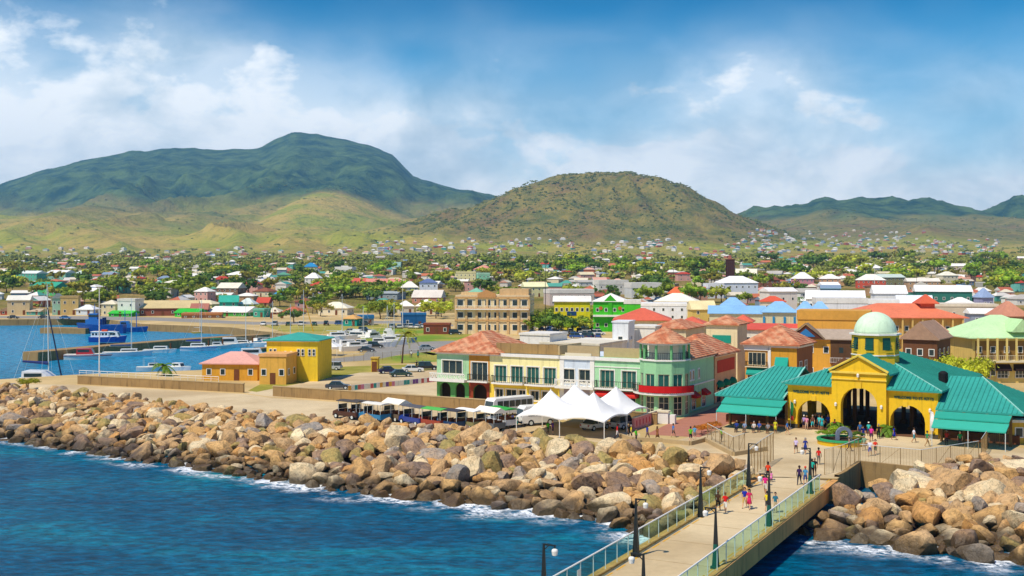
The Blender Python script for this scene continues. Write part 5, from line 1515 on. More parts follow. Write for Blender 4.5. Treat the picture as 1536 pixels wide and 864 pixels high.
wire_fence('tall wire fence from the seaward railing to the plaza gate', [at(1122, 722), at(1141, 704), at(1160, 690)], 3.0, 1.6)
wire_fence('wire fence round the ramp with guard in green vest', [at(1061, 660), at(1100, 682), at(1117, 676)], 2.0, 1.8)
wire_fence('tall wire fence between the landward railing and the planter', [at(1237, 712), at(1262, 706), at(1288, 694)], 2.6, 1.4)
wire_fence('long wire fence with braces along the plaza retaining wall', [at(1290, 694.5), at(1382, 703.5), at(1468, 689)], 2.0, 2.4)
wire_fence('dark green wire fence beside the yellow gate lodge', [at(1472, 688), at(1482, 672), at(1516, 668)], 2.2, 1.8)
for lb, pts in (('low concrete ramp wall below the wire fence', [(1058, 662), (1100, 684), (1150, 676)]), ('low concrete wall along the seaward plaza edge', [(995, 664), (1035, 668), (1058, 662)]), ('low concrete kerb wall by the white tents', [(930, 656), (950, 662), (994, 663)])):
    t = thing('low_wall', lb, 'wall', at(*pts[0])); o = at(*pts[0])
    for p, q in zip(pts[:-1], pts[1:]):
        b = MB(); b.bar(at(*p) - o + Vector((0, 0, .2)), at(*q) - o + Vector((0, 0, .2)), .35, .55); b.build('coping', 'concrete', t)


def panel_wall(label, a, c, h, n, m='old_concrete', rail=False):
    t = thing('concrete_wall', label, 'wall', a, math.atan2(c.y - a.y, c.x - a.x)); L = (c - a).length; w = L / n
    pm = cached(('wp', round(w, 2), h), lambda: (lambda q: (q.box(.012, w - .012, -.15, .15, -.1, h), q.mesh('panel', m))[1])(MB()))
    for k in range(n): link('panel', pm, t, (w * k, 0, 0))
    b = MB(); b.box(-.05, L + .05, -.2, .2, h + .002, h + .14); b.build('coping', 'concrete', t)
    if rail:
        b = MB()
        for k in range(rail): x = .3 + k * 1.6; b.tube((x, 0, h + .14), (x, 0, h + 1.0), .04, n=5)
        b.tube((.3, 0, h + 1.0), (.3 + (rail - 1) * 1.6, 0, h + 1.0), .05, n=5); b.tube((.3, 0, h + .6), (.3 + (rail - 1) * 1.6, 0, h + .6), .03, n=5); b.build('railing', 'trim', t)


panel_wall('long streaked concrete wall behind the parked tour trucks', at(410, 594), at(742, 617), 1.55, 12)
panel_wall('streaked concrete wall with white pipe railing beside the harbour', at(117, 576), at(366, 589), 1.45, 11, rail=20)
panel_wall('short grey concrete wall between the white tents and the tower house', at(905, 630), at(986, 637), 1.4, 5)
# pink ramp wall and white pier
a, c = at(950, 645), at(992, 631)
t = thing('mural_wall', 'pink painted ramp wall with red slots beside the white tents', 'wall', a, math.atan2(c.y - a.y, c.x - a.x)); L = (c - a).length
b = MB(); b.box(0, L, -.15, .15, 0, 1.5); b.build('wall', 'paint', t, col='dd8c86')
for k in range(8): box_part('red_slot', 'paint', t, L * (k + .6) / 9, L * (k + .6) / 9 + .22, -.19, -.152, .45, 1.15, col='c23c44')
b = MB(); b.box(-.05, L + .05, -.2, .2, 1.502, 1.62); b.build('coping', 'cream_trim', t)
t = thing('white_pier', 'stubby white rendered pier at the end of the pink wall', 'pillar', at(998, 635), -.4)
box_part('shaft', 'trim', t, -.9, .5, -.5, .5, 0, 1.5); box_part('cap', 'cream_trim', t, -1.0, .6, -.6, .6, 1.502, 1.7); box_part('shaft', 'trim', t, .7, 1.4, -.4, .4, 0, 1.2)

# planter with the mosaic arch
c0 = at(1262, 666); t = thing('round_planter', 'round yellow planter with green rim and a mosaic arch on the plaza', 'planter', c0)
b = MB(); b.lathe([(2.75, 0), (2.75, .5), (2.45, .5), (2.45, .1)], 28); b.build('wall', 'paint', t, col='d8ac1c')
b = MB(); b.lathe([(2.85, .505), (2.85, .72), (2.35, .72), (2.35, .505)], 28); b.build('rim', 'paint', t, col='2f9a62')
b = MB(); b.lathe([(2.4, .3), (2.4, .55), (.1, .75)], 20); b.build('soil', 'soil', t)
b = MB(); r0, r1 = .55, .95; N = 12
ring = lambda y: None
for k in range(N):
    a0, a1 = math.pi * k / N, math.pi * (k + 1) / N
    q = lambda r, a, y: (r * math.cos(a), y, 1.25 + r * math.sin(a))
    for y, fl in ((-1.2, 1), (-.8, -1)):
        pts = [q(r0, a0, y), q(r1, a0, y), q(r1, a1, y), q(r0, a1, y)]; b.q(*(pts if fl > 0 else pts[::-1]))
    b.q(q(r1, a0, -1.2), q(r1, a0, -.8), q(r1, a1, -.8), q(r1, a1, -1.2)); b.q(q(r0, a0, -.8), q(r0, a0, -1.2), q(r0, a1, -1.2), q(r0, a1, -.8))
for x0, x1 in ((-.95, -.55), (.55, .95)): b.box(x0, x1, -1.2, -.8, .5, 1.25)
b.build('mosaic_arch', 'shingle', t, col='6f7686')

# ------------------------------------------------------------------ white peaked tents
ed, fd = Vector((.893, -.45, 0)), Vector((.45, .893, 0)); C1 = Vector((11.1, 136.4, G)); TW, TL = 5.9, 7.6
k = 0
for i, j, lb in ((0, 0, 'white peaked tent at the front corner over the parked vans'), (1, 0, 'white peaked tent nearest the white minibus'), (0, 1, 'white peaked tent beside the grey concrete wall'), (1, 1, 'white peaked tent at the back beside the yellow house')):
    org = C1 - ed * TW * (i + 1) + fd * TL * j
    t = thing('peaked_tent', lb, 'tent', org, math.atan2(ed.y, ed.x), 'white peaked tents')
    b = MB(); N = 12; cx, cy = TW / 2, TL / 2; per = []
    for m_ in range(N): per.append((TW * m_ / N, 0))
    for m_ in range(N): per.append((TW, TL * m_ / N))
    for m_ in range(N): per.append((TW - TW * m_ / N, TL))
    for m_ in range(N): per.append((0, TL - TL * m_ / N))
    def edge_z(q):
        u = q[0] / TW if q[1] in (0, TL) else q[1] / TL
        inner = (q[1] == TL and j == 0) or (q[1] == 0 and j == 1) or (q[0] == 0 and i == 0 and 0 < q[1] < TL) or (q[0] == TW and i == 1 and 0 < q[1] < TL)
        return 2.35 + (1.1 if inner else .4) * math.sin(math.pi * u)
    rings = []
    for f_ in (1.0, .8, .6, .4, .22, .1, .02):
        pr = (1 - f_) ** 1.5
        rings.append([(cx + (q[0] - cx) * f_, cy + (q[1] - cy) * f_, edge_z(q) * (1 - pr) + 5.4 * pr) for q in per])
    b.loft(rings, caps=False); b.sm = True; b.loft([[(q[0], q[1], edge_z(q) - .18) for q in per], rings[0]], caps=False)
    b.build('canopy', 'canvas', t, smooth=True, col='f0eee8')
    for x, y in ((0, 0), (TW, 0), (TW, TL), (0, TL)):
        b = MB(); b.tube((x, y, 0), (x, y, 2.35), .055, n=6); b.box(x - .2, x + .2, y - .2, y + .2, 0, .04); b.build('pole', 'trim', t)
    b = MB(); b.tube((cx, cy, 5.2), (cx, cy, 5.5), .06, n=6); b.build('finial', 'trim', t)


# ================================================================== VEHICLES
def wheel_mesh(r, w):
    def mk():
        b = MB(); N = 12
        b.tube((0, -w / 2, 0), (0, w / 2, 0), r, n=14); b.mi = 1; b.tube((0, -w / 2 - .015, 0), (0, w / 2 + .015, 0), r * .58, n=10)
        return b.mesh('wheel', ['rubber', 'pipe'])
    return cached(('wheel', r, w), mk)


def make_car(kind, label, group):
    """length along x, nose at +x"""
    t = thing(kind, label, 'car' if kind == 'parked_car' else kind.split('_')[-1], group=group)
    suv = kind != 'parked_car'; hw = .86
    hb, hr = (.95, 1.72) if suv else (.88, 1.42)
    prof = [(-2.1, .35), (-2.15, .62), (-2.1, hb - .03), (-1.95, hb), (1.05, hb), (1.95, hb - .16), (2.15, .6), (2.1, .32)]
    b = MB(); rings = []
    for y, k in ((-hw, .93), (-hw + .1, 1.0), (hw - .1, 1.0), (hw, .93)): rings.append([(x * (1 if k == 1 else .985), y, .3 + (z - .3) * k) for x, z in prof])
    b.loft(rings); b.build('body', 'car_paint', t)
    gp = ([(-1.95, hb - .02), (-1.85, hr - .05), (.55, hr - .05), (1.15, hb - .02)] if suv else [(-1.65, hb - .02), (-1.05, hr - .04), (.35, hr - .04), (1.1, hb - .02)])
    b = MB(); b.loft([[(x, -hw + .05 + (.12 if z > hb else 0), z) for x, z in gp], [(x, hw - .05 - (.12 if z > hb else 0), z) for x, z in gp]]); b.build('windows', 'glass', t)
    b = MB(); x0, x1 = gp[1][0], gp[2][0]; b.box(x0 - .05, x1 + .08, -hw + .14, hw - .14, hr - .05, hr)
    for x in ((x0 + x1) / 2,):
        for s in (-1, 1): b.box(x - .05, x + .05, s * (hw - .1) - .05, s * (hw - .1) + .05, hb - .02, hr - .04)
    b.build('roof', 'car_paint', t)
    for x in (-1.3, 1.3):
        for s in (-1, 1): link('wheel', wheel_mesh(.34, .2), t, (x, s * (hw - .06), .34))
    for s in (-1, 1):
        b = MB(); b.box(2.0, 2.14, s * .6 - .18, s * .6 + .18, .56, .72); b.build('headlight', 'trim', t)
        b = MB(); b.box(-2.16, -2.08, s * .66 - .12, s * .66 + .12, .62, .8); b.build('tail_light', 'paint', t, col='a01414')
    return t


CARCOL = [('white', 'e4e4e0', 5), ('silver', 'a9adad', 4), ('black', '16181a', 2.5), ('dark grey', '45494c', 2.5), ('navy blue', '1c2a52', 1.5), ('red', '9a1d1a', 1.2), ('blue', '27539a', 1.2), ('gold', 'a58b4a', .8), ('green', '22503c', .7), ('maroon', '5c1a20', .7)]
protoC = make_car('parked_car', 'navy blue saloon car on the sandy car park', 'parked cars')
protoC.location = at(583, 560); protoC.rotation_euler = (0, 0, .35)
for ch in protoC.children:
    if ch.name.split('.')[0] in ('body', 'roof'): ch.color = rgba(lin('1c1f4a'))
protoS = make_car('parked_suv', 'gold off road car beside the yellow harbour office', 'parked cars')
protoS['category'] = 'car'
protoS.location = at(474, 558); protoS.rotation_euler = (0, 0, 2.9)
for ch in protoS.children:
    if ch.name.split('.')[0] in ('body', 'roof'): ch.color = rgba(lin('b08a32'))
CP = ('body', 'roof')
RC = random.Random(4)
for x, y, suv, rz, cn, ch, lb in ((497, 555, 1, 3.0, 'silver', 'b5b9b8', 'silver off road car beside the gold one'), (507, 584, 0, .1, 'grey', '3d4650', 'dark grey car half hidden by the long wall'), (601, 565, 0, .3, 'green', '2c4a40', 'dark green car between the navy and white cars'), (619, 558, 0, .2, 'white', 'e6e6e2', 'white saloon car on the sandy car park'), (641, 555, 1, .2, 'black', '1d2024', 'black off road car by the green corner house'),
      (545, 519, 1, .1, 'white', 'e8e8e4', 'white off road car on the harbour road by the yachts'), (563, 522, 1, .1, 'black', '222426', 'black off road car by the yachts'), (550, 528, 0, .1, 'dark grey', '3b3e42', 'dark saloon car on the harbour road by the yachts'), (683, 502, 1, .0, 'black', '202327', 'black jeep alone on the harbour lawn'), (547, 498, 1, 0, 'navy', '18243c', 'dark blue pickup beside the dinghy park'), (527, 499, 0, 0, 'silver', 'b0b4b4', 'silver car beside the dinghy park'), (640, 525, 0, .3, 'silver', '9aa4a8', 'silver car by the windblown palm'),
      (935, 642, 1, .9, 'grey', 'b4b8bc', 'silver van under the white tent'), (893, 644, 0, .8, 'white', 'd9d9d4', 'white car under the white tent'), (757, 512, 0, .2, 'blue', '1f3fa8', 'bright blue car behind the tiled green house'), (742, 511, 0, .2, 'black', '26282b', 'black car behind the tiled green house'),
      (20, 478, 0, 0, 'black', '26282b', 'black car on the waterfront road by the wharf shed'), (66, 478, 0, 0, 'black', '202224', 'black car on the waterfront road by the teal house'), (98, 478.5, 0, 0, 'blue', '3f74a8', 'blue car in front of the customs house')):
    copy_thing(protoS if suv else protoC, at(x, y), rz, lb, ch, CP)
for rowy, xs in ((489, range(700, 806, 8)), (493.5, range(694, 812, 8)), (499, range(706, 800, 11)), (492, range(590, 640, 9)), (503, range(800, 900, 12)), (489, range(820, 915, 10)), (496, range(812, 912, 13)), (488, range(395, 560, 19)), (486, range(704, 800, 8)), (507, range(815, 900, 12)), (500, range(830, 905, 13))):
    for x in xs:
        if RC.random() < .06: continue
        cn, ch, _ = RC.choices(CARCOL, [c[2] for c in CARCOL])[0]; suv = RC.random() < .45
        copy_thing(protoS if suv else protoC, at(x + RC.uniform(-2, 2), rowy + RC.uniform(-.7, .7)), RC.choice([1.4, 1.75, -1.5, 1.5, .1]) + RC.uniform(-.1, .1), f'{cn} {"off road car" if suv else "saloon car"} parked ' + ('along the shore road' if x < 660 else 'in front of the ministry block' if x < 812 else 'by the trees before the lime green shop'), ch, CP)


def minibus(label, p, rz, L=6.4, col='eeece4'):
    t = thing('minibus', label, 'minibus', p, rz, 'white minibuses'); hw = 1.0
    prof = [(-L / 2, .4), (-L / 2, 2.5), (-L / 2 + .15, 2.62), (L / 2 - .5, 2.62), (L / 2 - .15, 2.3), (L / 2 + .1, 1.2), (L / 2 + .12, .4)]
    b = MB(); b.loft([[(x, y, z) for x, z in prof] for y in (-hw, hw)]); b.build('body', 'car_paint', t, col=col)
    n = int(L / 1.05)
    for s in (-1, 1):
        for k in range(n): x = -L / 2 + .25 + k * (L - .9) / n; b = MB(); b.box(x, x + (L - .9) / n - .12, s * (hw + .012) - .012, s * (hw + .012) + .012, 1.35, 2.25); b.build('side_window', 'glass', t)
        for x in (-L / 2 + 1.2, L / 2 - 1.2): link('wheel', wheel_mesh(.42, .24), t, (x, s * (hw - .08), .42))
        b = MB(); b.box(L / 2 + .08, L / 2 + .15, s * .72 - .16, s * .72 + .16, .72, .92); b.build('headlight', 'pipe', t)
    b = MB(); b.q((L / 2 - .115, -.9, 2.22), (L / 2 + .115, -.9, 1.25), (L / 2 + .115, .9, 1.25), (L / 2 - .115, .9, 2.22)); b.build('windscreen', 'glass', t)
    b = MB(); b.box(L / 2 + .08, L / 2 + .2, -.95, .95, .38, .62); b.build('bumper', 'rubber', t)


minibus('white minibus with dark windows parked against the end of the long wall', at(764, 623), math.radians(218), 7.2)
minibus('white minibus with sloping nose parked beside the white tents', at(806, 637), math.radians(205), 5.2)


def tour_truck(label, p, rz, roof, body, gable, tall=2.5):
    t = thing('tour_truck', label, 'tour truck', p, rz, 'open sided tour trucks parked by the rocks'); L, hw = 4.6, .95
    b = MB(); b.box(-L / 2, L / 2 - 1.1, -hw, hw, .45, .6); b.box(-L / 2, -L / 2 + .1, -hw, hw, .6, 1.15)
    for s in (-1, 1): b.box(-L / 2 + .1, L / 2 - 1.1, s * hw - .04, s * hw + .04, .6, 1.1)
    b.build('tray', 'car_paint', t, col=body)
    b = MB(); b.loft([[(L / 2 - 1.1, y, .4), (L / 2 - 1.1, y, 1.35), (L / 2 - .75, y, 1.3), (L / 2, y, 1.0), (L / 2 + .1, y, .4)] for y in (-hw + .05, hw - .05)]); b.build('bonnet', 'car_paint', t, col=body)
    b = MB(); b.q((L / 2 - 1.08, -.85, 1.36), (L / 2 - .9, -.85, 1.36), (L / 2 - .9, -.85, 1.36), (L / 2 - 1.08, -.85, 1.36)) if False else b.box(L / 2 - 1.0, L / 2 - .96, -.85, .85, 1.36, 2.0); b.build('windscreen', 'glass', t)
    for k in range(3):
        b = MB(); x = -L / 2 + .4 + k * .95; b.box(x, x + .4, -.8, .8, .6, .98); b.box(x, x + .08, -.8, .8, .98, 1.4); b.build('bench', 'wood', t)
    for x in (-L / 2 + .1, -.6, L / 2 - 1.1):
        for s in (-1, 1): b = MB(); b.tube((x, s * .9, .6), (x, s * .9, tall), .035, n=5); b.build('roof_post', 'pipe', t)
    b = MB()
    if gable: b.gable(-L / 2 - .2, L / 2 - .7, -hw - .15, hw + .15, tall, tall + .55, 'x', .12)
    else:
        N = 6; b.loft([[(x, -hw - .1 + (2 * hw + .2) * k / N, tall + .14 * math.sin(math.pi * k / N)) for k in range(N + 1)] + [(x, hw + .1, tall - .06), (x, -hw - .1, tall - .06)] for x in (-L / 2 - .15, L / 2 - .75)])
    b.build('canopy', 'canvas', t, col=roof)
    for x in (-L / 2 + .9, L / 2 - .6):
        for s in (-1, 1): link('wheel', wheel_mesh(.38, .22), t, (x, s * (hw - .1), .38))


for x, y, rz, rf, bd, gb, lb in ((524, 628, 2.5, '4c4640', '4a2a22', 0, 'open tour truck with dark canopy and maroon tray at the far end of the row'), (543, 629, 2.4, '4a4742', 'b9c2c6', 0, 'open tour truck with dark canopy and pale grey tray'), (562, 632, 2.4, 'dcd8cc', '2a7aa8', 0, 'open tour truck with off white canopy and sky blue tray'), (592, 631, 2.3, 'ece2cc', '6a5a48', 1, 'tour truck with cream gabled canvas roof and brown tray'), (622, 637, 2.3, '56565a', '1c3a8c', 0, 'open tour truck with grey canopy and deep blue tray'), (650, 641, 2.4, '4fae4c', '9a4030', 0, 'open tour truck with bright green canopy and brick red tray'), (674, 643, 2.4, '3a3a40', '20406a', 0, 'open tour truck with black canopy and dark blue tray'), (702, 643, 2.3, 'efece4', '8a8458', 0, 'open tour truck with white flat canopy and olive tray'), (732, 645, 2.3, 'f0e6d2', '5f666c', 1, 'tour truck with white gabled canvas roof and grey tray'), (752, 640, 2.2, '2f9a3c', 'c9ccd0', 0, 'open tour truck with dark green canopy and silver tray beside the minibus')):
    tour_truck(lb, at(x, y), rz, rf, bd, gb)

# fence hung with painted banners
a, c = at(522, 587), at(657, 573); t = thing('banner_fence', 'low fence hung with colourful painted squares beside the car park', 'fence', a, math.atan2(c.y - a.y, c.x - a.x)); L = (c - a).length
b = MB(); b.bar((0, 0, .95), (L, 0, .95), .06); b.bar((0, 0, .1), (L, 0, .1), .06); b.build('rail', 'trim', t)
n = 30
for k in range(n): b = MB(); x = L * k / n; b.box(x + .02, x + L / n - .02, -.05, -.03, .13, .92); b.build('painted_square', 'paint', t, col=R.choice(['e4dcc8', 'e8e2d2', 'c7605a', '3f9a92', 'dca03c', '7a4f8c', 'd8839a', 'e9e4da', '4f7fb0']))


# ================================================================== HARBOUR
def pier(name, pts, w, z0, z1):
    b = MB()
    for p, q in zip(pts[:-1], pts[1:]):
        d = (q - p).normalized(); n = Vector((-d.y, d.x, 0)) * w
        i = b.p([p + Vector((0, 0, z0)), q + Vector((0, 0, z0)), q + n + Vector((0, 0, z0)), p + n + Vector((0, 0, z0)), p + Vector((0, 0, z1)), q + Vector((0, 0, z1)), q + n + Vector((0, 0, z1)), p + n + Vector((0, 0, z1))])
        for f in ((0, 1, 5, 4), (1, 2, 6, 5), (2, 3, 7, 6), (3, 0, 4, 7), (4, 5, 6, 7)): b.face([i + k for k in f])
    return b.build(name, 'old_concrete', kind='structure')


w0 = lambda x, y: at(x, y, 0)
pier('breakwater', [w0(57, 543), w0(185, 530), w0(290, 521), w0(405, 513)], 5, -4, 2.4)
pier('harbour_jetty', [w0(60, 500), w0(128, 501)], 7, -4, 1.9)
pier('harbour_jetty', [w0(205, 496), w0(345, 496)], 9, -4, 1.9)
pier('boat_slip', [w0(392, 528), w0(480, 520)], 3, -4, 1.0)
for x, y in ((256, 529), (313, 524), (334, 522), (379, 518), (443, 520), (450, 519), (457, 518)):
    t = tag(link('mooring_pile', cached('pile', lambda: (lambda q: (q.tube((0, 0, -4), (0, 0, 2.6), .25, .22, 8), q.mesh('mooring_pile', 'wood'))[1])(MB())), None, w0(x, y)), 'dark timber mooring pile standing in the basin', 'mooring pile', 'mooring piles in the basin')


def hull(L, B, H, sheer=.25, tr=.75):
    """boat hull along x, bow at +x, waterline at z=0"""
    b = MB(); rings = []; N = 9
    for k in range(N):
        u = k / (N - 1); x = -L / 2 + L * u; wd = B / 2 * (tr + (1 - tr) * math.sin(min(1, u / .5) * math.pi / 2)) * (1 - max(0, (u - .5) / .5) ** 2.2 * .97)
        top = H * (1 + sheer * (u - .3) ** 2 * 2); xx = x + (L * .06 if k == N - 1 else 0)
        rings.append([(x, 0, -.45), (x, -wd * .75, -.25), (xx, -wd, top), (xx, wd, top), (x, wd * .75, -.25)])
    b.loft(rings); return b


def boat(kind, label, p, rz, L, B, H, col, deck='e4dfd0', cabin=None, cabincol='e9e6de', mast=0, sail=None, cat='boat', canopy=None, stripe=None):
    t = thing(kind, label, cat, p, rz, 'boats in the harbour')
    hull(L, B, H).build('hull', 'car_paint', t, col=col)
    b = hull(L * .95, B * .9, H); b.v = [(x, y, max(z, H * .7) + .03) for x, y, z in b.v]; b.build('deck', 'paint', t, col=deck)
    if stripe:
        b = hull(L * 1.004, B * 1.02, H); b.v = [(x, y, z * .25 + H * .55) for x, y, z in b.v]; b.build('stripe', 'paint', t, col=stripe)
    if cabin:
        x0, x1, hh = cabin
        b = MB(); b.loft([[(x0, y, H), (x0 + .1, y, H + hh), (x1 - hh * .5, y, H + hh), (x1, y, H)] for y in (-B * .33, B * .33)]); b.build('cabin', 'car_paint', t, col=cabincol)
        for s in (-1, 1): b = MB(); b.box(x0 + .35, x1 - hh * .75, s * B * .33 - .02, s * B * .33 + .02, H + hh * .42, H + hh * .82); b.build('cabin_window', 'glass', t)
        b = MB(); b.q((x1 - hh * .1, -B * .28, H + hh * .2), (x1 - hh * .1, B * .28, H + hh * .2), (x1 - hh * .43, B * .28, H + hh * .86), (x1 - hh * .43, -B * .28, H + hh * .86)); b.v = [(x + .02, y, z) for x, y, z in b.v]; b.build('windscreen', 'glass', t)
    if canopy:
        b = MB(); b.box(-L * .3, L * .1, -B * .4, B * .4, H + 1.9, H + 2.0); b.build('canopy', 'canvas', t, col=canopy)
        for x in (-L * .28, L * .08):
            for s in (-1, 1): b = MB(); b.tube((x, s * B * .36, H), (x, s * B * .36, H + 1.9), .03, n=5); b.build('canopy_post', 'pipe', t)
    if mast:
        b = MB(); x = L * .1; b.tube((x, 0, H), (x, 0, H + mast), .09, .06, 6); b.build('mast', 'pipe', t)
        b = MB(); b.tube((x, -B * .25, H + mast * .6), (x, B * .25, H + mast * .6), .03, n=5); b.build('spreader', 'pipe', t)
        b = MB(); b.tube((x, 0, H + 1.5), (-L * .36, 0, H + 1.6), .06, n=6); b.build('boom', 'pipe', t)
        b = MB()
        for q in ((L * .5, 0), (-L * .5, 0), (x, B * .42), (x, -B * .42)): b.tube((q[0], q[1], H + .1), (x, 0, H + mast), .018, n=3)
        b.build('rigging', 'pipe', t)['kind'] = 'stuff'
        if sail: b = MB(); b.tube((x - .1, 0, H + 1.75), (-L * .34, 0, H + 1.8), .24, .14, 7); b.build('furled_sail', 'canvas', t, col=sail)
    return t


boat('fishing_boat', 'white fishing boat with red cabin moored at the breakwater end', w0(131, 539), .15, 11, 3.4, 1.3, 'e2dfda', cabin=(-2.5, 1.8, 1.5), cabincol='b3262a', stripe='a02a2c')
boat('yacht', 'grey white sailing yacht with blue sail cover at the breakwater', w0(190, 534), .2, 12, 3.4, 1.1, 'd9dde2', cabin=(-1.5, 3, .8), mast=14, sail='24406e', cat='yacht')
boat('motor_boat', 'sleek white motor cruiser between yachts at the breakwater', w0(239, 529), .1, 8.5, 2.6, .9, 'ecebe6', cabin=(-1.5, 2.5, .9))
boat('yacht', 'white sailing yacht with deep blue sail cover by the first piles', w0(297, 526), .12, 9.5, 3.0, 1.1, 'dfe3e8', cabin=(-2, 2.4, 1.0), mast=13, sail='1c2f8c', cat='yacht', stripe='2a3f8c')
boat('fishing_boat', 'small boat with green canopy between mooring piles', w0(327, 523), .2, 7, 2.6, .9, 'd5d8d4', cabin=(-1.6, 1.4, 1.1), canopy='2a7a56')
boat('motor_boat', 'white cabin boat with high bridge beside the green canopied boat', w0(346, 521), .25, 8.5, 3, 1.0, 'e8e8e4', cabin=(-2.4, 2.4, 1.9))
boat('yacht', 'white sailing yacht with bare mast near the last piles', w0(364, 520), .1, 9, 2.8, 1.0, 'ebeae6', cabin=(-2, 2, .9), mast=13, cat='yacht')
boat('motor_boat', 'small open white runabout beyond the last white yacht', w0(384, 515), 1.2, 6.5, 2.3, .8, 'ecebe6', cabin=(-.5, 1.5, .8))
boat('motor_boat', 'low white runabout with dark screen off the market jetty', w0(380, 500), .1, 9, 2.6, .9, 'e8e8e6', cabin=(-2, 2, .8))
boat('dinghy', 'tiny yellow sailing dinghy off the market jetty', w0(298, 500), .1, 4.5, 1.6, .5, 'd9a92a', mast=9, cat='dinghy')
boat('motor_boat', 'black inflatable boat lying beyond the breakwater', w0(168, 518), .1, 7, 2.4, .7, '1b2026', deck='2c3036')
boat('motor_boat', 'small boat with pale blue canopy by the palm behind the harbour wall', w0(229, 556), .2, 7, 2.6, .9, 'e6e6e2', cabin=(-1, 1.5, .9), canopy='5f9ab8')
boat('motor_boat', 'white runabout moored next to the pink roofed shed', w0(266, 556), -.3, 6.5, 2.4, .9, 'e4e6e6', cabin=(-1, 1.5, .9))
boat('fishing_boat', 'white cabin boat lying behind the orange annexe', w0(380, 541), .3, 10, 3.2, 1.4, 'e9e8e2', cabin=(-3, 2.5, 1.7))
for x, y, rz, L, lb in ((516, 514, .5, 9, 'white motor yacht with long bow beside the peaked marquee'), (540, 511, -.3, 10.5, 'big white motor yacht with raised bridge in the marina'), (561, 512, .9, 9, 'white motor yacht behind the big one in the marina'), (582, 509, 1.9, 10, 'white motor yacht nearest the windblown palm'), (500, 524, 2.4, 8, 'white cabin cruiser at the end of the boat slip')):
    t = boat('motor_yacht', lb, at(x, y, 1.4), rz, L, 3.0, 1.3, 'efeeea', cabin=(-L * .3, L * .22, 1.5), cat='yacht', mast=9 if L > 9.5 else 0); box_part('flybridge', 'car_paint', t, -L * .2, L * .02, -.8, .8, 2.82, 3.4, col='e9e7e0')
for x, y, rz, L, mst, lb in ((404, 519, .2, 9, 12, 'white sailing yacht lying just past the last mooring piles'), (416, 522, 1.0, 8, 0, 'white runabout nosed against the boat slip'), (431, 517, .1, 9, 11, 'sailing yacht with pale hull between the slip and the market shore'), (470, 516, 2.2, 8, 0, 'small white cruiser under the yellow derrick'), (523, 522, .4, 9, 0, 'white cruiser ashore beside the white off road car'), (533, 525, .5, 8, 0, 'grey white cruiser ashore beside the dark saloon car'), (586, 516, .2, 9, 10, 'white yacht hauled out beyond the palm'), (508, 509, .3, 10, 12, 'white yacht with tall mast beyond the marquee'), (570, 519, .1, 8, 0, 'low white launch ashore near the palm'), (602, 513, .2, 8, 0, 'blue and white launch ashore at the lawn edge')):
    boat('yacht' if mst else 'motor_boat', lb, at(x, y, .4) if x < 480 else at(x, y, 2.7), rz, L, 2.8, 1.0, 'e9e8e4' if 'blue' not in lb else '4f86b0', cabin=(-L * .25, L * .22, 1.1), mast=mst, cat='yacht' if mst else 'boat')
for x, y, c_, lb in ((478, 506, '1f3f6e', 'dark blue fishing smack with yellow derrick alongside the boat slip'), (420, 505, '2c5f8c', 'small blue open boat off the market slip')):
    boat('fishing_boat', lb, w0(x, y + 3), .1, 8, 2.8, 1.1, c_, cabin=(-2, .5, 1.4))
p = w0(473, 509); t = thing('loading_derrick', 'slanting yellow derrick above the dark blue smack', 'derrick', p); b = MB(); b.tube((0, 0, 0), (-3.8, 0, 14), .18, .1, 6); b.build('boom', 'paint', t, col='d8a51c'); b = MB(); b.tube((-3.8, 0, 0), (-3.8, 0, 16), .12, .08, 6); b.build('post', 'pipe', t)
# tug, ferry and catamaran
t = boat('tug_boat', 'big bright blue tug with tall wheelhouse beyond the ferry', w0(153, 500), math.pi, 16, 5.5, 3.0, '1a4f9a', deck='2a5fa0', cat='tug')
for dim, nm in (((.5, 5.2, -1.9, 1.9, 3.1, 5.0), 'deckhouse'), ((1.2, 4.2, -1.5, 1.5, 5.0, 7.0), 'wheelhouse')): box_part(nm, 'paint', t, *dim, col='2a6fb4')
b = MB(); b.box(1.15, 4.25, -1.54, 1.54, 5.8, 6.6); b.build('window_band', 'glass', t)
b = MB(); b.tube((2.6, 0, 7.0), (2.6, 0, 10.5), .12, .08, 6); b.bar((2.6, -.7, 9), (2.6, .7, 9), .1); b.build('mast', 'paint', t, col='2a6fb4')
for y in (-1.0, 1.0): b = MB(); b.tube((-.8, y, 3.1), (-.8, y, 5.6), .35, n=10); b.build('funnel', 'paint', t, col='16305c')
t = boat('work_boat', 'small blue work boat with twin masts astern of the tug', w0(196, 498), .1, 11, 4, 1.6, '1d5aa6', deck='3a72b0', cabin=(-3.5, .5, 2.4), cabincol='2f77bb'); b = MB(); b.tube((2, 0, 1.8), (2, 0, 7), .15, n=6); b.tube((-2, 0, 4), (-2, 0, 8), .12, n=6); b.build('mast', 'paint', t, col='2a6fb4')
t = boat('ferry', 'blue hulled ferry with white upper deck in front of the tug', w0(161, 513), .05, 10.8, 3.6, 1.6, '1c49a0', deck='dfe3e8', cat='ferry', cabin=(.8, 4.0, 1.6))
box_part('saloon', 'car_paint', t, -4.6, .8, -1.5, 1.5, 1.6, 3.2, col='e9edf0'); box_part('upper_deck', 'trim', t, -4.8, 2.2, -1.65, 1.65, 3.2, 3.33)
for k in range(5):
    for s in (-1, 1): b = MB(); b.box(-4.3 + k * 1.0, -3.6 + k * 1.0, s * 1.51 - .02, s * 1.51 + .02, 2.2, 2.85); b.build('saloon_window', 'glass', t)
b = MB(); b.box(-1.6, .0, -.6, .6, 3.33, 3.9); b.build('life_raft_locker', 'paint', t, col='c2472f')
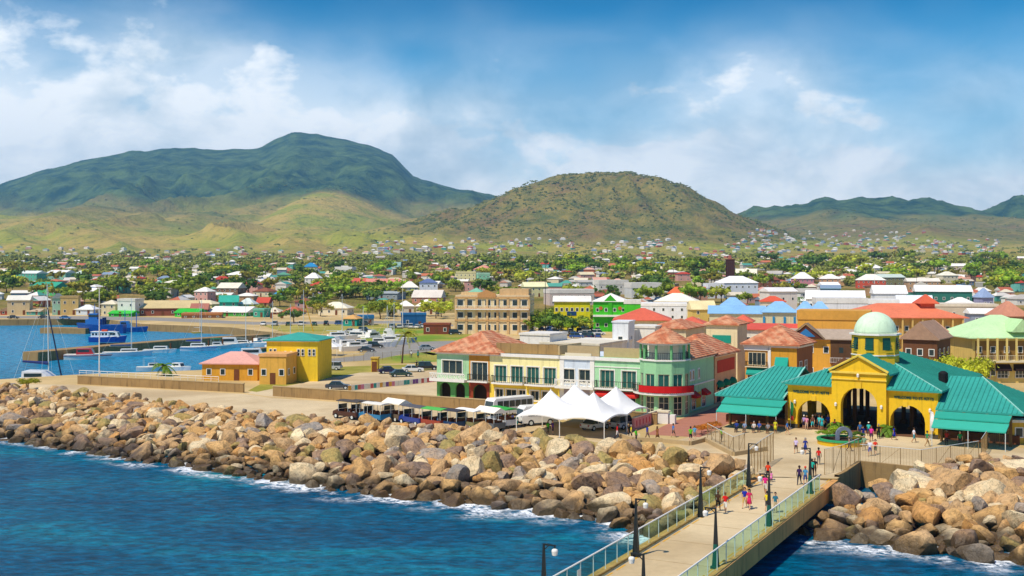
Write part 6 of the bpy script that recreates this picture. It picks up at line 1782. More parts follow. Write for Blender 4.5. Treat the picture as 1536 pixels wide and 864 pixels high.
t = thing('catamaran', 'white sailing catamaran with dark raked spar moored behind the quay road', 'catamaran', w0(70, 580), .05, 'boats in the harbour')
for y in (-2.4, 2.4): b = hull(12.5, 1.7, 1.5); b.v = [(x, y + q, z) for x, q, z in b.v]; b.build('hull', 'car_paint', t, col='eeedea')
box_part('bridge_deck', 'trim', t, -5.2, 2.4, -2.6, 2.6, 1.0, 1.6)
b = MB(); b.loft([[(-4.2, y, 1.6), (-4, y, 3.2), (-.4, y, 3.1), (1.6, y, 1.6)] for y in (-2.1, 2.1)]); b.build('cabin', 'car_paint', t, col='ebe8e2')
b = MB(); b.box(-3.6, -.2, -2.13, 2.13, 2.1, 2.8); b.build('cabin_window', 'glass', t)
b = MB(); b.tube((.4, 0, 3.0), (.1, 0, 20), .12, .08, 7); b.build('mast', 'pipe', t)
b = MB(); b.tube((2.9, 0, 1.7), (.15, 0, 15.5), .16, .1, 6); b.build('furled_jib', 'canvas', t, col='1f2c4c')
b = MB(); b.tube((.3, 0, 4.6), (-4.6, 0, 5.0), .34, .2, 7); b.build('furled_sail', 'canvas', t, col='23346c')
b = MB()
for q in ((5.5, 0), (-5.5, 2.4), (-5.5, -2.4), (0, 3), (0, -3)): b.tube((q[0], q[1], 1.5), (.1, 0, 19.5), .02, n=3)
b.build('rigging', 'pipe', t)['kind'] = 'stuff'
for x, y, h, lb in ((149, 575, 17, 'tall thin white flagpole behind the harbour wall'), (604, 492, 15, 'tall white pole on the shore road beside the harbour lawn'), (818, 500, 22, 'tall dark floodlight mast on the town car park'), (1312, 440, 20, 'tall grey floodlight mast beyond the white warehouses'), (1375, 436, 18, 'tall dark utility mast by the green gallery terrace'), (1461, 440, 16, 'dark utility pole beside the arched hangar'), (316, 502, 0, '')):
    if h: t = thing('tall_pole', lb, 'pole', ag(x, y)); b = MB(); b.tube((0, 0, 0), (0, 0, h), .13, .07, 7); b.build('shaft', 'trim' if 'white' in lb else 'dark_metal', t); b = MB(); b.tube((0, 0, 0), (0, 0, .3), .3, n=8); b.build('base', 'concrete', t)
t = thing('marquee', 'small white peaked marquee by the marina fence', 'tent', at(492, 533), -.1)
b = MB(); b.loft([[(x * f, y * f, z) for x, y in ((-3, -3), (3, -3), (3, 3), (-3, 3))] for f, z in ((1, 2.2), (.55, 2.8), (.2, 3.7), (.02, 5.0))]); b.build('canopy', 'canvas', t, col='efede6')
for x in (-2.9, 2.9):
    for y in (-2.9, 2.9): b = MB(); b.tube((x, y, 0), (x, y, 2.2), .06, n=5); b.build('pole', 'trim', t)
wire_fence('long wire fence between the sandy car park and the marina', [at(486, 546), at(560, 541), at(640, 535)], 1.8, 2.6, brace=False, group='wire fences on the plaza')


# ================================================================== TREES AND PLANTS
def crown_mesh(seed, n=46, leaf=.55, per=16, shape=(1, 1, .72)):
    r = random.Random(seed); b = MB()
    lob = [(Vector((r.gauss(0, .5), r.gauss(0, .5), r.uniform(-.12, .42))), r.uniform(.34, .56)) for _ in range(10)]
    for k in range(n):
        c, rad = r.choice(lob); d = Vector((r.gauss(0, 1), r.gauss(0, 1), r.gauss(.25, .9))).normalized(); p = c + d * rad * r.uniform(.75, 1.02)
        for j in range(per):
            q = p + Vector((r.gauss(0, .1), r.gauss(0, .1), r.gauss(0, .075)))
            q = Vector((q.x * shape[0], q.y * shape[1], q.z * shape[2]))
            nn = (d * .8 + Vector((r.gauss(0, .6), r.gauss(0, .6), r.gauss(.3, .6)))).normalized(); a = nn.orthogonal().normalized(); e = nn.cross(a)
            th = r.uniform(0, 6.28); a, e = a * math.cos(th) + e * math.sin(th), e * math.cos(th) - a * math.sin(th); s = leaf * r.uniform(.09, .17)
            b.q(q - a * s - e * s * .55, q + a * s - e * s * .55, q + a * s * .8 + e * s * .6, q - a * s * .7 + e * s * .55)
    for c, rad in lob:                                       # the dense inside of each clump
        b.loft([[(c.x + rad * .57 * math.cos(a) * math.sin(t_), c.y + rad * .57 * math.sin(a) * math.sin(t_), (c.z + rad * .57 * math.cos(t_)) * .72) for a in np.linspace(0, 5.5, 7)] for t_ in (2.8, 2.0, 1.2, .4)])
    return b.mesh('crown', 'leaf')


CROWNS = [crown_mesh(300 + k) for k in range(7)]
NEARC = [crown_mesh(350 + k, 170, .34, 16) for k in range(3)]
SMALLC = [crown_mesh(400 + k, 26, .9, 9) for k in range(6)]


def trunk_mesh(k):
    def mk():
        r = random.Random(k); b = MB(); top = Vector((r.gauss(0, .08), r.gauss(0, .08), .55)); b.path([(0, 0, -.15), (0, 0, .2), top], [.1, .07, .055], 6)
        for j in range(5): a = j * 1.25 + r.random(); b.path([top, top + Vector((.22 * math.cos(a), .22 * math.sin(a), .18)), top + Vector((.5 * math.cos(a), .5 * math.sin(a), .36))], [.045, .03, .012], 5)
        return b.mesh('trunk', 'bark')
    return cached(('trunk', k), mk)


TREECOL = [('mid green', '7c8c30', 5), ('dark green', '55702e', 4), ('yellow green', 'a3a83c', 3), ('olive brown', '8a8434', 2.4), ('bright green', '84a030', 2)]
RT = random.Random(33); TREES = []


def tree(p, r, label=None, col=None, name='tree', group='trees in town', flat_=1.0):
    cn, ch, _ = RT.choices(TREECOL, [c[2] for c in TREECOL])[0]
    ch = col or ch
    sz = 'broad' if r > 5.2 else 'small' if r < 3.2 else 'round'
    t = thing(name, label or f'{sz} {cn} tree', 'tree', p, RT.uniform(0, 6.28), None if label else group)
    h = r * RT.uniform(.5, .75)
    k = RT.randrange(7) if p[1] < 480 else RT.randrange(6)
    link('trunk', trunk_mesh(k % 4), t, (0, 0, 0), 0, None, scale=(r * .6, r * .6, h * 1.9))
    o = link('crown', (NEARC[k % 3] if p[1] < 260 else (CROWNS if p[1] < 480 else SMALLC)[k]), t, (0, 0, h + r * .28), 0, None, scale=(r * RT.uniform(.9, 1.1), r * RT.uniform(.9, 1.1), r * RT.uniform(.85, 1.1) * flat_))
    v = RT.uniform(.8, 1.2); o.color = tuple(c * v for c in lin(ch)) + (1,)
    return t


# clusters read off the photograph: x, y, spread x, spread y, how many, crown radius
CLUST = [(22, 392, 30, 4, 7, 5.5), (25, 430, 14, 4, 3, 5), (60, 437, 12, 4, 3, 5), (92, 444, 8, 3, 2, 5), (48, 462, 8, 3, 2, 4), (75, 415, 30, 4, 6, 6), (150, 440, 30, 6, 9, 5.5), (178, 400, 40, 8, 16, 7), (215, 436, 28, 5, 9, 5.5), (245, 412, 45, 8, 16, 7), (300, 395, 60, 8, 16, 8), (285, 440, 40, 6, 12, 5.5), (330, 418, 40, 8, 14, 6.5), (368, 436, 25, 7, 9, 6), (375, 408, 40, 9, 14, 7), (420, 392, 40, 6, 12, 8), (440, 420, 35, 8, 12, 6), (470, 448, 30, 6, 9, 5.5), (482, 470, 14, 4, 3, 4.5), (520, 446, 40, 6, 12, 5.5), (562, 450, 22, 5, 7, 5.5), (595, 444, 16, 4, 5, 5), (575, 475, 24, 4, 7, 4.5), (652, 478, 12, 4, 4, 4.5), (545, 405, 50, 8, 14, 7), (610, 405, 40, 8, 12, 7), (660, 425, 20, 6, 6, 6), (645, 395, 50, 5, 12, 9), (560, 392, 60, 5, 12, 9), (682, 432, 8, 4, 2, 5), (760, 405, 40, 6, 10, 8), (800, 425, 30, 6, 7, 6), (845, 410, 50, 6, 12, 8), (900, 400, 50, 6, 12, 9), (960, 425, 40, 6, 9, 7), (990, 412, 45, 6, 12, 8), (1062, 428, 14, 8, 6, 7), (1045, 410, 40, 5, 8, 9), (1130, 400, 40, 4, 8, 9), (1180, 420, 30, 5, 6, 7), (1250, 400, 60, 4, 10, 9), (1340, 395, 60, 4, 10, 9), (1420, 408, 40, 5, 9, 8), (1490, 405, 40, 6, 12, 8), (1515, 432, 26, 8, 10, 7), (1345, 425, 40, 5, 6, 6), (1460, 395, 60, 4, 9, 9), (820, 488, 40, 2.5, 11, 4.2), (880, 486, 30, 2.5, 7, 4), (1270, 428, 14, 4, 3, 5), (1430, 448, 10, 4, 2, 5), (390, 470, 10, 4, 2, 4), (437, 484, 8, 3, 2, 4), (735, 392, 60, 4, 9, 9)]
nt = 0; over_ = []
for (cx, cy, sx, sy, n, r) in CLUST:
    for k in range(n):
        x, y = RT.gauss(cx, sx * .55), RT.gauss(cy, sy * .6)
        y = max(y, 386.5); d_ = dep(y)
        if y > 470 and x < 330: continue
        for _ in range(6):
            if any(abs(x - u[0]) < u[2] * .95 and -4 < d_ - u[3] < 14 for u in USED): x += RT.uniform(-14, 14)
        p = ad(x, d_)
        rr_ = r * RT.uniform(.65, 1.2)
        over_.append((rr_ / d_, p, rr_))
# street and garden trees between the houses
for k in range(740):
    y = RT.choice([RT.uniform(387, 400), RT.uniform(390, 420), RT.uniform(398, 462)]); x = RT.uniform(-30, 1566); d_ = dep(y)
    if y > 462 and x < 640: continue
    if x > 1200 and y > 430: continue
    if 1120 < x and 384 < y < 389: continue
    if any(abs(x - u[0]) < u[2] * .9 and -5 < d_ - u[3] < 14 for u in USED): continue
    rr_ = RT.uniform(2.8, 6.2) * (1 + d_ / 3000); over_.append((rr_ / d_, ad(x, d_), rr_))
over_.sort(key=lambda q: -q[0])
for q in over_[:285]: tree(q[1], q[2])
for k, q in enumerate(over_[285:]):
    pass
# trees too many and too far off to tell apart: one mass
vs, fs = [], []
def mass(p, r):
    me = SMALLC[RT.randrange(6)]; a = RT.uniform(0, 6.28); c, s = math.cos(a) * r, math.sin(a) * r
    V, Fc = MV[me.name]
    P = np.empty_like(V); P[:, 0] = V[:, 0] * c - V[:, 1] * s + p[0]; P[:, 1] = V[:, 0] * s + V[:, 1] * c + p[1]; P[:, 2] = V[:, 2] * r + p[2] + r * .55
    BV.append(P); BF.append(Fc + OFF[0]); OFF[0] += len(V)


LOWC = [crown_mesh(500 + k, 10, 2.2, 4) for k in range(5)]
SMALLC_, SMALLC = SMALLC, LOWC + LOWC[:1]
MV = {}
for me in set(SMALLC):
    V = np.array([v.co[:] for v in me.vertices]); Fc = np.array([f.vertices[:] for f in me.polygons if len(f.vertices) == 4]); MV[me.name] = (V, Fc)
def flush(name, col, lb):
    V = np.concatenate(BV); Fc = np.concatenate(BF); me = bpy.data.meshes.new(name)
    me.vertices.add(len(V)); me.vertices.foreach_set('co', V.reshape(-1).astype(np.float32)); me.loops.add(Fc.size); me.loops.foreach_set('vertex_index', Fc.reshape(-1).astype(np.int32))
    me.polygons.add(len(Fc)); me.polygons.foreach_set('loop_start', np.arange(0, Fc.size, 4, dtype=np.int32)); me.update(calc_edges=True); me.materials.append(MAT['leaf'])
    link(name, me, kind='stuff', col=col, label=lb)
BV, BF, OFF = [], [], [0]
for q in over_[285:]: mass(q[1], q[2])
for k in range(480):
    z_ = RT.random()
    if z_ < .5: x, d_ = RT.uniform(-60, 1600), RT.uniform(1150, 2100)
    elif z_ < .8: x, d_ = RT.uniform(1080, 1600), RT.uniform(2300, 3600)
    else: x, d_ = RT.uniform(-60, 1150), RT.uniform(2000, 2900)
    X = (x - 768) / F * d_
    mass((X, d_, ground_at(X, d_)), RT.uniform(3.5, 8))
flush('woodland', '8a8e46', 'trees and scrub on the far edge of town')
BV, BF, OFF = [], [], [0]
RH = np.random.RandomState(5)
X = np.concatenate([RH.uniform(-480, 1000, 9500), RH.uniform(-2400, 1200, 3600), RH.uniform(700, 2600, 2200)]); Y = np.concatenate([RH.uniform(2750, 3800, 9500), RH.uniform(2500, 5600, 3600), RH.uniform(3000, 5000, 2200)])
Z, w_, p_, s_ = terrain(X, Y)
keep = RH.uniform(0, 1, len(X)) < np.clip(s_ * 1.0 + w_ * .8 + .16 * fbm(X / 220, Y / 220, 3, 8) ** 3 * 8 * p_, 0, 1) * (fbm(X / 110, Y / 110, 3, 91) > .42)
for x, y, z in zip(X[keep], Y[keep], Z[keep]): mass((x, y, z - 2.0), RT.uniform(1.8, 4.4) * (1 + (y - 3000) / 5000))
flush('hillside_scrub', '7c8444', 'bushes scattered over the hillsides')
SMALLC = SMALLC_


def palm(label, p, h, n=16, L=2.6, col='6f8a2e', lean=(0, 0), blown=0.0, cat='palm'):
    t = thing('palm_tree', label, cat, p)
    top = Vector((lean[0], lean[1], h)); b = MB(); b.path([(0, 0, 0), (lean[0] * .3, lean[1] * .3, h * .5), top], [.22, .17, .14], 7); b.build('trunk', 'bark', t)
    r = random.Random(int(p[0] * 7)); b = MB()
    for k in range(n):
        a = 2 * math.pi * k / n + r.uniform(-.2, .2); el = r.uniform(-.3, 1.1); d = Vector((math.cos(a) + blown, math.sin(a), 0)).normalized()
        pts = []
        for j in range(7): u = j / 6; pts.append(top + d * L * u * math.cos(el * .7) + Vector((0, 0, L * (math.sin(el) * u - .75 * u * u))))
        for j in range(6):
            p0, p1 = pts[j], pts[j + 1]; ax = (p1 - p0).normalized(); sd = ax.cross(Vector((0, 0, 1))).normalized()
            for s in (-1, 1):
                for m_ in (.15, .5, .85):
                    c_ = p0.lerp(p1, m_); tip = c_ + sd * s * .55 * (1 - .6 * j / 6) + ax * .3 - Vector((0, 0, .18)); wv = ax * .09
                    b.q(c_ - wv, c_ + wv, tip + wv * .3, tip - wv * .3)
    b.build('frond', 'leaf', t, col=col)['kind'] = 'stuff'
    return t


for k in range(10): over_ = None; tree(ad(792 + k * 9.5 + RT.uniform(-3, 3), 352 + RT.uniform(-4, 4), G), RT.uniform(3.2, 4.6))
palm('windblown coconut palm leaning over the kiosk by the marina', at(603, 545), 6.5, 18, 3.2, '83862a', (.8, 0), .7)
palm('bushy date palm behind the harbour wall railing', at(246, 564), 2.0, 22, 2.4, '5f7f22')
palm('tall slim palm above the long white warehouse', at(1176, 462), 7.5, 14, 2.8, '4f7a2a')
palm('short palm beside the tall slim palm', at(1199, 464), 5.5, 14, 2.8, '567f2a')
palm('palm behind the pale gallery between white roofs', at(1103, 468), 6, 14, 3.0, '4f7a2a')
for x, y, d_, r, lb in ((1418, 590, 185, 3.5, 'feathery yellow green tree rising behind the teal roof by the water tank'), (1437, 580, 192, 4.0, 'tall yellow green tree between the timber gallery and black awnings'), (1400, 588, 188, 3.0, 'low yellow green tree beside the timber shops'), (1452, 572, 200, 2.4, 'slim yellow green tree against the cream gallery house')):
    tree(ad(x, d_, G), r, lb, 'b0b436', flat_=1.4)
tree(at(43, 584), 1.5, 'small yellow flowering bush at the end of the quay road', '9a9a30', 'bush', flat_=.9)
for x, y, r, lb in ((1052, 652, .8, 'rust orange hedge bush at the corner of the brick street'), (1062, 648, .8, 'orange leaved bush in the middle of the street hedge'), (1073, 644, .7, 'brownish orange bush beside the teal awning')): tree(at(x, y), r, lb, 'b0702a', 'bush', flat_=.8)
for dx, dy, r, c_, lb in ((-1.5, .3, .8, '7f9a22', 'leafy lime green plant on the west side of the round planter'), (1.5, .2, .7, '5f7f2a', 'dark leafy plant on the east side of the round planter'), (.2, 1.3, .9, '8fa32a', 'bushy green plant behind the mosaic arch'), (1.0, -1.4, .5, '8a7a2a', 'low brown green plant in front of the planter rim')):
    tree(c0 + Vector((dx, dy, .55)), r, lb, c_, 'plant', flat_=.8)
for x, y, lb in ((1253, 650, 'potted palm between the west and middle arches'), (1330, 655, 'potted palm between the middle and east arches')):
    p = at(x, y); t = palm(lb, p, 1.2, 10, 1.1, '5f7f2a', cat='potted plant'); b = MB(); b.lathe([(.3, 0), (.42, .5), (.36, .5), (.3, .3)], 10); b.build('pot', 'tiles', t)
palm('tall dark cypress like palm standing alone above town', ad(1010, 900), 14, 10, 3, '2f4a22')


# ================================================================== PEOPLE
for nm, c in (('shoe', '3a3230'),): mat('shoe', lin(c), .7, .1)


def body_mesh(pose, wear):
    """one continuous skinned body; slots: skin, top, bottom, shoes"""
    st = {'stand': .06, 'walk': .30, 'stride': -.30, 'sit': 0}[pose]; wmn = wear == 'dress'
    V, Ed, Rd = [], [], []

    def add(p, r, link_=None):
        V.append(p); Rd.append(r)
        if link_ is not None: Ed.append((link_, len(V) - 1))
        return len(V) - 1
    pz = .93
    pel = add((0, 0, pz), .135); wst = add((0, .0, 1.10), .115 if not wmn else .10, pel); ch = add((0, -.01, 1.30), .145, wst); nb = add((0, .01, 1.45), .075, ch); nk = add((0, 0, 1.52), .055, nb)
    h0 = add((0, -.015, 1.60), .085, nk); h1 = add((0, -.01, 1.69), .10, h0); add((0, .0, 1.755), .07, h1)
    for s in (-1, 1):
        sh = add((s * .175, .01, 1.405), .068, ch)
        sw = -s * st * .55
        if pose == 'sit': el = add((s * .24, -.05, 1.15), .046, sh); wr = add((s * .16, -.28, 1.08), .032, el); ha = add((s * .13, -.36, 1.07), .036, wr)
        else: el = add((s * .25, .02 + sw * .45, 1.14), .046, sh); wr = add((s * .27, -.05 + sw, .91), .032, el); ha = add((s * .265, -.07 + sw * 1.15, .83), .036, wr)
        hp = add((s * .095, 0, .86), .10, pel)
        l = s * st
        if pose == 'sit': kn = add((s * .11, -.42, .80), .066, hp); an = add((s * .11, -.44, .42), .042, kn); add((s * .11, -.58, .38), .036, an)
        else:
            kn = add((s * .10, -.04 + l * .45, .48), .066, hp); an = add((s * .10, .03 + l * 1.0, .09 + (.06 if l > .1 else 0)), .042, kn); add((s * .105, -.13 + l * 1.0, .04 + (.02 if l > .1 else 0)), .038, an)
    me = bpy.data.meshes.new('tmp'); me.from_pydata(V, Ed, [])
    o = bpy.data.objects.new('tmp', me); COL.objects.link(o)
    md = o.modifiers.new('skin', 'SKIN'); md.use_smooth_shade = True
    for k, sv in enumerate(me.skin_vertices[0].data): sv.radius = (Rd[k], Rd[k]); sv.use_root = k == 0
    sd = o.modifiers.new('sub', 'SUBSURF'); sd.levels = sd.render_levels = 1
    dg = bpy.context.evaluated_depsgraph_get(); out = bpy.data.meshes.new_from_object(o.evaluated_get(dg))
    bpy.data.objects.remove(o)
    bm = bmesh.new(); bm.from_mesh(out)
    ctr = [(f, f.calc_center_median()) for f in bm.faces]
    for f, c in ctr:
        arm = abs(c.x) > .205 and c.z < 1.43
        if pose == 'sit': arm = (abs(c.x) > .19 or c.y < -.16) and c.z > .98 and c.z < 1.43
        if c.z > 1.485: k = 0
        elif arm: k = 1 if c.z > 1.21 else 0
        elif c.z > 1.0: k = 1
        elif pose == 'sit': k = 2 if c.z > .62 and wear != 'dress' or c.z > .7 else (3 if c.z < .46 else 0)
        elif c.z < .085: k = 3
        elif wear == 'dress': k = 1 if c.z > .52 else 0
        elif wear == 'shorts': k = 2 if c.z > .50 else 0
        else: k = 2
        f.material_index = k; f.smooth = True
    # five separate fingers on each hand, nose, ears and eyes
    def stick(a, b_, r0, r1, mi):
        m = MB(); m.tube(a, b_, r0, r1, 5); vs = [bm.verts.new(v) for v in m.v]
        for f in m.f:
            q = bm.faces.new([vs[i] for i in f]); q.material_index = mi; q.smooth = True
    for s in (-1, 1):
        sw = -s * st * .55
        hx = Vector((s * .265, -.07 + sw * 1.15, .83)) if pose != 'sit' else Vector((s * .13, -.36, 1.07)); dn = Vector((0, -.25, -1)).normalized() if pose != 'sit' else Vector((-s * .2, -1, -.1)).normalized()
        for k, L in enumerate((.062, .075, .08, .07)):
            off = Vector((0, -.03 + .019 * k, 0)) if pose != 'sit' else Vector((.019 * (k - 1.5), 0, 0)); p = hx + off; m_ = p + dn * L * .6 + dn * .02; e = m_ + (dn + Vector((-s * .5, -.2, 0))).normalized() * L * .5
            stick(p, m_, .0095, .009, 0); stick(m_, e, .009, .007, 0)
        p = hx + Vector((-s * .01, -.035, .03)); stick(p, p + Vector((-s * .03, -.035, -.045)), .011, .008, 0)
        stick((s * .098, .0, 1.66), (s * .112, .01, 1.69), .02, .012, 0); stick((s * .035, -.098, 1.685), (s * .035, -.108, 1.685), .012, .01, 3)
    stick((0, -.09, 1.68), (0, -.128, 1.645), .012, .016, 0); stick((-.025, -.098, 1.612), (.025, -.098, 1.612), .008, .008, 1)
    if wear == 'dress':
        m = MB(); m.lathe([(.16, 1.0), (.19, .8), (.23, .5), (.22, .5), (.15, .95)], 14); vs = [bm.verts.new((v[0], v[1] * .8, v[2])) for v in m.v] if pose != 'sit' else []
        if vs:
            for f in m.f:
                q = bm.faces.new([vs[i] for i in f]); q.material_index = 1; q.smooth = True
    zmin = min(v.co.z for v in bm.verts)
    bm.to_mesh(out); bm.free(); out.name = 'person'
    idx = [f.material_index for f in out.polygons]; out.materials.clear()
    for k in ('skin', 'cloth', 'cloth', 'shoe'): out.materials.append(MAT[k])
    out.polygons.foreach_set('material_index', idx); out.update()
    return out


def hair_mesh(kind):
    b = MB(); n = 12
    prof = {'short': [(.085, 1.60), (.112, 1.67), (.112, 1.73), (.085, 1.79), (.03, 1.82)], 'long': [(.07, 1.44), (.11, 1.5), (.122, 1.62), (.122, 1.72), (.09, 1.79), (.03, 1.82)], 'cap': [(.105, 1.70), (.115, 1.72), (.112, 1.76), (.08, 1.81), (.02, 1.83)]}[kind]
    b.lathe(prof, n)
    if kind != 'cap': b.v = [(x, (y if y > -.02 else y * (.6 if z < 1.71 else 1)) + .014, z) for x, y, z in b.v]
    else: b.box(-.08, .08, -.2, -.08, 1.705, 1.72)
    return b.mesh('hair' if kind != 'cap' else 'cap', 'cloth' if kind == 'cap' else 'hair', True)


CM = {}
def cmat(kind, hexc):
    k = (kind, hexc)
    if k not in CM:
        m = bpy.data.materials.new(f'{kind}_{hexc}'); m.use_nodes = True; t = NT(m.node_tree); b = t.n['Principled BSDF']
        pos = t.new('ShaderNodeNewGeometry').outputs['Position']; c = lin(hexc)
        t.put(b.inputs['Base Color'], t.mix(t.noise(9, pos, 3), tuple(.85 * q for q in c), tuple(min(1, 1.15 * q) for q in c))); b.inputs['Roughness'].default_value = .85; b.inputs['Specular IOR Level'].default_value = .15
        CM[k] = m
    return CM[k]


SKIN = ['c79a76', 'b07f5a', '7a4f34', '5a3a28', 'd8ab88']
HAIR = ['1c1512', '2a1d14', '6a4a2a', '8f8a84', 'a88a58']
RPp = random.Random(9)


def person(x, y, label, top, bot, wear='shorts', pose='walk', face=None, hair='short', hairc=None, skin=None, z=G, tall=1.0, child=False, seat=0.0):
    me = cached(('body', pose, wear), lambda: body_mesh(pose, wear))
    p = at(x, y, z); o = link('person', me, None, (p.x, p.y, p.z + seat), face if face is not None else RPp.uniform(0, 6.28), scale=(.6 if child else 1) * tall * RPp.uniform(.96, 1.04))
    for k, m in ((0, cmat('skin', skin or RPp.choice(SKIN))), (1, cmat('cloth', top)), (2, cmat('cloth', bot))):
        o.material_slots[k].link = 'OBJECT'; o.material_slots[k].material = m
    tag(o, label, 'person', 'people on the plaza and footbridge')
    hm = cached(('hair', hair), lambda: hair_mesh(hair)); link('cap' if hair == 'cap' else 'hair', hm, o, (0, 0, 0), 0, hairc or RPp.choice(HAIR))
    return o


AW, TO = math.atan2(-BD.x, BD.y) + math.pi, math.atan2(-BD.x, BD.y)      # facing away along the bridge / toward the camera
for a in [
 (1077, 767, 'person in dark brown top and black shorts beside one in red', '4a3222', '1d1a1a', 'shorts', 'walk', AW), (1088, 769, 'person in red shirt and white shorts walking on the footbridge', 'cf1f1f', 'e8e4dc', 'shorts', 'stride', AW),
 (1117, 762, 'person in royal blue top and tan shorts beside a pink dress', '1f2f9a', 'c9a45a', 'shorts', 'walk', TO), (1124, 764, 'person in deep pink dress on the footbridge', 'c9285a', 'c9285a', 'dress', 'stride', TO),
 (1148, 741, 'person in hot pink top and white shorts in mid bridge', 'd82a80', 'd8d0c4', 'shorts', 'stride', AW), (1152, 721, 'person in orange red shirt holding a child close', 'd8431f', '23202a', 'trousers', 'stand', TO),
 (1151, 767, 'person in yellow shirt behind a green footed lamp post', 'e0c81f', '3a3a40', 'shorts', 'walk', AW), (1163, 769, 'person in dark teal top and pale trousers by the railing', '2a6a80', 'b8a888', 'trousers', 'stand', TO),
 (1199, 727, 'person in dark purple shirt and navy trousers before the plaza', '3a2450', '1c2038', 'trousers', 'walk', TO), (1218, 716, 'person in turquoise shirt and black trousers behind the last lamp post', '2ab09a', '1a1a1e', 'trousers', 'stand', AW),
 (1228, 697, 'person in red shirt and grey trousers alone near the planter', 'c8261f', '6a6460', 'trousers', 'stand', AW), (1222, 714, 'person in black shirt leaning by the landward railing', '1c1a1e', '16161a', 'shorts', 'stand', TO),
 (1194, 680, 'person in lilac white top and dark shorts carrying a bag', 'c8b8dc', '3a1f2a', 'shorts', 'walk', TO), (1208, 681, 'person in blue dress beside the lilac top', '27357f', '27357f', 'dress', 'stride', TO),
 (1274, 677, 'person in dark shorts and tan shirt in front of the planter rim', 'a08468', '2c2228', 'shorts', 'stride', 1.2), (1296, 676, 'person in sage green top east of the planter', '7f9a80', 'b09a80', 'trousers', 'walk', TO),
 (1305, 684, 'person in white and blue outfit east of the planter', 'd8d4e0', '2a3a9a', 'shorts', 'walk', TO), (1313, 682, 'person in red shirt and dark green shorts east of the planter', 'cf3524', '20402c', 'shorts', 'stride', TO),
 (1307, 662, 'person in bright pink top before the middle arch', 'e03a98', '4a2a4a', 'shorts', 'walk', TO), (1295, 660, 'person in navy dress before the middle arch', '1c2470', '1c2470', 'dress', 'walk', TO), (1290, 655, 'person in blue shirt under the middle arch', '2a5a90', '2a3050', 'shorts', 'stand', TO), (1303, 654, 'person in turquoise top and pale hat under the middle arch', '40b8b0', '38406a', 'shorts', 'stand', TO), (1318, 658, 'person in black beside the middle arch pier', '1a181c', '141418', 'trousers', 'stand', TO),
 (1341, 660, 'person in cobalt blue dress before the east arch', '1f2fb0', '1f2fb0', 'dress', 'walk', 1.4), (1371, 664, 'person in white top and teal shorts outside the east arch', 'dedae0', '3f8f9a', 'shorts', 'stride', 1.6), (1391, 670, 'person in green shirt and tan trousers beside the east awning', '2f8f5a', 'a8845a', 'trousers', 'stride', 1.5),
 (1206, 643, 'person in white hat and purple top under the west arch', 'a890c8', '2a2440', 'shorts', 'stand', TO), (1210, 645, 'person in pale pink under the west arch', 'd88aa0', 'c8a890', 'trousers', 'stand', TO), (1219, 644, 'person in turquoise skirt under the west arch', '6a4438', '3fb0b8', 'shorts', 'walk', TO), (1229, 644, 'person in aqua top under the west arch', '4fc0bc', '2a5a70', 'shorts', 'stand', TO), (1233, 645, 'person in teal dress under the west arch', '2fa0a8', '2fa0a8', 'dress', 'stand', TO), (1242, 643, 'person in blue shirt at the east side of the west arch', '2a4ab0', '30344a', 'trousers', 'stand', TO), (1223, 641, 'person in dark top deep under the west arch', '2c2430', '1c1a24', 'shorts', 'stand', TO),
 (1181, 652, 'person in blue shirt and tan shorts beside the west awning', '3a78c0', 'b08a60', 'shorts', 'walk', 1.0), (1181 + 71, 650, 'person in maroon top beside the west arch pier', '7a2430', '2a2028', 'shorts', 'stand', TO),
 (1036, 663, 'person in lime green shirt and black shorts on the seaward plaza', '5fb41f', '1c1c1e', 'shorts', 'stand', AW), (1042, 660, 'person in pale blue top beside the lime green shirt', '5a9ac0', '8a7a70', 'shorts', 'stand', AW), (1010, 656, 'person in blue shirt on the pale plaza by the pink wall', '3f74b8', '5a4a4a', 'shorts', 'walk', 2.0), (986, 661, 'person in brown sundress on the seaward plaza', '8a5a34', '8a5a34', 'dress', 'walk', 2.2), (971, 660, 'person with blue backpack on the seaward plaza', '1f3a9a', '8a7a6a', 'shorts', 'walk', 2.0),
 (954, 664, 'person in neon green shirt and dark shorts beside the tents', '57d81f', '2a3038', 'shorts', 'stand', 1.0), (947, 659, 'person in yellow top beside the neon green shirt', 'e8cf1c', '2a2428', 'shorts', 'stand', 1.5), (943, 658, 'person in black beside the yellow top', '1a1718', '141214', 'trousers', 'stand', 1.2), (926, 658, 'person in red shirt and white shorts at the tent corner', 'd01f2a', 'd8d0d0', 'shorts', 'stride', 1.4),
 (822, 652, 'person in bright green shirt under the front white tent', '3fa81f', '3a4a2a', 'shorts', 'walk', .8), (829, 652, 'person in purple top under the front white tent', '5a3a8a', '2a2440', 'shorts', 'stand', 1.0), (765, 642, 'person in orange red top between trucks and minibus', 'e0491f', 'b83a1c', 'shorts', 'stand', .6), (775, 642, 'person in teal outfit between trucks and minibus', '1f9a8f', '1f8a80', 'dress', 'stand', .6), (769, 639, 'person in pale purple by the minibus door', '9a90c8', '4a4460', 'shorts', 'stand', .8), (760, 640, 'person in maroon shirt behind the last tour truck', '9a2a30', '3a2a2a', 'shorts', 'stand', .5),
 (1082, 663, 'guard in neon green vest and dark trousers inside the wire fence', '8fd81f', '1e1e26', 'trousers', 'stand', 1.0),
 (617, 537, 'person in white beside the marina fence', 'e0dcd8', '5a5450', 'trousers', 'stand', 0), (627, 537, 'person in teal by the palm near the marina', '1f7f78', '1f6f68', 'dress', 'stand', 0), (625, 553, 'person in black next to the white car', '1c1c20', '18181c', 'trousers', 'stand', 0), (634, 552, 'person in dark suit next to the black off road car', '22222a', '1a1a20', 'trousers', 'stand', 0)]:
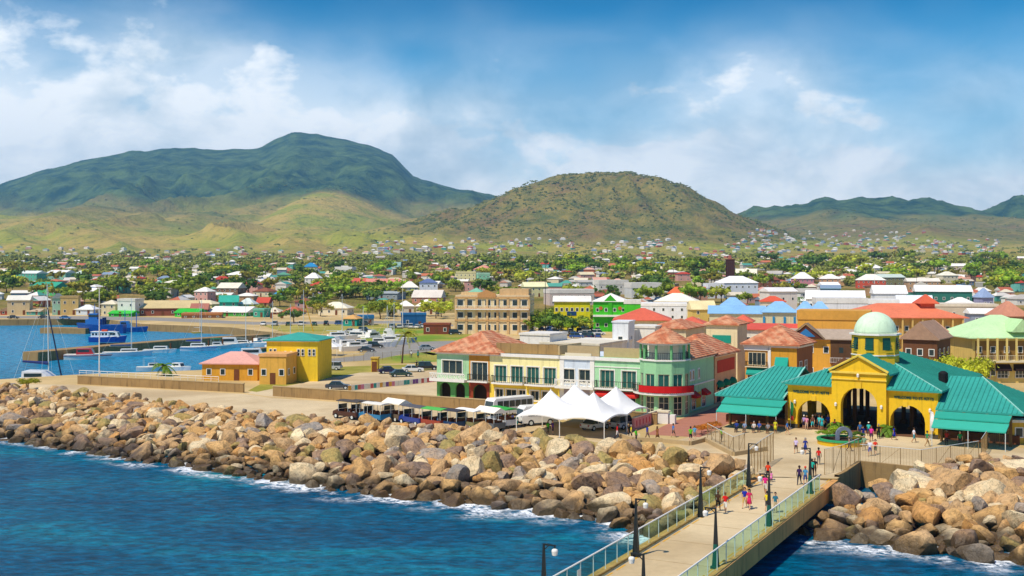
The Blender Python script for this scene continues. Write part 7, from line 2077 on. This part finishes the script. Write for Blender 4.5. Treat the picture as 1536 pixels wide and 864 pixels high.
    person(*a[:8], hair='cap' if 'hat' in a[2] else 'long' if a[5] == 'dress' else 'short', hairc='e4dccf' if 'hat' in a[2] else None)
person(1208, 727, 'person in blue shirt and red cap beside the last lamp post', '4a90b8', '3a4a8a', 'shorts', 'walk', TO, 'cap', 'd8362a')
person(1157, 723, 'child in pink held beside the orange red shirt', 'd87ab0', 'd8b0c0', 'dress', 'stand', TO, child=True)
for k, (x, y, c1, c2) in enumerate(((1105, 648, '2a3f8a', '2a2a34'), (1117, 649, '7f93b0', '6a5a4c'), (1131, 649, 'c8c4c0', '4a4440'), (1139, 648, '3a5ab0', '3a3a44'), (1152, 650, '8a8a90', '50402c'))):
    person(x, y, ('person in navy', 'person in pale grey blue', 'person in white', 'person in blue', 'person in grey')[k] + ' seated in the shade of the west awning', c1, c2, 'trousers', 'sit', TO, seat=-.38)
    t = tag(link('stool', cached('stool', lambda: (lambda q: (q.lathe([(.18, .42), (.19, .46), (.02, .47)], 10), [q.tube((.13 * a_, .13 * b_, 0), (.1 * a_, .1 * b_, .43), .018, n=4) for a_ in (-1, 1) for b_ in (-1, 1)], q.mesh('stool', 'wood'))[2])(MB())), None, at(x, y)), 'wooden stool under a seated visitor by the west awning', 'stool', 'stools under the west awning')
person(1163, 650, 'person in yellow dress under the west awning edge', 'c8c02a', 'c8c02a', 'dress', 'stand', TO, 'long')
for x, y, c1 in ((1420, 668, 'a03028'), (1440, 670, '2a8a4a'), (1480, 672, '6a6a70')): person(x, y, f'person in {dict(a03028="brick red", **{"2a8a4a": "green", "6a6a70": "grey"})[c1]} standing in the shade of the east awning', c1, '2a2a30', 'trousers', 'stand', TO)


# ================================================================== WORDING: every label picks out one thing
LM = [('the brown tower', 1095, 400), ('the ministry block', 738, 470), ('the yellow shop', 857, 465), ('the lime green shop', 915, 465), ('the long brown warehouse', 244, 465), ('the customs house', 126, 470), ('the teal gabled house', 343, 455), ('the hip roofed hall', 499, 467), ('the deep blue shed', 620, 478), ('the arched hangar', 1442, 425), ('the market hall', 1360, 475), ('the pink house', 1207, 425), ('the white hip roofed building', 1110, 425), ('the long teal school', 60, 410), ('the vivid blue roof', 466, 398), ('the slate blue roof', 643, 425), ('the pale yellow school', 698, 412), ('the grey office block', 920, 432), ('the brick red house', 1306, 420), ('the green gallery terrace', 1416, 440), ('the white gabled warehouse', 1336, 440), ('the pink villa', 723, 402), ('the pyramid roofed white house', 467, 415), ('the turquoise flat house', 484, 428), ('the long red terrace', 576, 424), ('the green teal roofed house', 65, 428), ('the white villa among trees', 352, 412), ('the white barrack', 1437, 398), ('the theatre front', 1056, 460), ('the pale green sheds', 1340, 415)]
ORD = ['', 'second', 'third', 'fourth', 'fifth', 'sixth', 'seventh', 'eighth', 'ninth', 'tenth', 'eleventh', 'twelfth']
bpy.context.view_layer.update()
groups = {}
for o, fx in REG: groups.setdefault(o['label'], []).append(o)
KEEP = set()
for base, os_ in groups.items():
    if len(os_) < 2 or os_[0].get('group') in KEEP: continue
    cat = os_[0]['category']; sub = {}
    for o in os_:
        x, y = pxy(o.matrix_world.translation)
        if cat in ('tree', 'house', 'building'):
            l = min(LM, key=lambda q: ((q[1] - x) / 1.0) ** 2 + ((q[2] - y) * 2.5) ** 2)
            rel = 'beyond' if y < l[2] - 5 else 'in front of' if y > l[2] + 5 else 'beside'
            key = (f'{rel} {l[0]}', l[1], l[2])
        else: key = ('', 768 if cat != 'boulder' else 1130, 432)
        sub.setdefault(key, []).append((o, x, y))
    for (ph, lx, ly), items in sub.items():
        items.sort(key=lambda q: abs(q[1] - lx) + 2 * abs(q[2] - ly) if ph else q[1])
        for k, (o, x, y) in enumerate(items):
            lb = base + (' ' + ph if ph else '')
            if len(items) > 1:
                n = ORD[k] if k < 12 else None
                if cat == 'boulder': ex = f', {n + " " if n else ""}from the west' if n is not None else ''
                elif ph: ex = (f', {n + " " if n else ""}nearest it' if n is not None else '')
                else: ex = (f', {n + " " if n else "first "}from the harbour end' if n is not None else '')
                if k == 0 and cat == 'boulder': ex = ', first from the west'
                lb = lb + ex
            w = lb.replace(',', ' ,').split()
            o['label'] = lb if len(lb.split()) <= 16 else ' '.join(lb.split()[:16])
